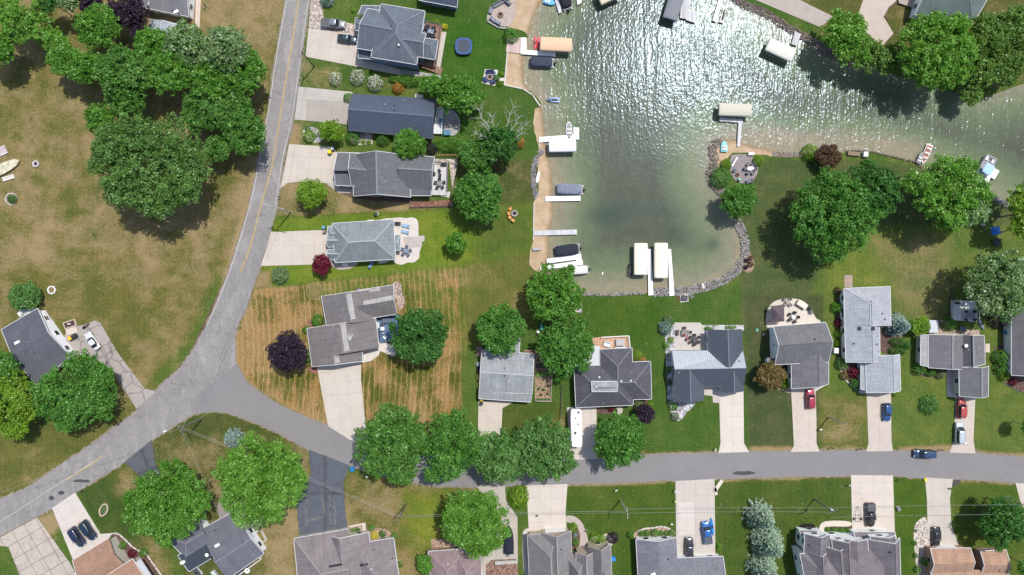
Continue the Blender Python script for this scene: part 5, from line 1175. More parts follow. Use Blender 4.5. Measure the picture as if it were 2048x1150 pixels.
# ---------------------------------------------------------------- decks, fences, poles
def deck(label, pts, z, colr, ang=0, rail=None, railm=None, name='deck', cat='deck', steps=None, board=.16):
    wp = [P(x, y, z) for x, y in pts]; c = sum(wp, Vector())/len(wp); t = thing(name, label, cat, (c.x, c.y, 0), R_(ang)); a = -R_(ang); co, si = math.cos(a), math.sin(a)
    f = lambda v: ((v.x-c.x)*co-(v.y-c.y)*si, (v.x-c.x)*si+(v.y-c.y)*co)
    MB().prism([f(v) for v in wp], max(-.5, z-.25), z).build('boards', wood(colr, board) if isinstance(colr, tuple) else colr, t)
    if rail:
        for seg in rail:
            q = [f(P(x, y, z)) for x, y in seg]; mb = MB()
            for u, v in zip(q[:-1], q[1:]):
                mb.bar((*u, z+.98), (*v, z+.98), .11, .06); mb.bar((*u, z+.12), (*v, z+.12), .05, .05); n = max(2, int(math.hypot(v[0]-u[0], v[1]-u[1])/.35))
                for i in range(n): p = (u[0]+(v[0]-u[0])*i/n, u[1]+(v[1]-u[1])*i/n); mb.bar((*p, z+.1), (*p, z+.96), .035, .035)
            mb.build('railing', railm or white, t)
    if steps:
        (x0, y0), (x1, y1), w_, n = steps; a_ = f(P(x0, y0, z)); b_ = f(P(x1, y1, 0)); d_ = Vector((b_[0]-a_[0], b_[1]-a_[1], 0)); nn = Vector((-d_.y, d_.x, 0)).normalized()*w_/2
        st = MB()
        for i in range(n):
            p = Vector((*a_, 0))+d_*((i+.5)/n); r = d_.length/n; zz = max(.05, z*(1-(i+1)/(n+1))); dd = d_.normalized()*r*.45
            st.add([(p-nn-dd)+Vector((0,0,zz-.05)), (p+nn-dd)+Vector((0,0,zz-.05)), (p+nn+dd)+Vector((0,0,zz-.05)), (p-nn+dd)+Vector((0,0,zz-.05)), (p-nn-dd)+Vector((0,0,zz)), (p+nn-dd)+Vector((0,0,zz)), (p+nn+dd)+Vector((0,0,zz)), (p-nn+dd)+Vector((0,0,zz))], [(3,2,1,0),(4,5,6,7),(0,1,5,4),(1,2,6,5),(2,3,7,6),(3,0,4,7)])
        st.build('steps', wood(colr, board) if isinstance(colr, tuple) else colr, t)
    return t
BRN = (.26,.14,.09)
deck('brown wooden deck with dark lounge furniture behind the blue-grey house',[(850,44),(880,50),(884,56),(872,135),(835,128),(838,117),(846,80)],1.0,BRN,-8,[[(850,44),(882,51),(872,135)]],dgrey,steps=((845,128),(884,143),1.6,6))
deck('long white deck along the lake end of the metal-roofed house',[(873,217),(886,218),(884,268),(866,267)],.8,(.66,.66,.66),0,[[(873,217),(886,218),(884,268)]],white)
deck('pale grey deck full of black patio furniture, white rail round it',[(869,325),(896,327),(894,390),(863,390)],.7,(.52,.50,.48),0,[[(869,325),(896,327),(894,385)]],dgrey,steps=((876,384),(900,390),1.4,4))
deck('blue-painted deck tucked in the corner of the brown-grey house',[(752,634),(795,627),(806,640),(806,680),(760,686)],.45,(.085,.14,.24),8)
deck('weathered grey-pink shore deck at the head of the white L-shaped dock',[(1015,75),(1043,75),(1041,107),(1012,104)],.22,(.52,.40,.35),0,board=.3)
deck('tan-orange deck behind the charcoal house with a hot tub corner',[(1184,676),(1200,674),(1257,671),(1259,694),(1200,700),(1186,696)],.5,(.50,.30,.19),0,[[(1202,674),(1257,671),(1259,694)]],white)
deck('flat white metal patio cover beside the charcoal roof',[(1184,692),(1200,692),(1200,733),(1165,733),(1169,710)],2.6,MWT,0,name='patio_cover',cat='patio cover')
deck('square white deck with dark tables under the pale silvery tree',[(1903,601),(1953,603),(1953,644),(1903,640)],.6,(.66,.63,.60),0,[[(1903,640),(1903,601),(1953,603),(1953,644)]],white)
deck('narrow grey-white side deck along the slate-dark house',[(82,623),(92,622),(140,707),(128,700)],.5,(.42,.37,.33),30,[[(92,622),(118,668)]],white)
deck('small white deck crowded with junk at the top of the slate-dark house',[(34,627),(48,612),(66,611),(74,619),(40,634)],.5,(.68,.68,.68),25)
deck('small brown porch deck on the left side of the slate-dark house',[(21,707),(29,703),(50,735),(42,742)],.7,(.33,.22,.18),30,[[(29,703),(21,707),(42,742)]],woodp)
deck('small fire-engine-brown step deck at the left of the light grey house',[(952,693),(964,693),(965,713),(954,713)],.5,(.25,.15,.13),0)
deck('dark side deck with white rail on the slate-grey low house',[(462,1139),(512,1105),(521,1112),(470,1155)],.5,(.055,.045,.05),35,[[(462,1139),(470,1155),(525,1115),(517,1104)]],white)
deck('three connected grey deck sections beside the dark edge house',[(2012,700),(2025,700),(2018,745),(2010,738)],.5,(.42,.42,.44),0,[[(2010,738),(2012,700)]],white)
deck('pale wooden deck under the bright green eave beside the long white canopy house',[(830,188),(846,190),(846,197),(830,196)],.4,(.60,.60,.60),0)
deck('timber boardwalk steps at the top edge beside the green-grey house',[(1794,-30),(1843,-30),(1835,18),(1798,6)],.5,(.36,.30,.26),70,board=.35)
deck('back steps platform between two short hedges at the ribbed-roof house',[(1428,652),(1449,652),(1449,662),(1428,662)],.3,(.42,.42,.43),0,board=.4)
deck('wood plank deck strip with garden boxes at the left of the pale grey house',[(1684,668),(1690,668),(1690,710),(1686,705)],.4,(.44,.44,.44),0)
deck('concrete-grey ramp deck at the bottom of the boat drive',[(990,1123),(1034,1121),(1034,1127),(990,1130)],.5,(.42,.40,.38),0)
# pergola on the half round patio
c = P(1555,628,2.6); t = thing('gazebo','square brown-roofed gazebo on the half-round patio','gazebo',(c.x,c.y,0))
wq = [P(x,y,2.4)-Vector((c.x,c.y,0)) for x,y in ((1542,612),(1568,610),(1569,643),(1543,644))]; ap = P(1556,628,3.5)-Vector((c.x,c.y,0))
MB().add(wq+[ap],[(0,1,4),(1,2,4),(2,3,4),(3,0,4)]).build('roof', plain((.10,.075,.085),.8,var=.2), t)
for v in wq: MB().box(v.x*.92,v.y*.94,0,.14,.14,2.4).build('post', woodp, t)
def fence(label, pts, h=1.1, mat=None, name='fence', gap=2.4, cat='fence', top=.06, infill=True):
    wp = [P(x, y) for x, y in pts]; c = wp[0]; t = thing(name, label, cat, (c.x, c.y, 0)); off = (c.x, c.y, 0); mat = mat or woodp; mb = MB()
    for a, b in zip(wp[:-1], wp[1:]):
        mb.bar(a+Vector((0,0,h-.08)), b+Vector((0,0,h-.08)), top, .09)
        if infill: mb.bar(a+Vector((0,0,h*.5)), b+Vector((0,0,h*.5)), .04, .08); mb.bar(a+Vector((0,0,.15)), b+Vector((0,0,.15)), .04, .08)
        n = max(1, int((b-a).length/gap))
        for i in range(n+1):
            if i == n and b is not wp[-1]: continue
            p = a.lerp(b, i/n); MB().box(p.x, p.y, -.1, .1, .1, h+.18).build('post', mat, t, off=off)
    mb.build('rails', mat, t, off=off); return t
def wall_(label, pts, h, w_, mat, name='retaining_wall', cat='wall', z0=-.6):
    wp = [P(x, y) for x, y in pts]; c = wp[0]; mb = MB()
    for a, b in zip(wp[:-1], wp[1:]):
        d_ = (b-a).normalized()*(w_*.25) if len(wp) > 2 else Vector(); mb.bar(a-d_+Vector((0,0,(h+z0)/2)), b+d_+Vector((0,0,(h+z0)/2)), w_, h-z0)
    o = mb.build(name, mat, None, off=(c.x, c.y, 0)); o.location = (c.x, c.y, 0); return tag(o, label, cat)
fence('low dark picket fence round the flower strip south of the cross-gabled house',[(821,402),(821,415),(906,412),(906,400)],.8,plain((.12,.11,.11),.8))
fence('timber garden fence beside the dark tree and busy white deck',[(870,312),(912,311),(914,318)],1.2,plain((.30,.13,.08),.8))
fence('wire garden fence round the vegetable beds of the light grey house',[(1069,724),(1105,724),(1101,802),(1071,801)],1.0,plain((.42,.38,.34),.8))
fence('dark garden fence enclosing the plot north of the lake lawn tree',[(962,314),(996,312),(996,345)],1.0,plain((.13,.09,.08),.8))
fence('low white picket screen on the right of the slate-grey low house',[(513,1062),(524,1058),(534,1078),(528,1082)],.9,white)
fence('white rail on the left of the round patio',[(1472,316),(1461,334)],1.0,white,top=.3)
fence('dark timber planter fence below the silvery tree, leading to the white deck',[(1892,556),(1899,556),(1902,628),(1890,630)],1.1,plain((.09,.07,.065),.8))
fence('post fence along the camper pad left side of the charcoal house',[(1124,770),(1121,835)],1.0,plain((.10,.09,.08),.8))
stw = concrete((.56,.52,.48), 1.2); blk = plain((.33,.31,.30),.9,var=.3,sc=3)
wall_('white seawall between lawn and upper beach',[(1015,105),(1009,170),(1046,178),(1065,190),(1080,212)],.18,.28,stw)
wall_('thin seawall between vivid lawn and lower beach',[(1068,404),(1067,480)],.15,.22,stw)
wall_('curved block wall round the upper fire-pit patio',[(1032,-8),(1008,-2),(985,14),(976,30),(975,43),(997,56),(1020,58)],.35,.35,blk)
wall_('curved pale kerb of the bed by the pale grey house',smooth([(1678,715),(1678,735),(1688,756),(1700,770),(1712,778)],1,False),.2,.22,stw)
wall_('pale curved kerb of the teardrop shore bed',smooth([(1486,520),(1484,535),(1493,546),(1505,542),(1509,525),(1502,508),(1492,500)],1,False),.08,.12,plain((.36,.25,.18),.9))
wall_('stone kerb curve around the mulch bed beside the terracotta roof',smooth([(224,1067),(236,1066),(252,1080),(270,1098),(292,1106),(305,1125),(330,1160)],1,False),.16,.3,stw)
wall_('shell-shaped kerb of the ball bush bed',smooth([(1277,1062),(1290,1056),(1305,1056),(1322,1052),(1338,1056),(1350,1066)],1,False),.16,.28,stw)
wall_('curved kerb along the garden of the dark edge house',smooth([(1989,690),(1989,735),(2002,762),(2030,780),(2060,788)],1,False),.1,.15,dgrey)
wall_('pale stub dock wall at the curved rock shore',[(1404,567),(1407,577)],.3,.6,stw,'boat_ramp_slab','concrete slab')
wall_('timber wall and bench on the shore beside the smoke bush',[(1694,307),(1718,309)],.5,.9,woodp,'shore_bench','bench')
wall_('timber beam edge of the upper right lane bed',[(1776,40),(1768,34),(1778,15),(1794,4)],.2,.2,plain((.12,.09,.08),.9),'timber_edging','edging')
polem = plain((.36,.34,.32),.9); poled = plain((.12,.10,.09),.9)
POL = {}
def pole(label, px, py, h, arm=None, mat=None, key=None, armlen=2.6, guy=None):
    c = P(px, py); t = thing('utility_pole', label, 'utility pole', (c.x, c.y, 0)); mat = mat or polem
    MB().tube((0,0,-.2),(0,0,h),.17,.11,10).build('pole', mat, t)
    if arm is not None:
        a = R_(arm); d_ = Vector((math.cos(a), math.sin(a), 0))*armlen/2
        MB().bar(Vector((0,0,h-.6))-d_, Vector((0,0,h-.6))+d_, .12, .14).build('crossarm', mat, t)
        for f in (-.92, -.4, .4, .92): p = d_*f; MB().tube((p.x,p.y,h-.53),(p.x,p.y,h-.3),.05,.03,6).build('insulator', white, t)
    if guy: MB().tube((0,0,h-1),(P(*guy).x-c.x,P(*guy).y-c.y,0),.02,.02,4).build('guy_wire', alu, t)
    if key: POL[key] = (c.x, c.y, h)
    return t
pole('wooden utility pole between the lower road and the steep-roofed house',1241,999,9.5,95,key='a')
pole('utility pole with transformer in the lawn left of the wide white-house drive',1628,998,9,20,poled,key='b')
pole('utility pole in the dry lawn right of the cracked black drive',812,1008,9.5,75,poled,key='c')
pole('utility pole at the grass point of the road junction',404,838,10.5,-60,poled,key='d',guy=(420,825))
pole('utility pole by the main road near the drive of the green-grey house',582,425,11.5,-14,polem,key='e',armlen=4.6)
pole('utility pole at the roadside corner of the blue-grey house drive',629,133,9.5,70,poled,key='f')
pole('leaning service pole on the lawn near the red car drive',1657,834,8,None,polem,key='g')
pole('utility pole over the lower right yard tree',2006,992,9,30,polem,key='h')
MB().tube((.35,.1,7.0),(.35,.1,7.9),.26,.26,12).build('transformer', plain((.60,.62,.64),.5), [o for o in C.objects if o.name.startswith('utility_pole') and o.get('label','').startswith('utility pole with transformer')][0])
def wire(label, a, b, dz=0, side=0, sag=.5, r=.024, group='overhead wires'):
    A = Vector(POL[a] if isinstance(a, str) else (P(*a[:2], a[2]))); B = Vector(POL[b] if isinstance(b, str) else (P(*b[:2], b[2])))
    A.z += dz; B.z += dz; d_ = (B-A); n_ = Vector((-d_.y, d_.x, 0)).normalized()*side; A += n_; B += n_; mb = MB(); N = 12
    pts = [A.lerp(B, i/N)-Vector((0,0,sag*4*(i/N)*(1-i/N))) for i in range(N+1)]
    for p, q in zip(pts[:-1], pts[1:]): mb.tube(p, q, r, r, 4)
    return tag(mb.build('power_line', wirem), label, 'power line', group)
wirem = plain((.30,.29,.28),.6); 
wire('upper overhead wire from the steep-roofed house pole to the transformer pole','a','b',-.3,.9); wire('lower overhead wire from the steep-roofed house pole to the transformer pole','a','b',-1.4,-.4)
wire('overhead wire running right from the transformer pole, upper','b','h',-.3,.9); wire('overhead wire running right from the transformer pole, lower','b','h',-1.3,-1.6)
wire('overhead wire between the dry-lawn pole and the steep-roofed house pole','c','a',-.3,.5); wire('lower companion wire between the dry-lawn pole and the steep-roofed house pole','c','a',-1.2,-.2)
wire('overhead wire crossing the black drive and silver-tufted tree, upper','d','c',-.3,.5); wire('overhead wire crossing the black drive and silver-tufted tree, lower','d','c',-1.3,-.3)
wire('overhead wire from the junction pole up along the main road, left strand','d','e',-.5,.45); wire('overhead wire from the junction pole up along the main road, right strand','d','e',-.5,-.45)
wire('overhead wire from the main road pole up past the driveways, left strand','e','f',-.5,.8); wire('overhead wire from the main road pole up past the driveways, right strand','e','f',-.5,-.8)
wire('overhead wire leaving the top edge beside the main road','f',(640,-60,9),-.3,.4); wire('overhead wire crossing the main road to the lower left edge','d',(-40,1000,8),-.8,0)
wire('wire leaving the right edge from the lower right pole','h',(2120,1020,8.5),-.3,.4); wire('service wire from the junction pole to the slate-grey house','d',(440,1045,4.5),-.8,0,.2)
# ---------------------------------------------------------------- yard objects
def chair(label, px, py, ang, colr, z=0.06, group=None, wide=.62):
    c = P(px, py, z); m = plain(colr, .7, var=.08); t = thing('chair', label, 'chair', (c.x, c.y, z), R_(ang), group)
    MB().box(0,0,.38,.6,wide,.09).build('seat', m, t); MB().bar((-.3,-wide/2,.62),(-.3,wide/2,.62),.09,.56).build('backrest', m, t)
    for s_ in (-1,1): MB().bar((-.3,s_*wide/2,.62),(.28,s_*wide/2,.62),.08,.05).build('armrest', m, t)
    for x in (-.26,.26):
        for s_ in (-1,1): MB().box(x,s_*wide*.45,0,.05,.05,.4).build('leg', m, t)
def lounger(label, px, py, ang, colr, z=.06, group=None):
    c = P(px, py, z); m = plain(colr, .75, var=.08); t = thing('sun_lounger', label, 'sun lounger', (c.x, c.y, z), R_(ang), group)
    MB().box(.3,0,.3,1.3,.7,.1).build('mattress', m, t); MB().bar((-.35,0,.36),(-.95,0,.75),.7,.09).build('backrest', m, t)
    for x in (-.3,.85):
        for s_ in (-.3,.3): MB().box(x,s_,0,.06,.06,.3).build('leg', dgrey, t)
def table(label, px, py, rx, ry, colr, ang=0, z=.06, rect=False, umb=None, group=None):
    c = P(px, py, z); m = plain(colr, .45); t = thing('patio_table', label, 'table', (c.x, c.y, z), R_(ang), group)
    (MB().box(0,0,.68,rx*2,ry*2,.05) if rect else MB().prism(oval(rx,ry,18,2), .68, .73)).build('table_top', m, t)
    for sx in (-1,1):
        for sy in (-1,1): MB().box(sx*rx*.6,sy*ry*.6,0,.06,.06,.68).build('leg', dgrey, t)
    return t
def sofa(label, px, py, L, D_, ang, colr, z=.06, group=None):
    c = P(px, py, z); m = plain(colr, .8, var=.1); t = thing('outdoor_sofa', label, 'sofa', (c.x, c.y, z), R_(ang), group)
    MB().box(0,0,.1,L,D_,.32).build('seat', m, t); MB().box(0,-D_/2+.09,.42,L,.18,.4).build('backrest', m, t)
    for s_ in (-1,1): MB().box(s_*(L/2-.08),0,.42,.16,D_*.9,.22).build('armrest', m, t)
def boxy(name, label, cat, px, py, sx, sy, sz, ang, colr, lid=None, z=.06, group=None, lidname='lid'):
    c = P(px, py, z+sz*.5); t = thing(name, label, cat, (c.x, c.y, z), R_(ang), group); MB().box(0,0,0,sx,sy,sz,taper=1.04).build('body', plain(colr,.5), t)
    MB().box(0,0,sz+.003,sx*1.1,sy*1.1,.08,taper=.9).build(lidname, plain(lid or colr,.5), t); return t
def grill(label, px, py, ang, colr=(.03,.03,.035), z=.06, s=1.0):
    c = P(px, py, z); t = thing('grill', label, 'grill', (c.x, c.y, z), R_(ang)); MB().box(0,0,.3,1.2*s,.55*s,.5).build('cabinet', plain(mul(colr,1.6),.5), t)
    MB().loft([[(x,y,.8) for x,y in oval(.42*s,.28*s)],[(x,y,1.02) for x,y in oval(.40*s,.2*s)],[(x,y,1.1) for x,y in oval(.34*s,.08*s)]]).build('hood', plain(colr,.3), t, fix=True)
    for sx in (-.5,.5):
        for sy in (-.2,.2): MB().box(sx*s,sy*s,0,.05,.05,.3).build('leg', dgrey, t)
def ring(name, label, cat, px, py, r, colr, inner=(.05,.04,.035), h=.35, w_=.28, z=.03, fire=False):
    c = P(px, py); t = thing(name, label, cat, (c.x, c.y, z)); n = max(12, int(r*2*math.pi/.35)); mb = MB(); rnd = random.Random(int(px))
    for i in range(n):
        a = 2*math.pi*i/n; mb.box(math.cos(a)*r, math.sin(a)*r, 0, w_*rnd.uniform(.85,1.1), r*2*math.pi/n*.9, h*rnd.uniform(.85,1.1), a)
    mb.build('stone_ring', plain(colr,.9,var=.3,sc=4), t); MB().prism(oval(r*.82,r*.82,14,2),.0,.06).build('ash_bed' if fire else 'infill', plain(inner,.95,var=.3,sc=4), t)
    return t
def ballpot(label, px, py, r=.22, colr=(.55,.5,.44), z=.05, name='planter', cat='planter'):
    c = P(px, py); t = thing(name, label, cat, (c.x, c.y, z)); MB().lathe(0,0,[(r*.7,0),(r,r*1.4),(r*.85,r*1.4)],10).build('pot', plain(colr,.7), t)
    MB().lathe(0,0,[(r*.6,r*1.3),(r*.9,r*1.9),(r*.5,r*2.5),(.02,r*2.7)],8).build('plant', leaf_plain, t)
leaf_plain = plain((.06,.12,.03),.8,var=.4,sc=9)
DK = (.035,.037,.045); BL = (.30,.42,.55)
def words(a): return ['right','upper right','upper','upper left','left','lower left','lower','lower right'][int(((a % 360)+22.5)//45) % 8]
def dining(where, px, py, n, r, colr, tcol, trx=.55, try_=.55, z=.06, a0=0, ang=0, rect=False):
    table('table of the dining set '+where, px, py, trx, try_, tcol, ang, z, rect)
    for i in range(n):
        a = a0+360*i/n; ch_ = P(px, py, z); x = px+math.cos(R_(a))*r*S; y = py-math.sin(R_(a))*r*S
        chair('%s chair of the dining set %s' % (words(a), where), x, y, a+180, colr, z, 'dining chairs '+where)
dining('on the busy white deck', 880, 368, 5, 1.0, DK, (.18,.19,.2), z=.72, a0=20)
dining('on the scalloped white patio', 813, 502, 5, .95, (.10,.12,.18), (.16,.2,.28), a0=10, ang=45)
dining('on the stone round patio', 1499, 338, 6, 1.15, (.16,.15,.17), (.55,.55,.57), .8, .5, a0=0, ang=10)
dining('on the half-round patio', 1585, 634, 5, 1.05, (.03,.03,.03), (.55,.56,.54), .55, .45, a0=0)
dining('on the square patio of the ribbed-roof house', 1388, 679, 6, 1.05, (.045,.045,.05), (.05,.05,.055), .55, .75, a0=30)
dining('on the small round paved patio', 909, 246, 4, 1.1, (.42,.38,.33), (.22,.18,.16), .4, .4, a0=30)
dining('on the blue deck', 774, 641, 4, 1.2, (.06,.08,.12), (.09,.12,.17), 1.0, .5, z=.47, a0=45, ang=5, rect=True)
dining('on the square white deck', 1938, 631, 4, 1.3, (.05,.05,.06), (.16,.17,.19), 1.0, .55, z=.62, a0=45, rect=True)
dining('near the upper edge of the half-round patio', 1573, 604, 4, .9, (.22,.18,.16), (.28,.24,.21), .45, .45, a0=45)
for x,y,a,l_ in ((879,342,200,'dark chair at the top of the busy white deck'),(880,351,180,'second dark chair from the top of the busy white deck'),(869,348,0,'dark chair against the gable wall on the busy white deck')): chair(l_,x,y,a,DK,.72)
grill('black kettle-like grill on the busy white deck',888,329,0,z=.72,s=1.1); grill('dark covered grill on the scalloped white patio',796,447,0,s=1.2); grill('grill against the outdoor counter on the half-round patio',1616,616,-50,s=1.0); grill('black grill at the top left of the square white deck',1911,606,0,z=.62,s=.9)
for x,y,l_ in ((812,452,'upper blue sun lounger on the scalloped white patio'),(811,464,'lower blue sun lounger on the scalloped white patio')): lounger(l_,x,y,168,(.24,.38,.52),group='blue loungers')
lounger('blue double seat on the lawn below the green-grey roof',743,529,60,(.13,.20,.33))
for i,(x,y,a) in enumerate([(855,57,-10),(868,60,190),(855,70,-10),(866,72,190)]): sofa(('upper left','upper right','lower left','lower right')[i]+' dark armchair on the brown deck',x,y,1.1,1.0,a+90,(.02,.025,.045),1.02,'dark armchairs on the brown deck')
table('glass-grey low table among the dark armchairs',862,65,.7,.5,(.22,.26,.32),-10,1.02,True)
# rings, fire pits and chairs
ring('fire_pit','stone fire pit with orange chairs on the lakeside lawn','fire pit',1029,427,.62,(.38,.36,.35),fire=True)
for i,(x,y,a) in enumerate([(1021,418,-40),(1018,427,0),(1020,435,20),(1026,441,55)]): chair(('topmost','second','third','lowest')[i]+' orange chair of the arc by the lawn fire pit',x,y,a,(.55,.27,.09),0,'orange chairs',.75)
ring('fire_pit','stone fire pit on the upper beach patio','fire pit',1001,30,.55,(.26,.15,.11),fire=True,z=.07)
for x,y,a,l_ in ((982,22,-20,'grey seat on the left rim of the upper beach patio'),(986,40,40,'grey seat at the lower left of the upper beach patio'),(995,46,60,'grey seat at the bottom of the upper beach patio')): sofa(l_,x,y,1.5,.8,a-90+(0),(.20,.22,.27),.07)
sofa('long grey bench at the top of the upper beach patio',1002,6,4.2,.8,208,(.16,.17,.19),.07); sofa('short grey bench at the right of the upper beach patio top',1014,4,2.2,.7,-40,(.16,.17,.19),.07)
sheet('patio',[(970,138),(996,140),(990,172),(964,166)],.075,stw,0); sheet('patio',[(973,141),(992,143),(988,168),(968,164)],.095,pavers((.13,.16,.28),(.10,.12,.2)),0)
sheet('walkway',[(992,155),(1010,156),(1010,162),(992,161)],.06,stw,0)
ring('fire_pit','round fire pit on the small square blue patio','fire pit',980,155,.6,(.36,.26,.22),fire=True,z=.1)
for x,y,a,l_ in ((980,144,180,'navy bench at the top of the square blue patio'),(970,160,-60,'navy seat at the left of the square blue patio'),(986,165,20,'navy seat at the lower right of the square blue patio')): sofa(l_,x,y,1.9 if a==180 else 1.1,.6,a,(.03,.05,.13),.1)
ring('fire_pit','white stone fire ring in the dry field by the upturned hull','fire pit',73,328,.62,(.58,.52,.54),fire=True); ring('garden_ring','empty white stone ring on the dry field north of the slate-dark house','stone ring',104,580,.85,(.72,.69,.68),(.20,.15,.08),h=.2)
ring('garden_ring','stone ring round the tiny shrub in the dry field','stone ring',23,398,1.3,(.45,.42,.4),(.15,.13,.07),h=.15); ring('fire_pit','white rock fire ring beside the spiky tree','fire pit',1155,617,.7,(.62,.58,.55),fire=True,h=.3)
ring('fire_pit','rust-brown fire bowl on the round stone patio','fire pit',1474,350,.38,(.18,.10,.06),fire=True,w_=.15,h=.3); ring('garden_ring','faint ring with a small sprinkler on the dry lot lawn','lawn ring',629,582,1.9,(.26,.20,.10),(.17,.14,.05),h=.03,w_=.2,z=.01)
c = P(208,1021); t = thing('garden_ring','pear-shaped brick-edged bed on the lawn below the short dark drive','garden bed',(c.x,c.y,.02)); pp = smooth([(-.7,-1.4),(-1.1,0),(-.5,1.1),(.2,1.7),(.9,1.2),(1.0,.2),(.4,-.9)],2); mb = MB()
for (x,y),(x2,y2) in zip(pp,pp[1:]+pp[:1]): mb.bar((x,y,.1),(x2,y2,.1),.24,.2)
mb.build('edging', plain((.52,.40,.32),.9,var=.3,sc=4), t); MB().prism([(x*.9,y*.9) for x,y in pp],0,.05).build('infill', plain((.06,.10,.03),.9,var=.4,sc=5), t)
# trampoline
c = P(927,92,.9); t = thing('trampoline','round-cornered dark blue trampoline on the deep green lawn','trampoline',(c.x,c.y,0))
MB().loft([[(x,y,.86) for x,y in oval(2.0,2.0,28,3)],[(x,y,.93) for x,y in oval(1.95,1.95,28,3)],[(x,y,.93) for x,y in oval(1.45,1.45,28,3)],[(x,y,.88) for x,y in oval(1.44,1.44,28,3)]],False).build('pad', plain((.015,.06,.20),.55), t)
MB().prism(oval(1.46,1.46,28,3),.875,.885).build('mat', plain((.045,.06,.08),.7), t)
for a in range(8): p = (math.cos(a*math.pi/4)*1.85,math.sin(a*math.pi/4)*1.85); MB().tube((*p,0),(*p,.88),.04).build('leg', dgrey, t)
# outdoor things on single spots
boxy('trash_bin','yellow-lidded bin at the drive of the cross-gabled house','trash bin',660,304,.75,.85,1.05,5,(.5,.42,.02),(.62,.52,.02)); boxy('trash_bin','white-lidded dark bin beside the yellow one','trash bin',666,298,.6,.6,1.0,20,(.05,.06,.1),(.6,.62,.66))
boxy('trash_bin','yellow-lidded bin beside the slate-dark house drive','trash bin',142,676,.7,.85,1.05,35,(.06,.05,.05),(.68,.42,.03)); boxy('trash_bin','black bin next to the yellow one by the cracked drive','trash bin',150,672,.7,.8,1.05,35,(.03,.03,.035))
boxy('trash_bin','yellow bin at the corner of the light grey house','trash bin',963,799,.7,.6,1.0,0,(.55,.42,.02),(.65,.5,.02)); boxy('trash_bin','black bin below the yellow one at the light grey house','trash bin',963,807,.65,.6,1.0,0,(.03,.03,.035))
boxy('trash_bin','blue-lidded bin at the corner of the green-grey house drive','trash bin',648,455,.6,.65,1.0,0,(.05,.06,.07),(.12,.32,.45)); boxy('trash_bin','tan bin below the blue-lidded one','trash bin',649,463,.6,.6,1.0,0,(.25,.21,.2))
boxy('trash_bin','yellow recycling box at the roadside of the drive with the lone black car','recycling box',1850,959,.6,.6,.45,10,(.65,.55,.03)); boxy('recycling_bin','bright blue bin on the right lawn strip of the steep-roofed house','recycling bin',1226,1117,.9,.8,.9,0,(.02,.22,.65))
boxy('trash_bin','turquoise bin standing on the grass behind the round crowns','trash bin',1083,654,.5,1.3,.9,0,(.02,.28,.28)); boxy('storage_box','white box on the grass beside the turquoise bin','storage box',1076,664,.6,.6,.5,0,(.7,.7,.7))
boxy('storage_bin','white storage bin standing at the edge of the pale grey house bed','storage box',1671,701,.95,1.15,.9,0,(.72,.73,.74)); boxy('deck_box','white deck box on the sand edge of the round patio','deck box',1502,308,1.3,.6,.5,0,(.66,.66,.66))
boxy('storage_box','white cabinet on the shore lawn beside the timber bench','cabinet',1730,309,1.0,1.1,.8,0,(.6,.66,.64)); boxy('trash_bin','deep blue rain tub by the drive mouth of the cracked black drive','tub',705,938,.9,.9,.7,0,(.01,.16,.40))
boxy('air_conditioner','white air conditioner unit on the left wall of the white-gabled house','air conditioner',1530,669,.8,.8,.8,0,(.62,.63,.64),(.05,.05,.05)); boxy('air_conditioner','white air conditioner on the left of the light grey house','air conditioner',957,728,.8,.9,.8,0,(.55,.56,.58),(.3,.3,.3))
boxy('air_conditioner','small air conditioner at the upper wall of the brown-grey house','air conditioner',716,579,.8,.7,.7,8,(.6,.58,.54),(.1,.1,.1)); boxy('utility_box','white meter box beside the road in the junction lawn','utility box',331,862,.5,.4,.7,20,(.65,.65,.65))
boxy('planter_box','raised planter with white legs on the right wall of the mid grey house','planter box',1973,696,1.0,1.9,.6,0,(.42,.33,.26),(.5,.42,.34)); boxy('cooler','white chest against the wall under the green-grey eave','storage chest',690,529,1.4,.8,.6,0,(.7,.72,.74))
boxy('bench_box','grey rectangular bench on the pale beach','bench',1073,498,1.7,.65,.45,4,(.26,.25,.27),(.34,.33,.35)); boxy('shed_box','dark square hatch on the shore bed by the right canopy dock','fire table',1369,596,1.3,1.1,.4,-5,(.05,.055,.07),(.035,.04,.05))
sheet('patio',[(1360,588),(1376,586),(1377,603),(1361,605)],.055,stw,0); rocks('riprap',[(1355,592),(1359,602)],1.0,14,31,(.4,.12,.12),.12,.25); rocks('riprap',[(1378,586),(1385,596)],1.2,26,32,(.45,.44,.46),.15,.3)
boxy('storage_box','long counter with pale top at the upper right of the half-round patio','outdoor kitchen',1603,609,2.3,1.2,.9,-32,(.45,.36,.28),(.62,.55,.45)); boxy('cooler','small chest at the lower end of the half-round patio rim','cooler',1622,624,.8,.7,.6,-35,(.42,.40,.38),(.1,.1,.1))
boxy('hot_tub','square hot tub table on the tan-orange deck','fire table',1240,685,1.9,1.4,.6,0,(.25,.24,.25),(.38,.36,.35),z=.52); sofa('curved white seat on the tan-orange deck',1214,688,1.7,1.2,160,(.62,.63,.66),.52); sofa('white bench with cushions at the foot of the tan-orange deck',1240,696,2.6,.6,180,(.66,.66,.68),.52)
for x,y,a,l_ in ((1368,681,25,'left red-brown chair on the square patio'),(1374,689,60,'right red-brown chair on the square patio')): chair(l_,x,y-12,a,(.22,.05,.04))
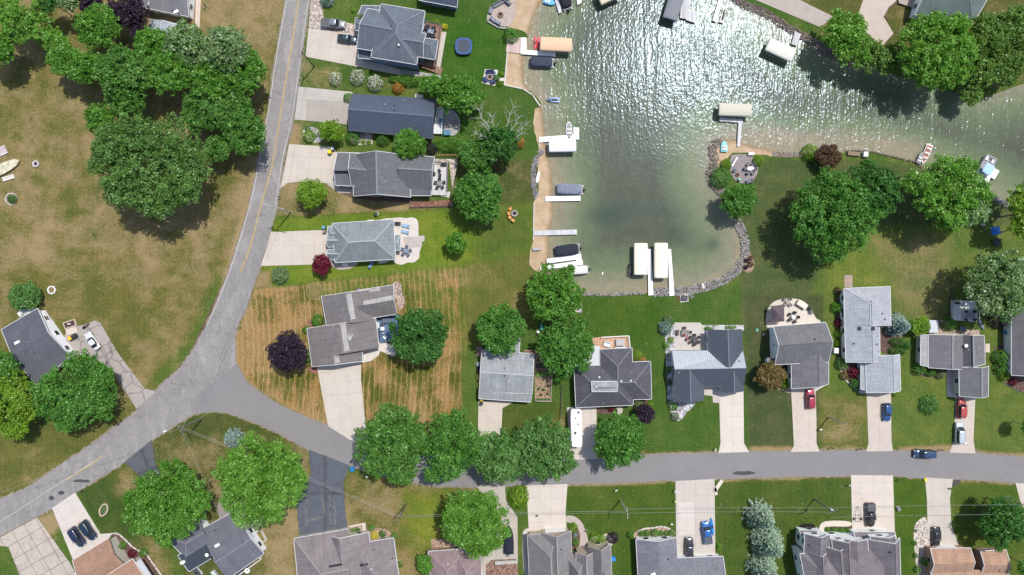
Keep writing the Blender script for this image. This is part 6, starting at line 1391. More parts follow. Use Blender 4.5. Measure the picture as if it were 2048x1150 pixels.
sofa('large tan covered sofa at the top of the square patio',1369,666,1.6,1.4,180,(.30,.27,.25)); chair('dark chair above the covered sofa on the square patio',1368,656,-90,(.08,.07,.07)); chair('dark chair right of the covered sofa on the square patio',1379,664,180,(.08,.07,.07)); sofa('small dark seat at the left edge of the square patio',1355,665,1.2,.6,-90,(.12,.10,.10))
for x,y,a,l_ in ((1468,342,-30,'striped chair left of the round patio fire bowl'),(1478,359,90,'mint green chair below the round patio fire bowl')): chair(l_,x,y,a,(.12,.13,.17) if 'strip' in l_ else (.22,.45,.32))
sofa('grey bench at the lower rim of the round patio',1498,363,1.6,.8,20,(.12,.13,.16))
for x,y,a,l_ in ((766,657,0,'white cushion armchair in the middle of the blue deck'),(771,674,50,'white round cushion armchair at the foot of the blue deck')): sofa(l_,x,y,.85,.85,a,(.68,.70,.68),.47)
boxy('side_table','little grey side table between the white armchairs on the blue deck','side table',767,666,.4,.4,.4,0,(.35,.38,.42),z=.47)
for x,y,a,l_ in ((757,650,-90,'pale bench against the wall of the blue deck'),(758,669,-90,'dark bench against the wall of the blue deck')): sofa(l_,x,y,1.5,.55,a,(.5,.55,.6) if 'pale' in l_ else (.05,.06,.08),.47)
boxy('blue_cooler','blue cooler on the long white deck','cooler',882,241,.7,.8,.7,0,(.01,.14,.28),z=.82); boxy('hot_tub','blue-lidded box at the lower end of the paved patio','storage box',894,266,1.5,1.1,.7,0,(.5,.55,.55),(.04,.16,.24)); ring('red_ring','red inflatable ring on the upper deck corner of the metal-roofed house','inflatable ring',880,214,.5,(.55,.06,.03),(.1,.1,.1),h=.2,w_=.25,z=.8)
boxy('utility_box','white roof-edge hatch over the bright tree of the metal-roofed house','hatch',829,266,1.4,.6,.1,-4,(.6,.6,.6),z=2.95)
# blue folding canopy, benches, reds on the right lawn
c = P(1991,462,1.8); t = thing('canopy_tent','small bright blue shade canopy on the shaded shore lawn','canopy tent',(c.x,c.y,0),R_(10))
q_ = [(-1.05,-.8,1.9),(1.0,-.95,1.9),(1.0,.95,1.9),(-1.05,1.05,1.9),(0,0,2.25)]; MB().add(q_,[(0,1,4),(1,2,4),(2,3,4),(3,0,4)]).build('canopy', plain((.01,.15,.55),.5), t)
for a_ in q_[:4]: MB().tube((a_[0]*.95,a_[1]*.95,0),a_,.03).build('pole', alu, t)
sofa('red-brown picnic bench left of the blue shade canopy',1946,447,1.9,.9,180,(.22,.07,.05),.02); table('pale narrow table right of the red-brown bench',1962,450,.6,.3,(.4,.36,.32),0,.02,True)
for x,y,l_ in ((2003,463,'left cream stool beside the blue canopy'),(2008,462,'right cream stool beside the blue canopy')): ballpot(l_,x,y,.24,(.55,.48,.36),.02,'stool','stool')
table('round black table below the blue canopy',1990,484,.95,.95,(.015,.015,.02),0,.02)
boxy('storage_box','grey flat table top beside the flat roof strip of the mid grey house','table',1865,653,1.9,2.7,.8,0,(.40,.43,.48),(.45,.48,.54)); lounger('striped red and white lounger by the grey table',1885,645,-35,(.45,.25,.25)); table('dark glass table on the tan patio of the mid grey house',1922,658,.8,.6,(.07,.1,.13),0,.06,True)
kayak('grey-blue kayak leaning by the square white deck',1962,648,-65,(.16,.22,.30),2.9,.1,'kayak')
c = P(2018,665,1.2); t = thing('slide','blue slide with a yellow disc end beside the dark edge house','playground slide',(c.x,c.y,0),R_(5)); MB().bar((-1.1,0,.9),(.6,0,1.2),.7,.12).build('chute', plain((.02,.16,.28),.4), t); MB().prism([(x+.95,y) for x,y in oval(.42,.42,14,2)],1.15,1.3).build('disc', plain((.5,.5,.2),.5), t); MB().box(-.9,0,0,.1,.6,.9).box(.5,0,0,.1,.6,1.1).build('stand', dgrey, t)
ballpot('white round lawn disc between the cross-gabled and green-grey houses',754,428,.55,(.7,.7,.68),.02); 
for x,y,l_ in ((1008,768,'x'),): pass
# mailboxes and small posts
def mailbox(label, px, py, ang=0, colr=(.03,.03,.03)):
    c = P(px, py); t = thing('mailbox', label, 'mailbox', (c.x, c.y, 0), R_(ang)); MB().box(0,0,0,.1,.1,1.05).build('post', woodp, t); MB().tube((-.28,0,1.2),(.28,0,1.2),.14,.14,10).build('box', plain(colr,.4), t)
for x,y,a,c_,l_ in ((1428,897,90,(.7,.68,.62),'white mailbox on a pale post by the long white concrete drive'),(1660,894,0,(.03,.03,.03),'black mailbox at the kerb right of the crimson car drive'),(1716,896,0,(.04,.05,.04),'dark mailbox left of the blue car drive'),(1878,898,0,(.05,.05,.06),'dark round-topped mailbox by the silver van drive'),
    (1637,857,0,(.72,.72,.72),'white globe-like post lamp at the crimson car drive'),(1348,980,90,(.6,.6,.58),'pale small mailbox at the blue pickup drive'),(736,951,0,(.75,.75,.75),'white mailbox at the verge right of the blue tub'),(561,395,10,(.04,.04,.045),'dark mailbox on the verge below the cross-gabled house drive'),
    (548,455,10,(.03,.05,.05),'dark mailbox beside the drive of the green-grey house'),(167,979,30,(.08,.08,.08),'dark mailbox at the verge near the two dark blue cars'),(1231,978,20,(.66,.66,.66),'white marker post in the lawn above the steep-roofed house'),(1695,968,0,(.5,.5,.48),'small pale lawn sign left of the wide drive'),
    (1349,1000,0,(.66,.6,.2),'tiny pale lamp post at the blue pickup drive'),(1341,1045,0,(.7,.7,.7),'white stake near the ball bushes'),(1795,957,0,(.04,.05,.03),'dark marker at the wide drive mouth')): mailbox(l_,x,y,a,c_)
boxy('lawn_bench','white-framed swing bench on the lawn strip right of the wide drive','bench',1797,1017,1.0,.55,.6,-70,(.6,.6,.6),(.2,.2,.22)); boxy('concrete_slab','pale bent culvert slab at the drive mouth of the blue pickup','culvert',1436,972,.8,3.0,.12,-35,(.56,.5,.42),z=.02); boxy('concrete_slab','short lower leg of the pale culvert slab','culvert',1431,982,.6,1.8,.12,10,(.56,.5,.42),z=.02)
for x,y,l_ in ((1074,1030,'potted plant in a dark pot at the drive edge of the steep-roofed house'),(1172,1060,'small white path lamp beside the curving paved walk'),(1898,976,'white stone ornament in the dark roadside bed')): ballpot(l_,x,y,.28)
for x,y,l_ in ((1133,747,'round green lid in the grass left of the charcoal house'),(1514,660,'round green lid in the grass left of the white-gabled house')):
    c = P(x,y); t = thing('septic_lid',l_,'septic lid',(c.x,c.y,0)); MB().prism(oval(.36,.36,14,2),0,.12).build('cover', plain((.10,.30,.22),.6), t); MB().box(0,0,.12,.2,.05,.04).build('handle', dgrey, t)
# rubbish and timber in the dry field
for i,(x,y,L,a,c_,l_) in enumerate([(2,304,3.0,25,(.42,.36,.36),'timber frame with white edge lying in the dry field at the left edge'),(18,356,2.8,17,(.55,.47,.40),'narrow cream box plank below the upturned hull')]):
    c = P(x,y); t = thing('timber_pile',l_,'timber',(c.x,c.y,.02),R_(a)); w_ = 1.6 if i == 0 else .6
    MB().box(0,0,0,L,w_,.2).build('panel', plain(c_,.9,var=.35,sc=3), t)
    for s_ in (-1,1): MB().box(0,s_*(w_/2+.08),0,L,.14,.32).build('edge_beam', white, t)
for i,(x,y) in enumerate([(1078,776),(1088,778),(1096,786),(1083,788)]): ballpot(('upper left','upper middle','right','lower')[i]+' potted plant on the tan gravel plot beside the light grey house',x,y,.35,(.35,.2,.12))
for i,(y,c_) in enumerate([(731,(.07,.05,.04)),(748,(.09,.16,.03))]):
    c = P(1086,y); t = thing('garden_box',('upper dark','lower leafy')[i]+' raised garden box beside the light grey house','raised bed',(c.x,c.y,.03)); MB().box(0,0,0,3.6,1.3,.4).build('frame', woodp, t); MB().box(0,0,.403,3.4,1.1,.08).build('soil_and_crops', plain(c_,.9,var=.5,sc=6), t)
c = P(1086,798); t = thing('garden_box','pink-red edged long box at the foot of the vegetable plot','raised bed',(c.x,c.y,.03)); MB().box(0,0,0,3.8,.9,.5).build('frame', plain((.42,.26,.22),.8), t); MB().box(0,0,.503,3.5,.6,.05).build('soil_and_crops', plain((.05,.09,.02),.9,var=.4,sc=6), t)
c = P(1085,703); t = thing('garden_box','reddish brick box behind the light grey house','raised bed',(c.x,c.y,.03)); MB().box(-2.9,0,0,2.8,.7,.5).build('frame', plain((.42,.26,.22),.8), t); MB().box(-2.9,0,.503,2.5,.4,.05).build('soil_and_crops', plain((.12,.08,.05),.9), t)
# swimming bird, small playground and yard bits
c = P(1205,547); t = thing('swan','small white bird swimming south of the parallel docks','bird',(c.x,c.y,WZ+.02),R_(80))
r_ = [[(f*.42, .2*math.sqrt(max(.02,1-f*f))*math.cos(a), .12+.16*math.sqrt(max(.02,1-f*f))*math.sin(a)) for a in np.linspace(0,2*math.pi,10,endpoint=False)] for f in (-1,-.7,-.3,.1,.5,.8,1)]
mb = MB().loft(r_); mb.tube((.36,0,.2),(.46,0,.5),.06,.045,8); mb.tube((.44,0,.5),(.56,0,.53),.06,.05,8); mb.build('body', white, t, smooth=True); MB().tube((.56,0,.52),(.66,0,.5),.03,.01,6).build('beak', plain((.5,.22,.03),.5), t)
# pallet of white junk on the small top deck
for i,(x,y,c_) in enumerate([(44,626,(.6,.6,.6)),(52,618,(.35,.36,.38)),(60,616,(.7,.7,.7)),(66,617,(.5,.52,.55))]): boxy('storage_box',('first pale','dark grey','second white','blue-grey')[i]+' crate on the junk-filled white deck','crate',x,y,.7,.6,.5,20+i*17,c_,z=.52)
c = P(141,648); t = thing('garden_box','framed dark bed with a white statue above the two bins','raised bed',(c.x,c.y,.03),R_(18)); MB().box(0,0,0,2.9,1.6,.3).build('frame', plain((.5,.42,.32),.8), t); MB().box(0,0,.303,2.5,1.2,.03).build('soil_and_crops', plain((.06,.035,.03),.9), t); MB().lathe(.1,0,[(.2,.33),(.12,.6),(.2,.9),(.05,1.1)],8).build('statue', white, t)
boxy('step_slab','square concrete slab between framed bed and yellow bin','concrete slab',143,662,2.3,1.4,.15,18,(.5,.44,.38),z=.0)
for i,(x,y) in enumerate([(397,9),(413,12),(411,18)]): ballpot(('left','right','lower')[i]+' white flower tuft beside the pink path',x if i else 411,y,.22,(.6,.5,.45))
for i,(x,y,c_) in enumerate([(435,1147,(.7,.72,.72)),(430,1141,(.6,.62,.64))]): boxy('storage_box',('pale square tub','dark-lidded square tub')[i]+' below the slate-grey low house','storage box',x-37+i*0,y,1.1,1.1,.8,30,c_,(.05,.06,.07))
sofa('white rimmed seat at the foot of the slate-grey low house',430,1146,1.6,1.1,125,(.45,.5,.48))
c = P(493,1143,1.0); t = thing('garden_ring','white coiled hose reel on the dark side deck','hose reel',(c.x,c.y,.52)); MB().lathe(0,0,[(.6,0),(.62,.12),(.45,.12),(.44,.02)],16).build('coil', white, t); MB().lathe(0,0,[(.28,0),(.3,.14),(.2,.14),(.18,.02)],14).build('inner_coil', white, t)
for i,(x,y,a) in enumerate([(506,1085,-50),(513,1098,-50),(500,1073,-50)]):
    c = P(x-2+i*0,y,2.4); t = thing('glass_awning',('middle','lower','upper')[i]+' blue-grey bay roof on the right wall of the slate-grey low house','bay roof',(c.x,c.y,2.35),R_(a-0)); MB().box(0,0,0,1.9,1.5,.12,taper=.9).build('roof_panel', plain((.22,.30,.38),.3), t); MB().box(0,0,-2.3,1.6,1.2,2.28).build('wall', WHT, t); MB().box(0,.2,.123,.6,.5,.08).build('skylight', white, t)
deck('bright white flat awning beside the terracotta roof',[(270,1126),(281,1118),(315,1170),(296,1176)],2.5,MWT,-32,name='awning_roof',cat='awning')
deck('pale curved block wall strip between mulch bed and terracotta roof',[(221,1080),(227,1077),(252,1118),(246,1122)],.45,(.40,.34,.30),-30)
# loose branches and leaf litter scraps on lawns, road edge debris
rr2 = random.Random(9); mb = MB()
for i in range(420):
    x, y = rr2.uniform(0, 2048), rr2.uniform(0, 1150); c = P(x, y)
    if sdist(LP, np.array([c.x]), np.array([c.y]))[0] > -1: continue
    a = rr2.uniform(0, 6.3); L = rr2.uniform(.12, .4); mb.bar((c.x, c.y, .07), (c.x+math.cos(a)*L, c.y+math.sin(a)*L, .09), .10, .05)
tag(mb.build('yard_litter', plain((.32,.27,.19),.9,var=.5,sc=.3)), kind='stuff')
# ---------------------------------------------------------------- trees and shrubs
KIND = {  # body, light, translucency
 'green':  ((0.078, 0.227, 0.022), (0.195, 0.427, 0.063), .38), 'mid':  ((0.069, 0.200, 0.028), (0.172, 0.375, 0.071), .36),
 'bright':  ((0.105, 0.264, 0.026), (0.238, 0.490, 0.074), .4), 'lime':  ((0.130, 0.253, 0.017), (0.298, 0.507, 0.044), .4),
 'dark':  ((0.045, 0.145, 0.027), (0.101, 0.268, 0.050), .34), 'olive':  ((0.082, 0.210, 0.041), (0.191, 0.384, 0.101), .36),
 'round':  ((0.064, 0.197, 0.027), (0.154, 0.374, 0.060), .36), 'oak':  ((0.079, 0.177, 0.033), (0.202, 0.378, 0.093), .34),
 'silver':  ((0.087, 0.197, 0.038), (0.341, 0.470, 0.230), .28), 'purple':  ((0.025, 0.016, 0.029), (0.053, 0.036, 0.056), .1),
 'maroon':  ((0.116, 0.012, 0.027), (0.233, 0.022, 0.051), .25), 'brown':  ((0.102, 0.062, 0.034), (0.204, 0.120, 0.072), .25),
 'blue':  ((0.116, 0.190, 0.166), (0.320, 0.430, 0.374), .12), 'bluegreen':  ((0.136, 0.215, 0.145), (0.359, 0.480, 0.340), .12),
 'orange':  ((0.388, 0.160, 0.030), (0.601, 0.340, 0.068), .3), 'cream':  ((0.145, 0.200, 0.034), (0.825, 0.800, 0.425), .25),
 'rust':  ((0.128, 0.121, 0.028), (0.299, 0.198, 0.075), .3), 'yellow':  ((0.582, 0.500, 0.017), (0.825, 0.750, 0.051), .3), 'willow':  ((0.107, 0.211, 0.038), (0.242, 0.408, 0.090), .4),
 'sage':  ((0.117, 0.187, 0.079), (0.256, 0.352, 0.178), .25)}
bark = plain((.16, .13, .10), .9, var=.3, sc=4); deadbark = plain((.42, .40, .37), .85, var=.2)
def quads(name, cen, nrm, size, tint, mat, parent, asp=None, axis=None, rnd=None):
    n = len(cen); r = rnd.normal(size=(n, 3)) if axis is None else axis
    a = np.cross(nrm, r); a /= np.linalg.norm(a, axis=1, keepdims=True)+1e-9
    b = np.cross(nrm, a); b /= np.linalg.norm(b, axis=1, keepdims=True)+1e-9
    s = size[:, None]; e = (asp if asp is not None else np.full(n, .75))[:, None]
    V = np.stack([cen-b*s*.5, cen+a*s*.5*e, cen+b*s*.5, cen-a*s*.5*e], 1).reshape(-1, 3).astype(np.float32)
    me = bpy.data.meshes.new(name); me.vertices.add(4*n); me.vertices.foreach_set('co', V.ravel())
    me.loops.add(4*n); me.loops.foreach_set('vertex_index', np.arange(4*n, dtype=np.int32))
    me.polygons.add(n); me.polygons.foreach_set('loop_start', (np.arange(n)*4).astype(np.int32)); me.update(calc_edges=True)
    at = me.attributes.new('tint', 'FLOAT', 'FACE'); at.data.foreach_set('value', tint.astype(np.float32))
    me.materials.append(mat); o = bpy.data.objects.new(name, me); C.objects.link(o)
    if parent: o.parent = parent
    return o
def leaf_mat(kind): k = KIND[kind]; return leafm(k[0], k[1], k[2])
def trunk(t, h, r, rnd, tips, mat=None):
    mb = MB(); mb.tube((0, 0, -.1), (0, 0, h*.45), r, r*.7, 9)
    fork = Vector((0, 0, h*.42))
    for tp in tips:
        m = fork.lerp(Vector(tp), .5)+Vector((0, 0, h*.04)); mb.tube(fork, m, r*.5, r*.3, 6); mb.tube(m, tp, r*.3, r*.07, 5)
    mb.build('trunk', mat or bark, t)
_seed = [100]
def tree(name, label, cat, px, py, rpx, kind, h, lobes=None, group=None, squash=1.0, clump=None, leaf=.46, dens=1.0, base=.25, gap=.0, twigs=0, flat=.75):
    """crown outline given by lobes (dx, dy, r) in picture units round the centre"""
    _seed[0] += 1; rnd = np.random.RandomState(_seed[0]); zc = h*.62
    c0 = P(px, py, zc); R0 = rpx*(H-zc)/H/S
    k = (H-zc)/H/S
    t = thing(name, label, cat, (c0.x, c0.y, 0), group=group)
    if lobes is None:
        lobes = [(0, 0, rpx*.78)]; m = 7 if rpx > 25 else 5
        for i in range(m):
            a = 2*math.pi*(i+rnd.uniform(-.3, .3))/m; lobes.append((math.cos(a)*rpx*.5, math.sin(a)*rpx*.5*squash, rpx*rnd.uniform(.40, .54)))
    cen = []; nr = []; sz = []; ti = []; tips = []
    cl = clump or max(.5, min(1.05, R0*.15))
    zlo, zhi = h*base, h
    for (dx, dy, r) in lobes:
        lx, ly, lr = dx*k*.95, -dy*k*.95, r*k*.90; d0 = math.hypot(lx, ly)/max(R0, .1)
        top = zhi-(zhi-zlo)*.38*min(1, d0)**1.6-max(0, (R0*.8-lr))*.25*(0 if d0 > .05 else 0)
        lz = top-lr*flat; tips.append((lx, ly, max(lz, h*.5)))
        n = int(4.3*(lr/cl)**2)+5
        u = rnd.uniform(-.35, 1, n); ph = rnd.uniform(0, 2*np.pi, n); s_ = np.sqrt(1-np.clip(u, -1, 1)**2)
        rad = lr*np.where(rnd.rand(n) < .14, rnd.uniform(1.02, 1.24, n), rnd.uniform(.66, 1.04, n))
        P0 = np.stack([lx+s_*np.cos(ph)*rad, ly+s_*np.sin(ph)*rad, lz+u*rad*flat], -1)
        for p in P0:
            if p[2] < zlo*.7: p[2] = zlo*.7+rnd.rand()*.5
            rc = cl*rnd.uniform(.6, 1.15); m = int(dens*34*(rc/.9)**2*(0.46/leaf)**2)+4
            v = rnd.normal(size=(m, 3)); v /= np.linalg.norm(v, axis=1, keepdims=True); v[:, 2] = np.abs(v[:, 2])*rnd.choice([1, 1, 1, -.5], m)
            rr = rc*rnd.uniform(.5, 1.1, m)[:, None]
            cen.append(p+v*rr*np.array([1, 1, .8])); nr.append(v*.8+np.array([0, 0, .55])+rnd.normal(size=(m, 3))*.6)
            sz.append(leaf*rnd.uniform(.65, 1.35, m)); ti.append(np.clip(rnd.uniform(.05, .6)+v[:, 2]*.14+rnd.normal(size=m)*.32, 0, 1))  # clump undersides tinted darker than tops, shading put into leaf colour
        m = int(dens*9*(lr*lr))+6                           # inner leaves close the crown from below; dark tint paints in inner shade
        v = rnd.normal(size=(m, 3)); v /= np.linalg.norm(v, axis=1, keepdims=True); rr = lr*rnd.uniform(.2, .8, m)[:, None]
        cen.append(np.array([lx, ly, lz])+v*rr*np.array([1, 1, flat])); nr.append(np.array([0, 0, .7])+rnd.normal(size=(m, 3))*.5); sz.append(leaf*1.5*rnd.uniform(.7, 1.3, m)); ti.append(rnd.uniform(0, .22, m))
    cen = np.concatenate(cen); nr = np.concatenate(nr); nr /= np.linalg.norm(nr, axis=1, keepdims=True); sz = np.concatenate(sz); ti = np.concatenate(ti)
    if gap:
        f = np.sin(cen[:, 0]*1.7+rnd.rand()*6)*np.sin(cen[:, 1]*1.9+rnd.rand()*6)*np.sin(cen[:, 2]*1.3+2); keep = f < .75-gap
        cen, nr, sz, ti = cen[keep], nr[keep], sz[keep], ti[keep]
    cen[:, 2] = np.maximum(cen[:, 2], .12)
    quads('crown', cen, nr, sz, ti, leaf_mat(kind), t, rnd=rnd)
    rnd2 = random.Random(_seed[0]); trunk(t, h, max(.07, min(.42, R0*.055)), rnd2, tips[:9])
    return t
def shrub(name, label, px, py, rpx, kind, h=None, group=None, sx=1, sy=1, leaf=.2, dens=1.0, cat='shrub', box=False, rot=0):
    """low bush: one leafy mesh"""
    _seed[0] += 1; rnd = np.random.RandomState(_seed[0]); k = 1/S; rx, ry = rpx*sx*k, rpx*sy*k; r = (rx+ry)/2
    h = h or min(3.2, max(.5, r*1.35)); c = P(px, py, h*.6)
    n = int(dens*min(7000, 26*rx*ry*math.pi/(leaf*leaf)*.16))+40
    v = rnd.normal(size=(n, 3)); v /= np.linalg.norm(v, axis=1, keepdims=True); v[:, 2] = np.abs(v[:, 2])
    lump = 1+.10*np.sin(v[:, 0]*5+_seed[0])*np.sin(v[:, 1]*5+1)+.05*np.sin(v[:, 0]*11+v[:, 1]*9)
    if box:
        m = np.max(np.abs(v/np.array([1, 1, 1])), axis=1, keepdims=True); v2 = v/m
    else: v2 = v
    cen = v2*np.array([rx, ry, h])*(lump*rnd.uniform(.8, 1.02, n))[:, None]
    a = R_(rot); ca, sa = math.cos(a), math.sin(a); cen[:, 0], cen[:, 1] = cen[:, 0]*ca-cen[:, 1]*sa, cen[:, 0]*sa+cen[:, 1]*ca
    nr = v+np.array([0, 0, .45])+rnd.normal(size=(n, 3))*.42; nr /= np.linalg.norm(nr, axis=1, keepdims=True)
    ti = np.clip(.35+.25*np.sin(cen[:, 0]*3)*np.sin(cen[:, 1]*3.3)+rnd.normal(size=n)*.25, 0, 1)
    if kind == 'cream': ti = (rnd.rand(n) > .6)*1.0
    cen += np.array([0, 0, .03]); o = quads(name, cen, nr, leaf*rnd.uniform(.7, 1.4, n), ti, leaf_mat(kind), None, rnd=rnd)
    o.location = (c.x, c.y, 0); return tag(o, label, cat, group)
def conifer(name, label, px, py, rpx, kind, h, group=None, arms=15, cat='spruce tree', sy=1.0, rot=0):
    _seed[0] += 1; rnd = np.random.RandomState(_seed[0]); c = P(px, py, h*.35); R0 = rpx/S*(H-h*.35)/H
    t = thing(name, label, cat, (c.x, c.y, 0), group=group); cen = []; nr = []; sz = []; ti = []; ax = []
    L = int(h/.55)
    for i in range(L):
        z = h*(.06+.92*i/L); rr = R0*(1-(i/L))**.72; n = max(5, int(arms*(rr/R0)**.5+rnd.randint(-1, 2)))
        for j in range(n):
            a = 2*math.pi*(j+rnd.uniform(-.25, .25))/n+i*.7; ln = rr*rnd.uniform(.82, 1.08); m = max(5, int(ln/.085))
            s_ = np.linspace(.08, 1, m)*ln; sp = (.10+.16*(1-np.linspace(0, 1, m)))*R0**.4
            off = rnd.normal(size=m)*sp; zz = z-s_*.28+np.where(s_ > ln*.7, (s_-ln*.7)*.35, 0)+rnd.uniform(-.08, .08, m)
            x = math.cos(a)*s_-math.sin(a)*off; y = math.sin(a)*s_+math.cos(a)*off
            cen.append(np.stack([x, y*sy, zz], -1)); nr.append(np.array([math.cos(a)*.25, math.sin(a)*.25, 1])+rnd.normal(size=(m, 3))*.35)
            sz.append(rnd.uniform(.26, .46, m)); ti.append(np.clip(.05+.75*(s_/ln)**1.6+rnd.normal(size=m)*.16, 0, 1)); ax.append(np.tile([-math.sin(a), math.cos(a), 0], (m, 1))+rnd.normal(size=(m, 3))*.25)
    cen = np.concatenate(cen); nr = np.concatenate(nr); nr /= np.linalg.norm(nr, axis=1, keepdims=True)
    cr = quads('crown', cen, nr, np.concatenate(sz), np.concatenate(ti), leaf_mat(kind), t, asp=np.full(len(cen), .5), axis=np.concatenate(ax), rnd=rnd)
    MB().tube((0, 0, -.1), (0, 0, h*.93), max(.08, R0*.05), .03, 8).build('trunk', bark, t)
    return t
T = tree
woods = 'trees of the leafy thicket beside the road'
T('tree','bright yellow-green tree in the top left corner','tree',40,45,46,'bright',11,[(-20,-25,28),(5,0,30),(25,18,26),(60,30,24),(40,-25,25),(85,45,18),(-5,35,20)])
T('tree','deep green tree cut by the left edge, under the yellow-green corner tree','tree',8,100,36,'green',10)
T('tree','pale grey-green tree at the top edge between corner tree and purple trees','tree',148,6,24,'silver',9)
T('tree','dark green tree at the top edge left of the purple crowns','tree',110,10,24,'dark',9)
T('purple_leaf_tree','smaller near-black purple tree at the top edge','tree',190,14,25,'purple',8)
T('purple_leaf_tree','larger near-black purple tree touching the grey house','tree',262,30,38,'purple',9,[(0,-25,25),(-20,0,22),(5,5,26),(18,-5,22),(15,30,16),(-30,-10,18)])
T('tree','bushy green tree topping the thicket just below the purple crowns','tree',205,62,46,'green',12,group=woods,gap=.14,clump=.85)
T('tree','low green tree at the western tip of the thicket','tree',138,125,34,'green',9,group=woods,gap=.14,clump=.85)
T('tree','mid-green thicket tree standing behind the western tip','tree',182,140,36,'green',10,group=woods,gap=.14,clump=.85)
T('tree','large central thicket tree, darkest green','tree',258,150,56,'mid',14,group=woods,gap=.14,clump=.85)
T('tree','thicket tree with lower crown facing the oak','tree',262,200,42,'mid',11,group=woods,gap=.14,clump=.85)
T('tree','thicket tree overhanging the pale blue outbuilding','tree',318,102,42,'green',12,group=woods,gap=.14,clump=.85)
T('tree','silvery-topped thicket tree between outbuilding and road','tree',382,98,46,'silver',13,group=woods,gap=.14,clump=.85)
T('tree','green thicket tree at the middle of the mass','tree',350,150,48,'green',13,group=woods,gap=.14,clump=.85)
T('tree','silver-flecked thicket tree nearest the road','tree',462,108,50,'silver',14,group=woods,gap=.14,clump=.85)
T('tree','dense green tree overhanging the road edge','tree',492,148,48,'green',12,group=woods,gap=.14,clump=.85)
T('tree','rounded green tree in the south-east of the thicket','tree',432,165,46,'green',12,group=woods,gap=.14,clump=.85)
T('tree','small dark green tree wedged between oak and thicket','tree',208,240,30,'green',8,group=woods,gap=.14,clump=.85)
T('tree','smooth mid-green tree south of the thicket, left of the roadside pair','tree',408,225,44,'mid',10,group=woods,gap=.14,clump=.85)
T('tree','smooth mid-green roadside tree, upper of the pair','tree',470,228,48,'mid',11,group=woods,gap=.14,clump=.85)
T('tree','smooth mid-green roadside tree reaching over the white line','tree',500,272,44,'mid',10,group=woods,gap=.14,clump=.85)
T('tree','small green tree below the roadside pair casting shade on dry grass','tree',440,300,26,'mid',7,group=woods,gap=.14,clump=.85)
T('oak_tree','huge broad olive-green oak alone in the dry field','tree',305,330,116,'oak',16,
  [(0,0,70),(-70,-45,45),(-25,-55,45),(45,-45,48),(85,-10,38),(60,40,45),(10,65,44),(-40,45,44),(-80,5,40),(-95,-30,24),(95,25,26),(30,80,28),(-60,60,28),(75,60,26),(-100,-10,16)],leaf=.42,dens=1.05,gap=.12)
T('tree','full green tree beside the slate-dark house, right of the yellow-green one','tree',150,782,76,'round',10,
  [(0,0,42),(-45,-8,36),(-50,25,34),(0,40,36),(40,15,36),(45,-15,34),(30,-50,28),(5,-55,26),(58,-30,24),(-20,60,24),(55,35,22)],dens=1.05)
T('tree','mid-green tree at the left edge behind the slate-dark house','tree',10,735,40,'mid',9)
T('tree','yellow-green sunlit tree at the left edge','tree',22,800,52,'lime',10,[(0,0,34),(-25,-20,28),(10,-38,24),(28,-10,26),(28,25,24),(-5,50,30),(-30,25,26),(20,60,18)])
T('bush','dark olive bush behind the junk-filled deck','bush',50,592,34,'olive',4,squash=.7,leaf=.35)
shrub('shrub','small dark green shrub in a stone ring in the dry field',22,398,9,'dark')
T('tree','bright green tree between the dark short drive and the slate-grey house','tree',338,1000,78,'green',12,
  [(0,0,46),(-55,15,32),(-35,-35,26),(15,-50,34),(45,-25,34),(55,15,32),(25,45,34),(-20,40,36),(-5,75,20),(-70,-5,20),(-45,45,24),(70,-5,18)])
T('tree','tall tree with silvery green tufts north of the cracked black drive','tree',525,955,92,'bright',14,
  [(0,0,52),(-55,-10,38),(-45,40,36),(5,50,38),(45,30,34),(60,-5,34),(35,-40,38),(-15,-50,38),(-60,-35,24),(75,20,18),(-30,70,22),(30,65,22)])
T('tree','silver-green understory tree beside the slate-grey house','tree',505,1015,40,'silver',11)
conifer('spruce_tree','small blue spruce on the lawn inside the road junction',464,878,23,'blue',5)
for l_, x, y, r in (('cream-flowering bush nearest the road',669,155,13),('cream-flowering bush, middle of the row of three',713,152,15),('cream-flowering bush farthest from the road',748,164,16)):
    shrub('flowering_bush', l_, x, y, r, 'cream', group='cream flowering bushes in a row', sy=1.1, cat='bush')
shrub('shrub','rust-orange shrub beneath the long clipped hedge',795,175,12,'orange')
shrub('hedge','long clipped hedge along the south walk of the blue-grey house',812,160,38,'green',2,sx=1,sy=.32,cat='hedge',rot=-5)
T('tree','small green tree at the lake end of the long hedge',"tree",862,172,24,'green',6)
T('tree','green tree north of the metal-roofed house, by the patio','tree',912,188,40,'green',9,[(0,0,30),(-20,-15,22),(20,-15,22),(20,15,24),(-15,15,22),(45,5,14)])
shrub('shrub','dark shrub at the drive corner of the metal-roofed house',695,194,10,'mid')
T('tree','yellow-green ball-shaped tree by the driveway of the metal-roofed house','tree',663,262,25,'lime',5,leaf=.34,clump=.6)
shrub('shrub','lime shrub in the boulder ring by the road',617,271,13,'lime'); shrub('shrub','variegated pale shrub in the boulder ring',631,266,7,'cream',cat='shrub')
shrub('shrub','tiny dark shrub above the lime one in the boulder ring',614,258,5,'dark')
shrub('shrub','round dark green bush left of the basement window of the metal-roofed house',704,274,15,'mid')
shrub('shrub','round dark green bush right of the pale hostas',765,277,14,'mid')
for x, y, l_ in ((726,284,'left'),(737,285,'right')): shrub('hosta', l_+' pale green hosta of the pair between two dark bushes', x, y, 5, 'lime', .4, group='hosta plants', cat='plant')
T('tree','bright green low tree covering the eave of the metal-roofed house','tree',818,288,34,'green',6,leaf=.36,clump=.7,squash=.7)
shrub('shrub','dark purple shrub between bright tree and hedge',862,296,13,'purple')
shrub('hedge','bright green hedge row reaching toward the dead-branched tree',905,288,42,'green',2.4,sx=1,sy=.36,cat='hedge')
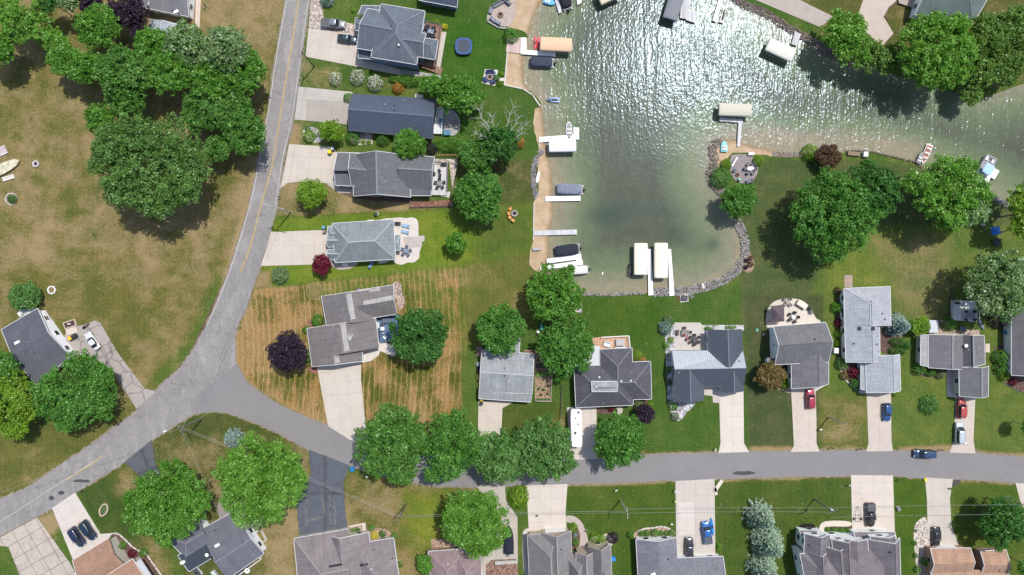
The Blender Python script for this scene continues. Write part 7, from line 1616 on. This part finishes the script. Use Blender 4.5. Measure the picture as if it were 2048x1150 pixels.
T('tree','blue-green spreading tree above the white busy deck','tree',952,312,36,'mid',7)
dt = T('tree','dark tree with bare white dead branches sticking out, by the lake lawn','tree',1000,280,44,'dark',9,[(0,5,28),(-25,-5,20),(20,0,22),(-10,25,20),(15,22,18)])
rr_ = random.Random(5); mb = MB()
for bx, by, tx, ty in ((-10,0,-48,-62),(-5,0,-38,-30),(10,0,42,-42),(14,-2,60,-30),(5,-5,30,-70),(12,5,50,-8),(0,0,-20,-45),(-12,8,-50,-12)):
    a = Vector((bx/S, -by/S, 6)); b = Vector((tx/S, -ty/S, 9.2)); pts = [a.lerp(b, i/5)+Vector((rr_.uniform(-.25,.25), rr_.uniform(-.25,.25), 0)) for i in range(6)]
    for i in range(5): mb.tube(pts[i], pts[i+1], .13*(1-i*.16), .13*(1-(i+1)*.16), 5)
    for i in (2, 3, 4):
        for s_ in (-1, 1):
            e = pts[i]+Vector(((pts[i]-pts[i-1]).y*s_*1.1, -(pts[i]-pts[i-1]).x*s_*1.1, .3))+(pts[i]-pts[i-1])*.9; mb.tube(pts[i], e, .06, .02, 4)
mb.build('dead_branches', deadbark, dt)
shrub('shrub','small rust-orange tree at the lawn edge near the white boat canopy',1040,284,12,'orange',2.4,sx=.8)
T('maple_tree','rounded bright green tree right of the busy white deck','tree',957,391,46,'round',9,[(0,0,36),(-22,-22,24),(18,-25,24),(25,5,24),(15,30,24),(-18,22,24),(-30,0,20),(30,-15,18),(35,35,10)])
T('tree','golden-green ball tree on the dry front lawn','tree',625,386,31,'lime',6,leaf=.36,clump=.75)
T('tree','small bright green tree alone on the vivid lawn','tree',913,487,22,'green',5,leaf=.36,clump=.7,gap=.1)
T('maple_tree','dark red maple at the corner of the pale concrete drive','tree',645,529,20,'maroon',4,leaf=.34,clump=.6,squash=1.2)
shrub('shrub','round grey-green shrub near the road on the vivid lawn strip',557,551,17,'sage')
T('purple_leaf_tree','round near-black purple tree against the brown-grey house','tree',579,703,42,'purple',8,leaf=.4,clump=.8)
T('tree','dense dark green dome tree shading the blue deck','tree',838,669,57,'dark',10,[(0,0,40),(-28,-12,26),(-10,-32,26),(20,-28,26),(34,0,26),(25,28,26),(-5,36,24),(-30,20,24),(44,-12,16)],dens=1.1,clump=.9)
T('tree','round green tree over the light grey house','tree',1001,658,50,'round',9,dens=1.05,clump=.9)
T('tree','green tree between the light grey house and the charcoal house','tree',1131,694,52,'round',9,[(0,0,38),(-30,-10,26),(-10,-34,22),(25,-38,22),(36,-5,24),(30,25,26),(-5,36,26),(-30,22,24)],clump=.9)
T('tree','spiky bright green tree at the corner of the bay by the docks','tree',1108,586,53,'green',10,[(0,0,38),(-30,10,26),(-15,-30,24),(20,-25,24),(38,5,24),(20,30,26),(-20,32,24),(45,18,14),(-40,-12,16),(30,-45,12)],gap=.08)
shrub('shrub','little blue-green conifer behind the tree by the charcoal house',1123,636,8,'blue')
street = 'street trees overhanging the lower road'
T('tree','street tree with blue-green top at the end of the wide concrete drive','tree',783,882,78,'mid',13,[(0,0,44),(-40,-20,32),(0,-45,34),(40,-35,30),(45,10,32),(20,50,34),(-20,45,30),(-42,25,26),(55,-10,22),(30,70,20)],group=street)
T('tree','street tree second from the left, crown meeting the lot corner','tree',900,885,66,'round',12,[(0,0,40),(-20,-40,24),(20,-45,26),(42,-10,26),(40,25,26),(0,45,30),(-25,20,30),(-35,65,16),(50,5,18)],group=street)
T('tree','street tree third from the left, paler grey-green crown','tree',1000,912,56,'olive',11,group=street)
T('tree','street tree fourth from the left, beside the white camper trailer','tree',1088,895,64,'olive',12,[(0,0,40),(-30,-25,28),(5,-42,26),(35,-20,24),(38,20,28),(10,40,28),(-28,25,28),(50,35,14)],group=street)
T('tree','large round dark green tree between camper and road','tree',1236,880,57,'round',10,dens=1.1,clump=.95)
T('purple_leaf_tree','small purple tree at the south-east corner of the charcoal house','tree',1288,826,20,'purple',4.5,leaf=.34,clump=.6)
shrub('shrub','pale wispy shrub beside the small purple tree',1278,812,11,'silver'); shrub('shrub','yellow-green shrub touching the small purple tree',1300,812,8,'lime')
shrub('shrub','yellow-green bed plants in the charcoal house inner corner, upper',1275,712,12,'lime',.8); shrub('shrub','orange-flecked bed plants in the charcoal house inner corner, lower',1285,722,9,'orange',.5)
shrub('shrub','low maroon shrub at the charcoal house front wall',1222,818,7,'maroon',.7)
T('tree','huge smooth bright green tree over the mauve-brown roof','tree',948,1040,66,'bright',12,[(0,0,52),(-25,-25,34),(10,-38,32),(35,-10,32),(35,25,32),(5,38,32),(-30,15,34),(22,52,18),(-45,-5,18)],dens=1.15,leaf=.4)
shrub('tree','square-cut yellow-green small tree by the boat drive',1037,998,21,'lime',3.5,sy=1.15,cat='tree',leaf=.26)
T('bush','bright green bush at the bottom edge left of the mauve-brown roof','bush',850,1128,18,'green',4,leaf=.34,clump=.6,squash=1.3)
sp = 'blue-green spruces in the lawn by the white-sided house'
conifer('spruce_tree','topmost blue-green spruce of the row of three',1524,1035,34,'bluegreen',9,sp)
conifer('spruce_tree','middle blue-green spruce of the row',1540,1088,38,'bluegreen',10,sp)
conifer('spruce_tree','bottom blue-green spruce cut by the lower edge',1530,1140,34,'bluegreen',9,sp)
T('tree','dark green tree in the lower right yard near the right edge','tree',2000,1042,47,'dark',9,[(0,0,34),(-30,5,22),(-10,-28,22),(25,-25,24),(30,15,26),(-10,30,24)],gap=.05)
T('tree','round soft green tree on the stony shore below the round patio','tree',1476,401,37,'round',7,clump=.8,leaf=.38)
shrub('shrub','large olive ball shrub at the water edge by the round patio',1443,355,21,'olive',2.6); shrub('shrub','small lime ball shrub left of the white patio rail',1453,327,11,'lime'); shrub('shrub','lime ball shrub right of the round patio',1518,320,11,'lime')
shrub('shrub','big lime shrub at the shore beside the brown-red one',1623,303,17,'lime'); T('bush','brown-red smoke bush on the shore','bush',1655,313,28,'brown',4,leaf=.32,clump=.6,squash=.8)
T('tree','dark blue-green tree on the right half of the giant shore crown','tree',1738,378,50,'dark',12,[(0,0,36),(-10,-35,24),(25,-15,26),(35,15,24),(10,38,26),(-30,-20,22),(38,38,14)])
T('tree','giant mid-green tree on the shore lawn','tree',1665,428,82,'round',14,[(0,0,56),(-40,-35,36),(0,-55,34),(35,-30,34),(50,10,34),(30,50,36),(-15,62,34),(-45,30,38),(-60,-5,28),(10,82,18),(-20,-72,18)])
T('tree','tall yellow-green tree by the pontoon boat','tree',1885,385,86,'bright',13,[(0,0,48),(-40,-10,30),(-70,-20,20),(-10,-45,30),(35,-45,26),(50,-5,34),(40,35,34),(0,45,34),(-40,25,26),(75,10,24),(10,65,20)],gap=.1)
T('tree','silver-tipped tree crown joining the tree by the pontoon boat','tree',1928,422,40,'silver',11)
T('tree','lime tree cut by the right edge above the blue canopy','tree',2040,428,38,'lime',11,[(0,0,28),(-18,-20,18),(-12,20,20),(10,-45,22),(12,38,18)])
T('tree','pale silvery-green large tree above the dark house on the right edge','tree',1990,572,70,'silver',13,[(0,0,44),(-40,0,30),(-25,-38,30),(15,-45,32),(45,-25,30),(50,20,32),(15,42,32),(-25,35,26)])
T('willow_tree','yellow-green willow beside the upper concrete lane','tree',1688,82,48,'bright',10,[(0,0,30),(-30,-8,24),(-8,-35,24),(20,-30,22),(25,10,26),(0,30,22),(38,30,20)])
T('tree','grey-green tree between willow and the bright lakeside tree','tree',1752,120,36,'willow',8,[(0,0,22),(-20,10,18),(18,10,22),(-10,-25,16),(25,-15,16)],gap=.1)
T('tree','large vivid green tree leaning over the water at the upper right','tree',1862,103,82,'bright',13,[(0,0,52),(-40,-20,34),(-10,-50,32),(35,-40,32),(55,0,34),(35,40,36),(-10,50,34),(-40,25,32),(60,-50,14)])
for i, (x, y, r, l_) in enumerate([(1965,75,48,'upper left of the feathery willows on the right shore'),(2028,60,48,'upper right of the feathery willows, cut by the edge'),(1948,148,38,'feathery willow dipping to the water beside the vivid green tree'),(2005,130,46,'central feathery willow with bare twigs'),(2044,110,40,'feathery willow at the right edge'),(1935,190,24,'lowest drooping willow tuft over the water')]):
    T('willow_tree', l_, 'tree', x, y, r, 'willow', 9-i*.6, group='feathery willows on the far shore', gap=.22, dens=.8)
conifer('spruce_tree','silvery blue spruce between the pale grey house and its neighbour',1798,651,28,'blue',6.5,arms=17)
T('tree','yellow-green small tree right of the silvery blue spruce','tree',1837,651,19,'lime',4,leaf=.34,clump=.6)
for i, (x, y, rx, ry, ro) in enumerate([(1803,686,20,9,-10),(1799,702,18,9,-5),(1815,694,9,6,0)]):
    shrub('conifer_bush', ('upper','lower','rightmost small')[i]+' dark columnar conifer lying under the silvery blue spruce', x, y, 1, 'dark', 2.2, sx=rx, sy=ry, rot=ro, cat='bush', group='dark conifer bushes')
for x, y, r, k, l_ in ((1676,615,12,'green','green bush halfway up the left wall of the pale grey house'),(1677,582,8,'brown','brownish bush at the top left corner of the pale grey house'),(1679,646,9,'maroon','dark red bush on the left wall of the pale grey house'),
    (1678,668,8,'lime','lime bush on the left wall of the pale grey house'),(1676,686,7,'lime','pale lime plant above the white bin box'),(1686,728,13,'olive','leafy bed plant left of the dark red shrub'),(1710,746,12,'maroon','dark red shrub in the curved bed by the garage'),(1712,766,11,'mid','green shrub at the foot of the curved bed'),
    (1690,752,9,'rust','brownish plant in the curved bed'),(1792,787,7,'lime','lime tuft at the right of the garage above the blue car'),(1571,770,10,'lime','lime shrub beside the brown-leaved bush'),
    (1842,738,14,'mid','dark green bush below the flat strip of the three-part house, left one'),(1864,743,11,'mid','dark green bush below the three-part house, middle one'),(1884,748,11,'sage','pale speckled bush below the three-part house, right one'),
    (1901,648,15,'mid','green bush between the white deck and the grey table'),(2006,716,16,'green','long green hedge-like bush beside the dark edge house, upper'),(2006,736,14,'green','green hedge-like bush beside the dark edge house, lower'),
    (2010,752,11,'lime','lime shrub below the green hedge at the dark edge house'),(2028,765,8,'maroon','red-flowered plants at the corner of the dark edge house'),(2002,640,18,'purple','dark purple bush left of the dark edge house'),
    (742,1057,7,'green','small green ball bush right of the little walk loop'),(749,1072,8,'yellow','bright yellow ball shrub by the taupe house'),(764,1069,7,'dark','dark ball shrub right of the yellow one'),(787,1073,7,'mid','green shrub at the taupe roof corner'),(799,1130,6,'mid','small shrub at the right wall of the taupe house'),(706,1062,5,'mid','small shrub inside the little walk loop, left'),(715,1061,5,'dark','small dark shrub inside the little walk loop, right'),
    (1147,1057,10,'lime','lime ball shrub inside the curving paved walk'),(1151,1086,8,'mid','dark green shrub inside the curving paved walk'),(1150,1072,5,'blue','small blue-grey plant between the walk shrubs'),(1190,1078,11,'lime','yellow-green grasses in the bed of the steep-roofed house, left'),(1204,1080,9,'lime','yellow-green grasses in the bed of the steep-roofed house, right'),(1226,1078,12,'purple','near-black shrub right of the steep-roofed house'),
    (243,1092,8,'green','round green bush beside the terracotta roof'),(285,1107,9,'green','round green bush right of the dark mulch bed'),(262,1108,9,'maroon','dark red low shrub in the mulch bed'),
    (1347,814,9,'green','green tuft in the stone bed in front of the ribbed metal roof'),(1351,834,9,'sage','pale tuft at the tip of the stone bed'),(1332,656,15,'blue','blue-grey spruce shrub at the corner of the square patio'),(1336,640,10,'sage','sage shrub behind the blue-grey one'),
    (1333,690,7,'green','hedge plant below the blue-grey spruce shrub, left'),(1342,680,6,'lime','hedge plant below the blue-grey spruce shrub, right'),(1338,740,7,'mid','plant in the stone strip beside the ribbed roof'),(1339,765,7,'sage','pale plant in the stone strip beside the ribbed roof'),
    (1440,995,9,'lime','hidden'),(1438,1093,6,'green','hedge clump at the right edge of the blue pickup drive, upper'),(1438,1100,6,'lime','hedge clump at the right edge of the blue pickup drive, lower'),
    (1493,521,5,'purple','dark plant in the teardrop bed by the shore, left'),(1502,516,5,'brown','dark plant in the teardrop bed, right'),(1492,534,5,'purple','dark plant in the teardrop bed, bottom left'),(1502,528,6,'brown','dark plant in the teardrop bed, bottom right'),
    (1830,1087,5,'mid','plant in the pale gravel strip, topmost'),(1832,1112,5,'mid','plant in the pale gravel strip, second'),(1850,1125,8,'mid','bigger plant in the pale gravel strip'),(1836,1140,7,'green','plant in the pale gravel strip, lowest'),(1832,1062,3,'mid','tiny plant in the pale gravel strip'),
    (1022,68,16,'mid','leafy bush at the head of the wooden shore deck'),(993,155,7,'mid','bush right of the square blue fire-pit patio'),(1000,167,6,'lime','pale hosta beside the square blue fire-pit patio'),(1002,148,6,'lime','upper hosta beside the square blue fire-pit patio'),
    (870,44,8,'lime','lime shrub above the brown deck of the blue-grey house'),(889,52,6,'yellow','yellow-green flowers at the deck corner of the blue-grey house'),(706,20,5,'lime','small lime shrub left of the blue-grey house'),(652,-4,15,'blue','blue spruce shrub at the top edge beside the road'),
    (612,712,14,'mid','dark bush under the eave below the purple tree'),(633,642,13,'green','green shrub at the inner corner of the brown-grey house'),(611,660,8,'green','green shrub between purple tree and brown-grey house'),(690,565,7,'lime','none'),
    (1745,1,3,'brown','none')):
    if l_ in ('hidden', 'none'): continue
    shrub('shrub', l_, x, y, r, k, leaf=.2 if r < 12 else .26)
for i, (x, w__) in enumerate([(1261,11),(1283,9),(1294,10),(1310,12),(1322,9),(1333,9),(1344,11)]):
    shrub('round_bush', 'clipped ball bush, number %s from the left before the salt-and-pepper house' % ('one','two','three','four','five','six','seven')[i], x, 1068-(i == 0)*-3, w__*.72, 'mid', group='clipped ball bushes in a row', cat='bush')
for i, (x, y, rx) in enumerate([(1418,657,10),(1461,655,13)]): shrub('hedge', ('short clipped hedge left of','short clipped hedge right of')[i]+' the back steps of the ribbed-roof house', x, y, 1, 'green', .9, sx=rx, sy=3.2, cat='hedge', box=False)
for i, (x, y, rx) in enumerate([(1656,1060,6),(1670,1060,7),(1684,1062,8),(1696,1062,6),(1617,1054,16)]):
    shrub('shrub', ('first green shrub in the bed enclosed by the bent walk','second green shrub in the bed enclosed by the bent walk','third green shrub in the bed enclosed by the bent walk','fourth green shrub in the bed enclosed by the bent walk','dark low planting left of the bent walk')[i], x, y, 1, 'green' if i < 4 else 'purple', .9, sx=rx, sy=5.5, group='bed shrubs by the white-sided house')
T('bush','brown-green rounded bush left of the red car driveway','bush',1541,752,32,'rust',5,leaf=.34,clump=.7,squash=.85)
shrub('ornamental_grass','feathery pale green mound on the lawn between two drives',1863,811,20,'olive',2.2,leaf=.34,cat='ornamental grass')
T('tree','dark tree at the right edge above the lower right verge','tree',2050,850,14,'mid',6,leaf=.36,clump=.6)
T('tree','green tree sliver at the lower right corner beside the orange-brown roof','tree',2046,1128,20,'mid',7,leaf=.36,clump=.6)
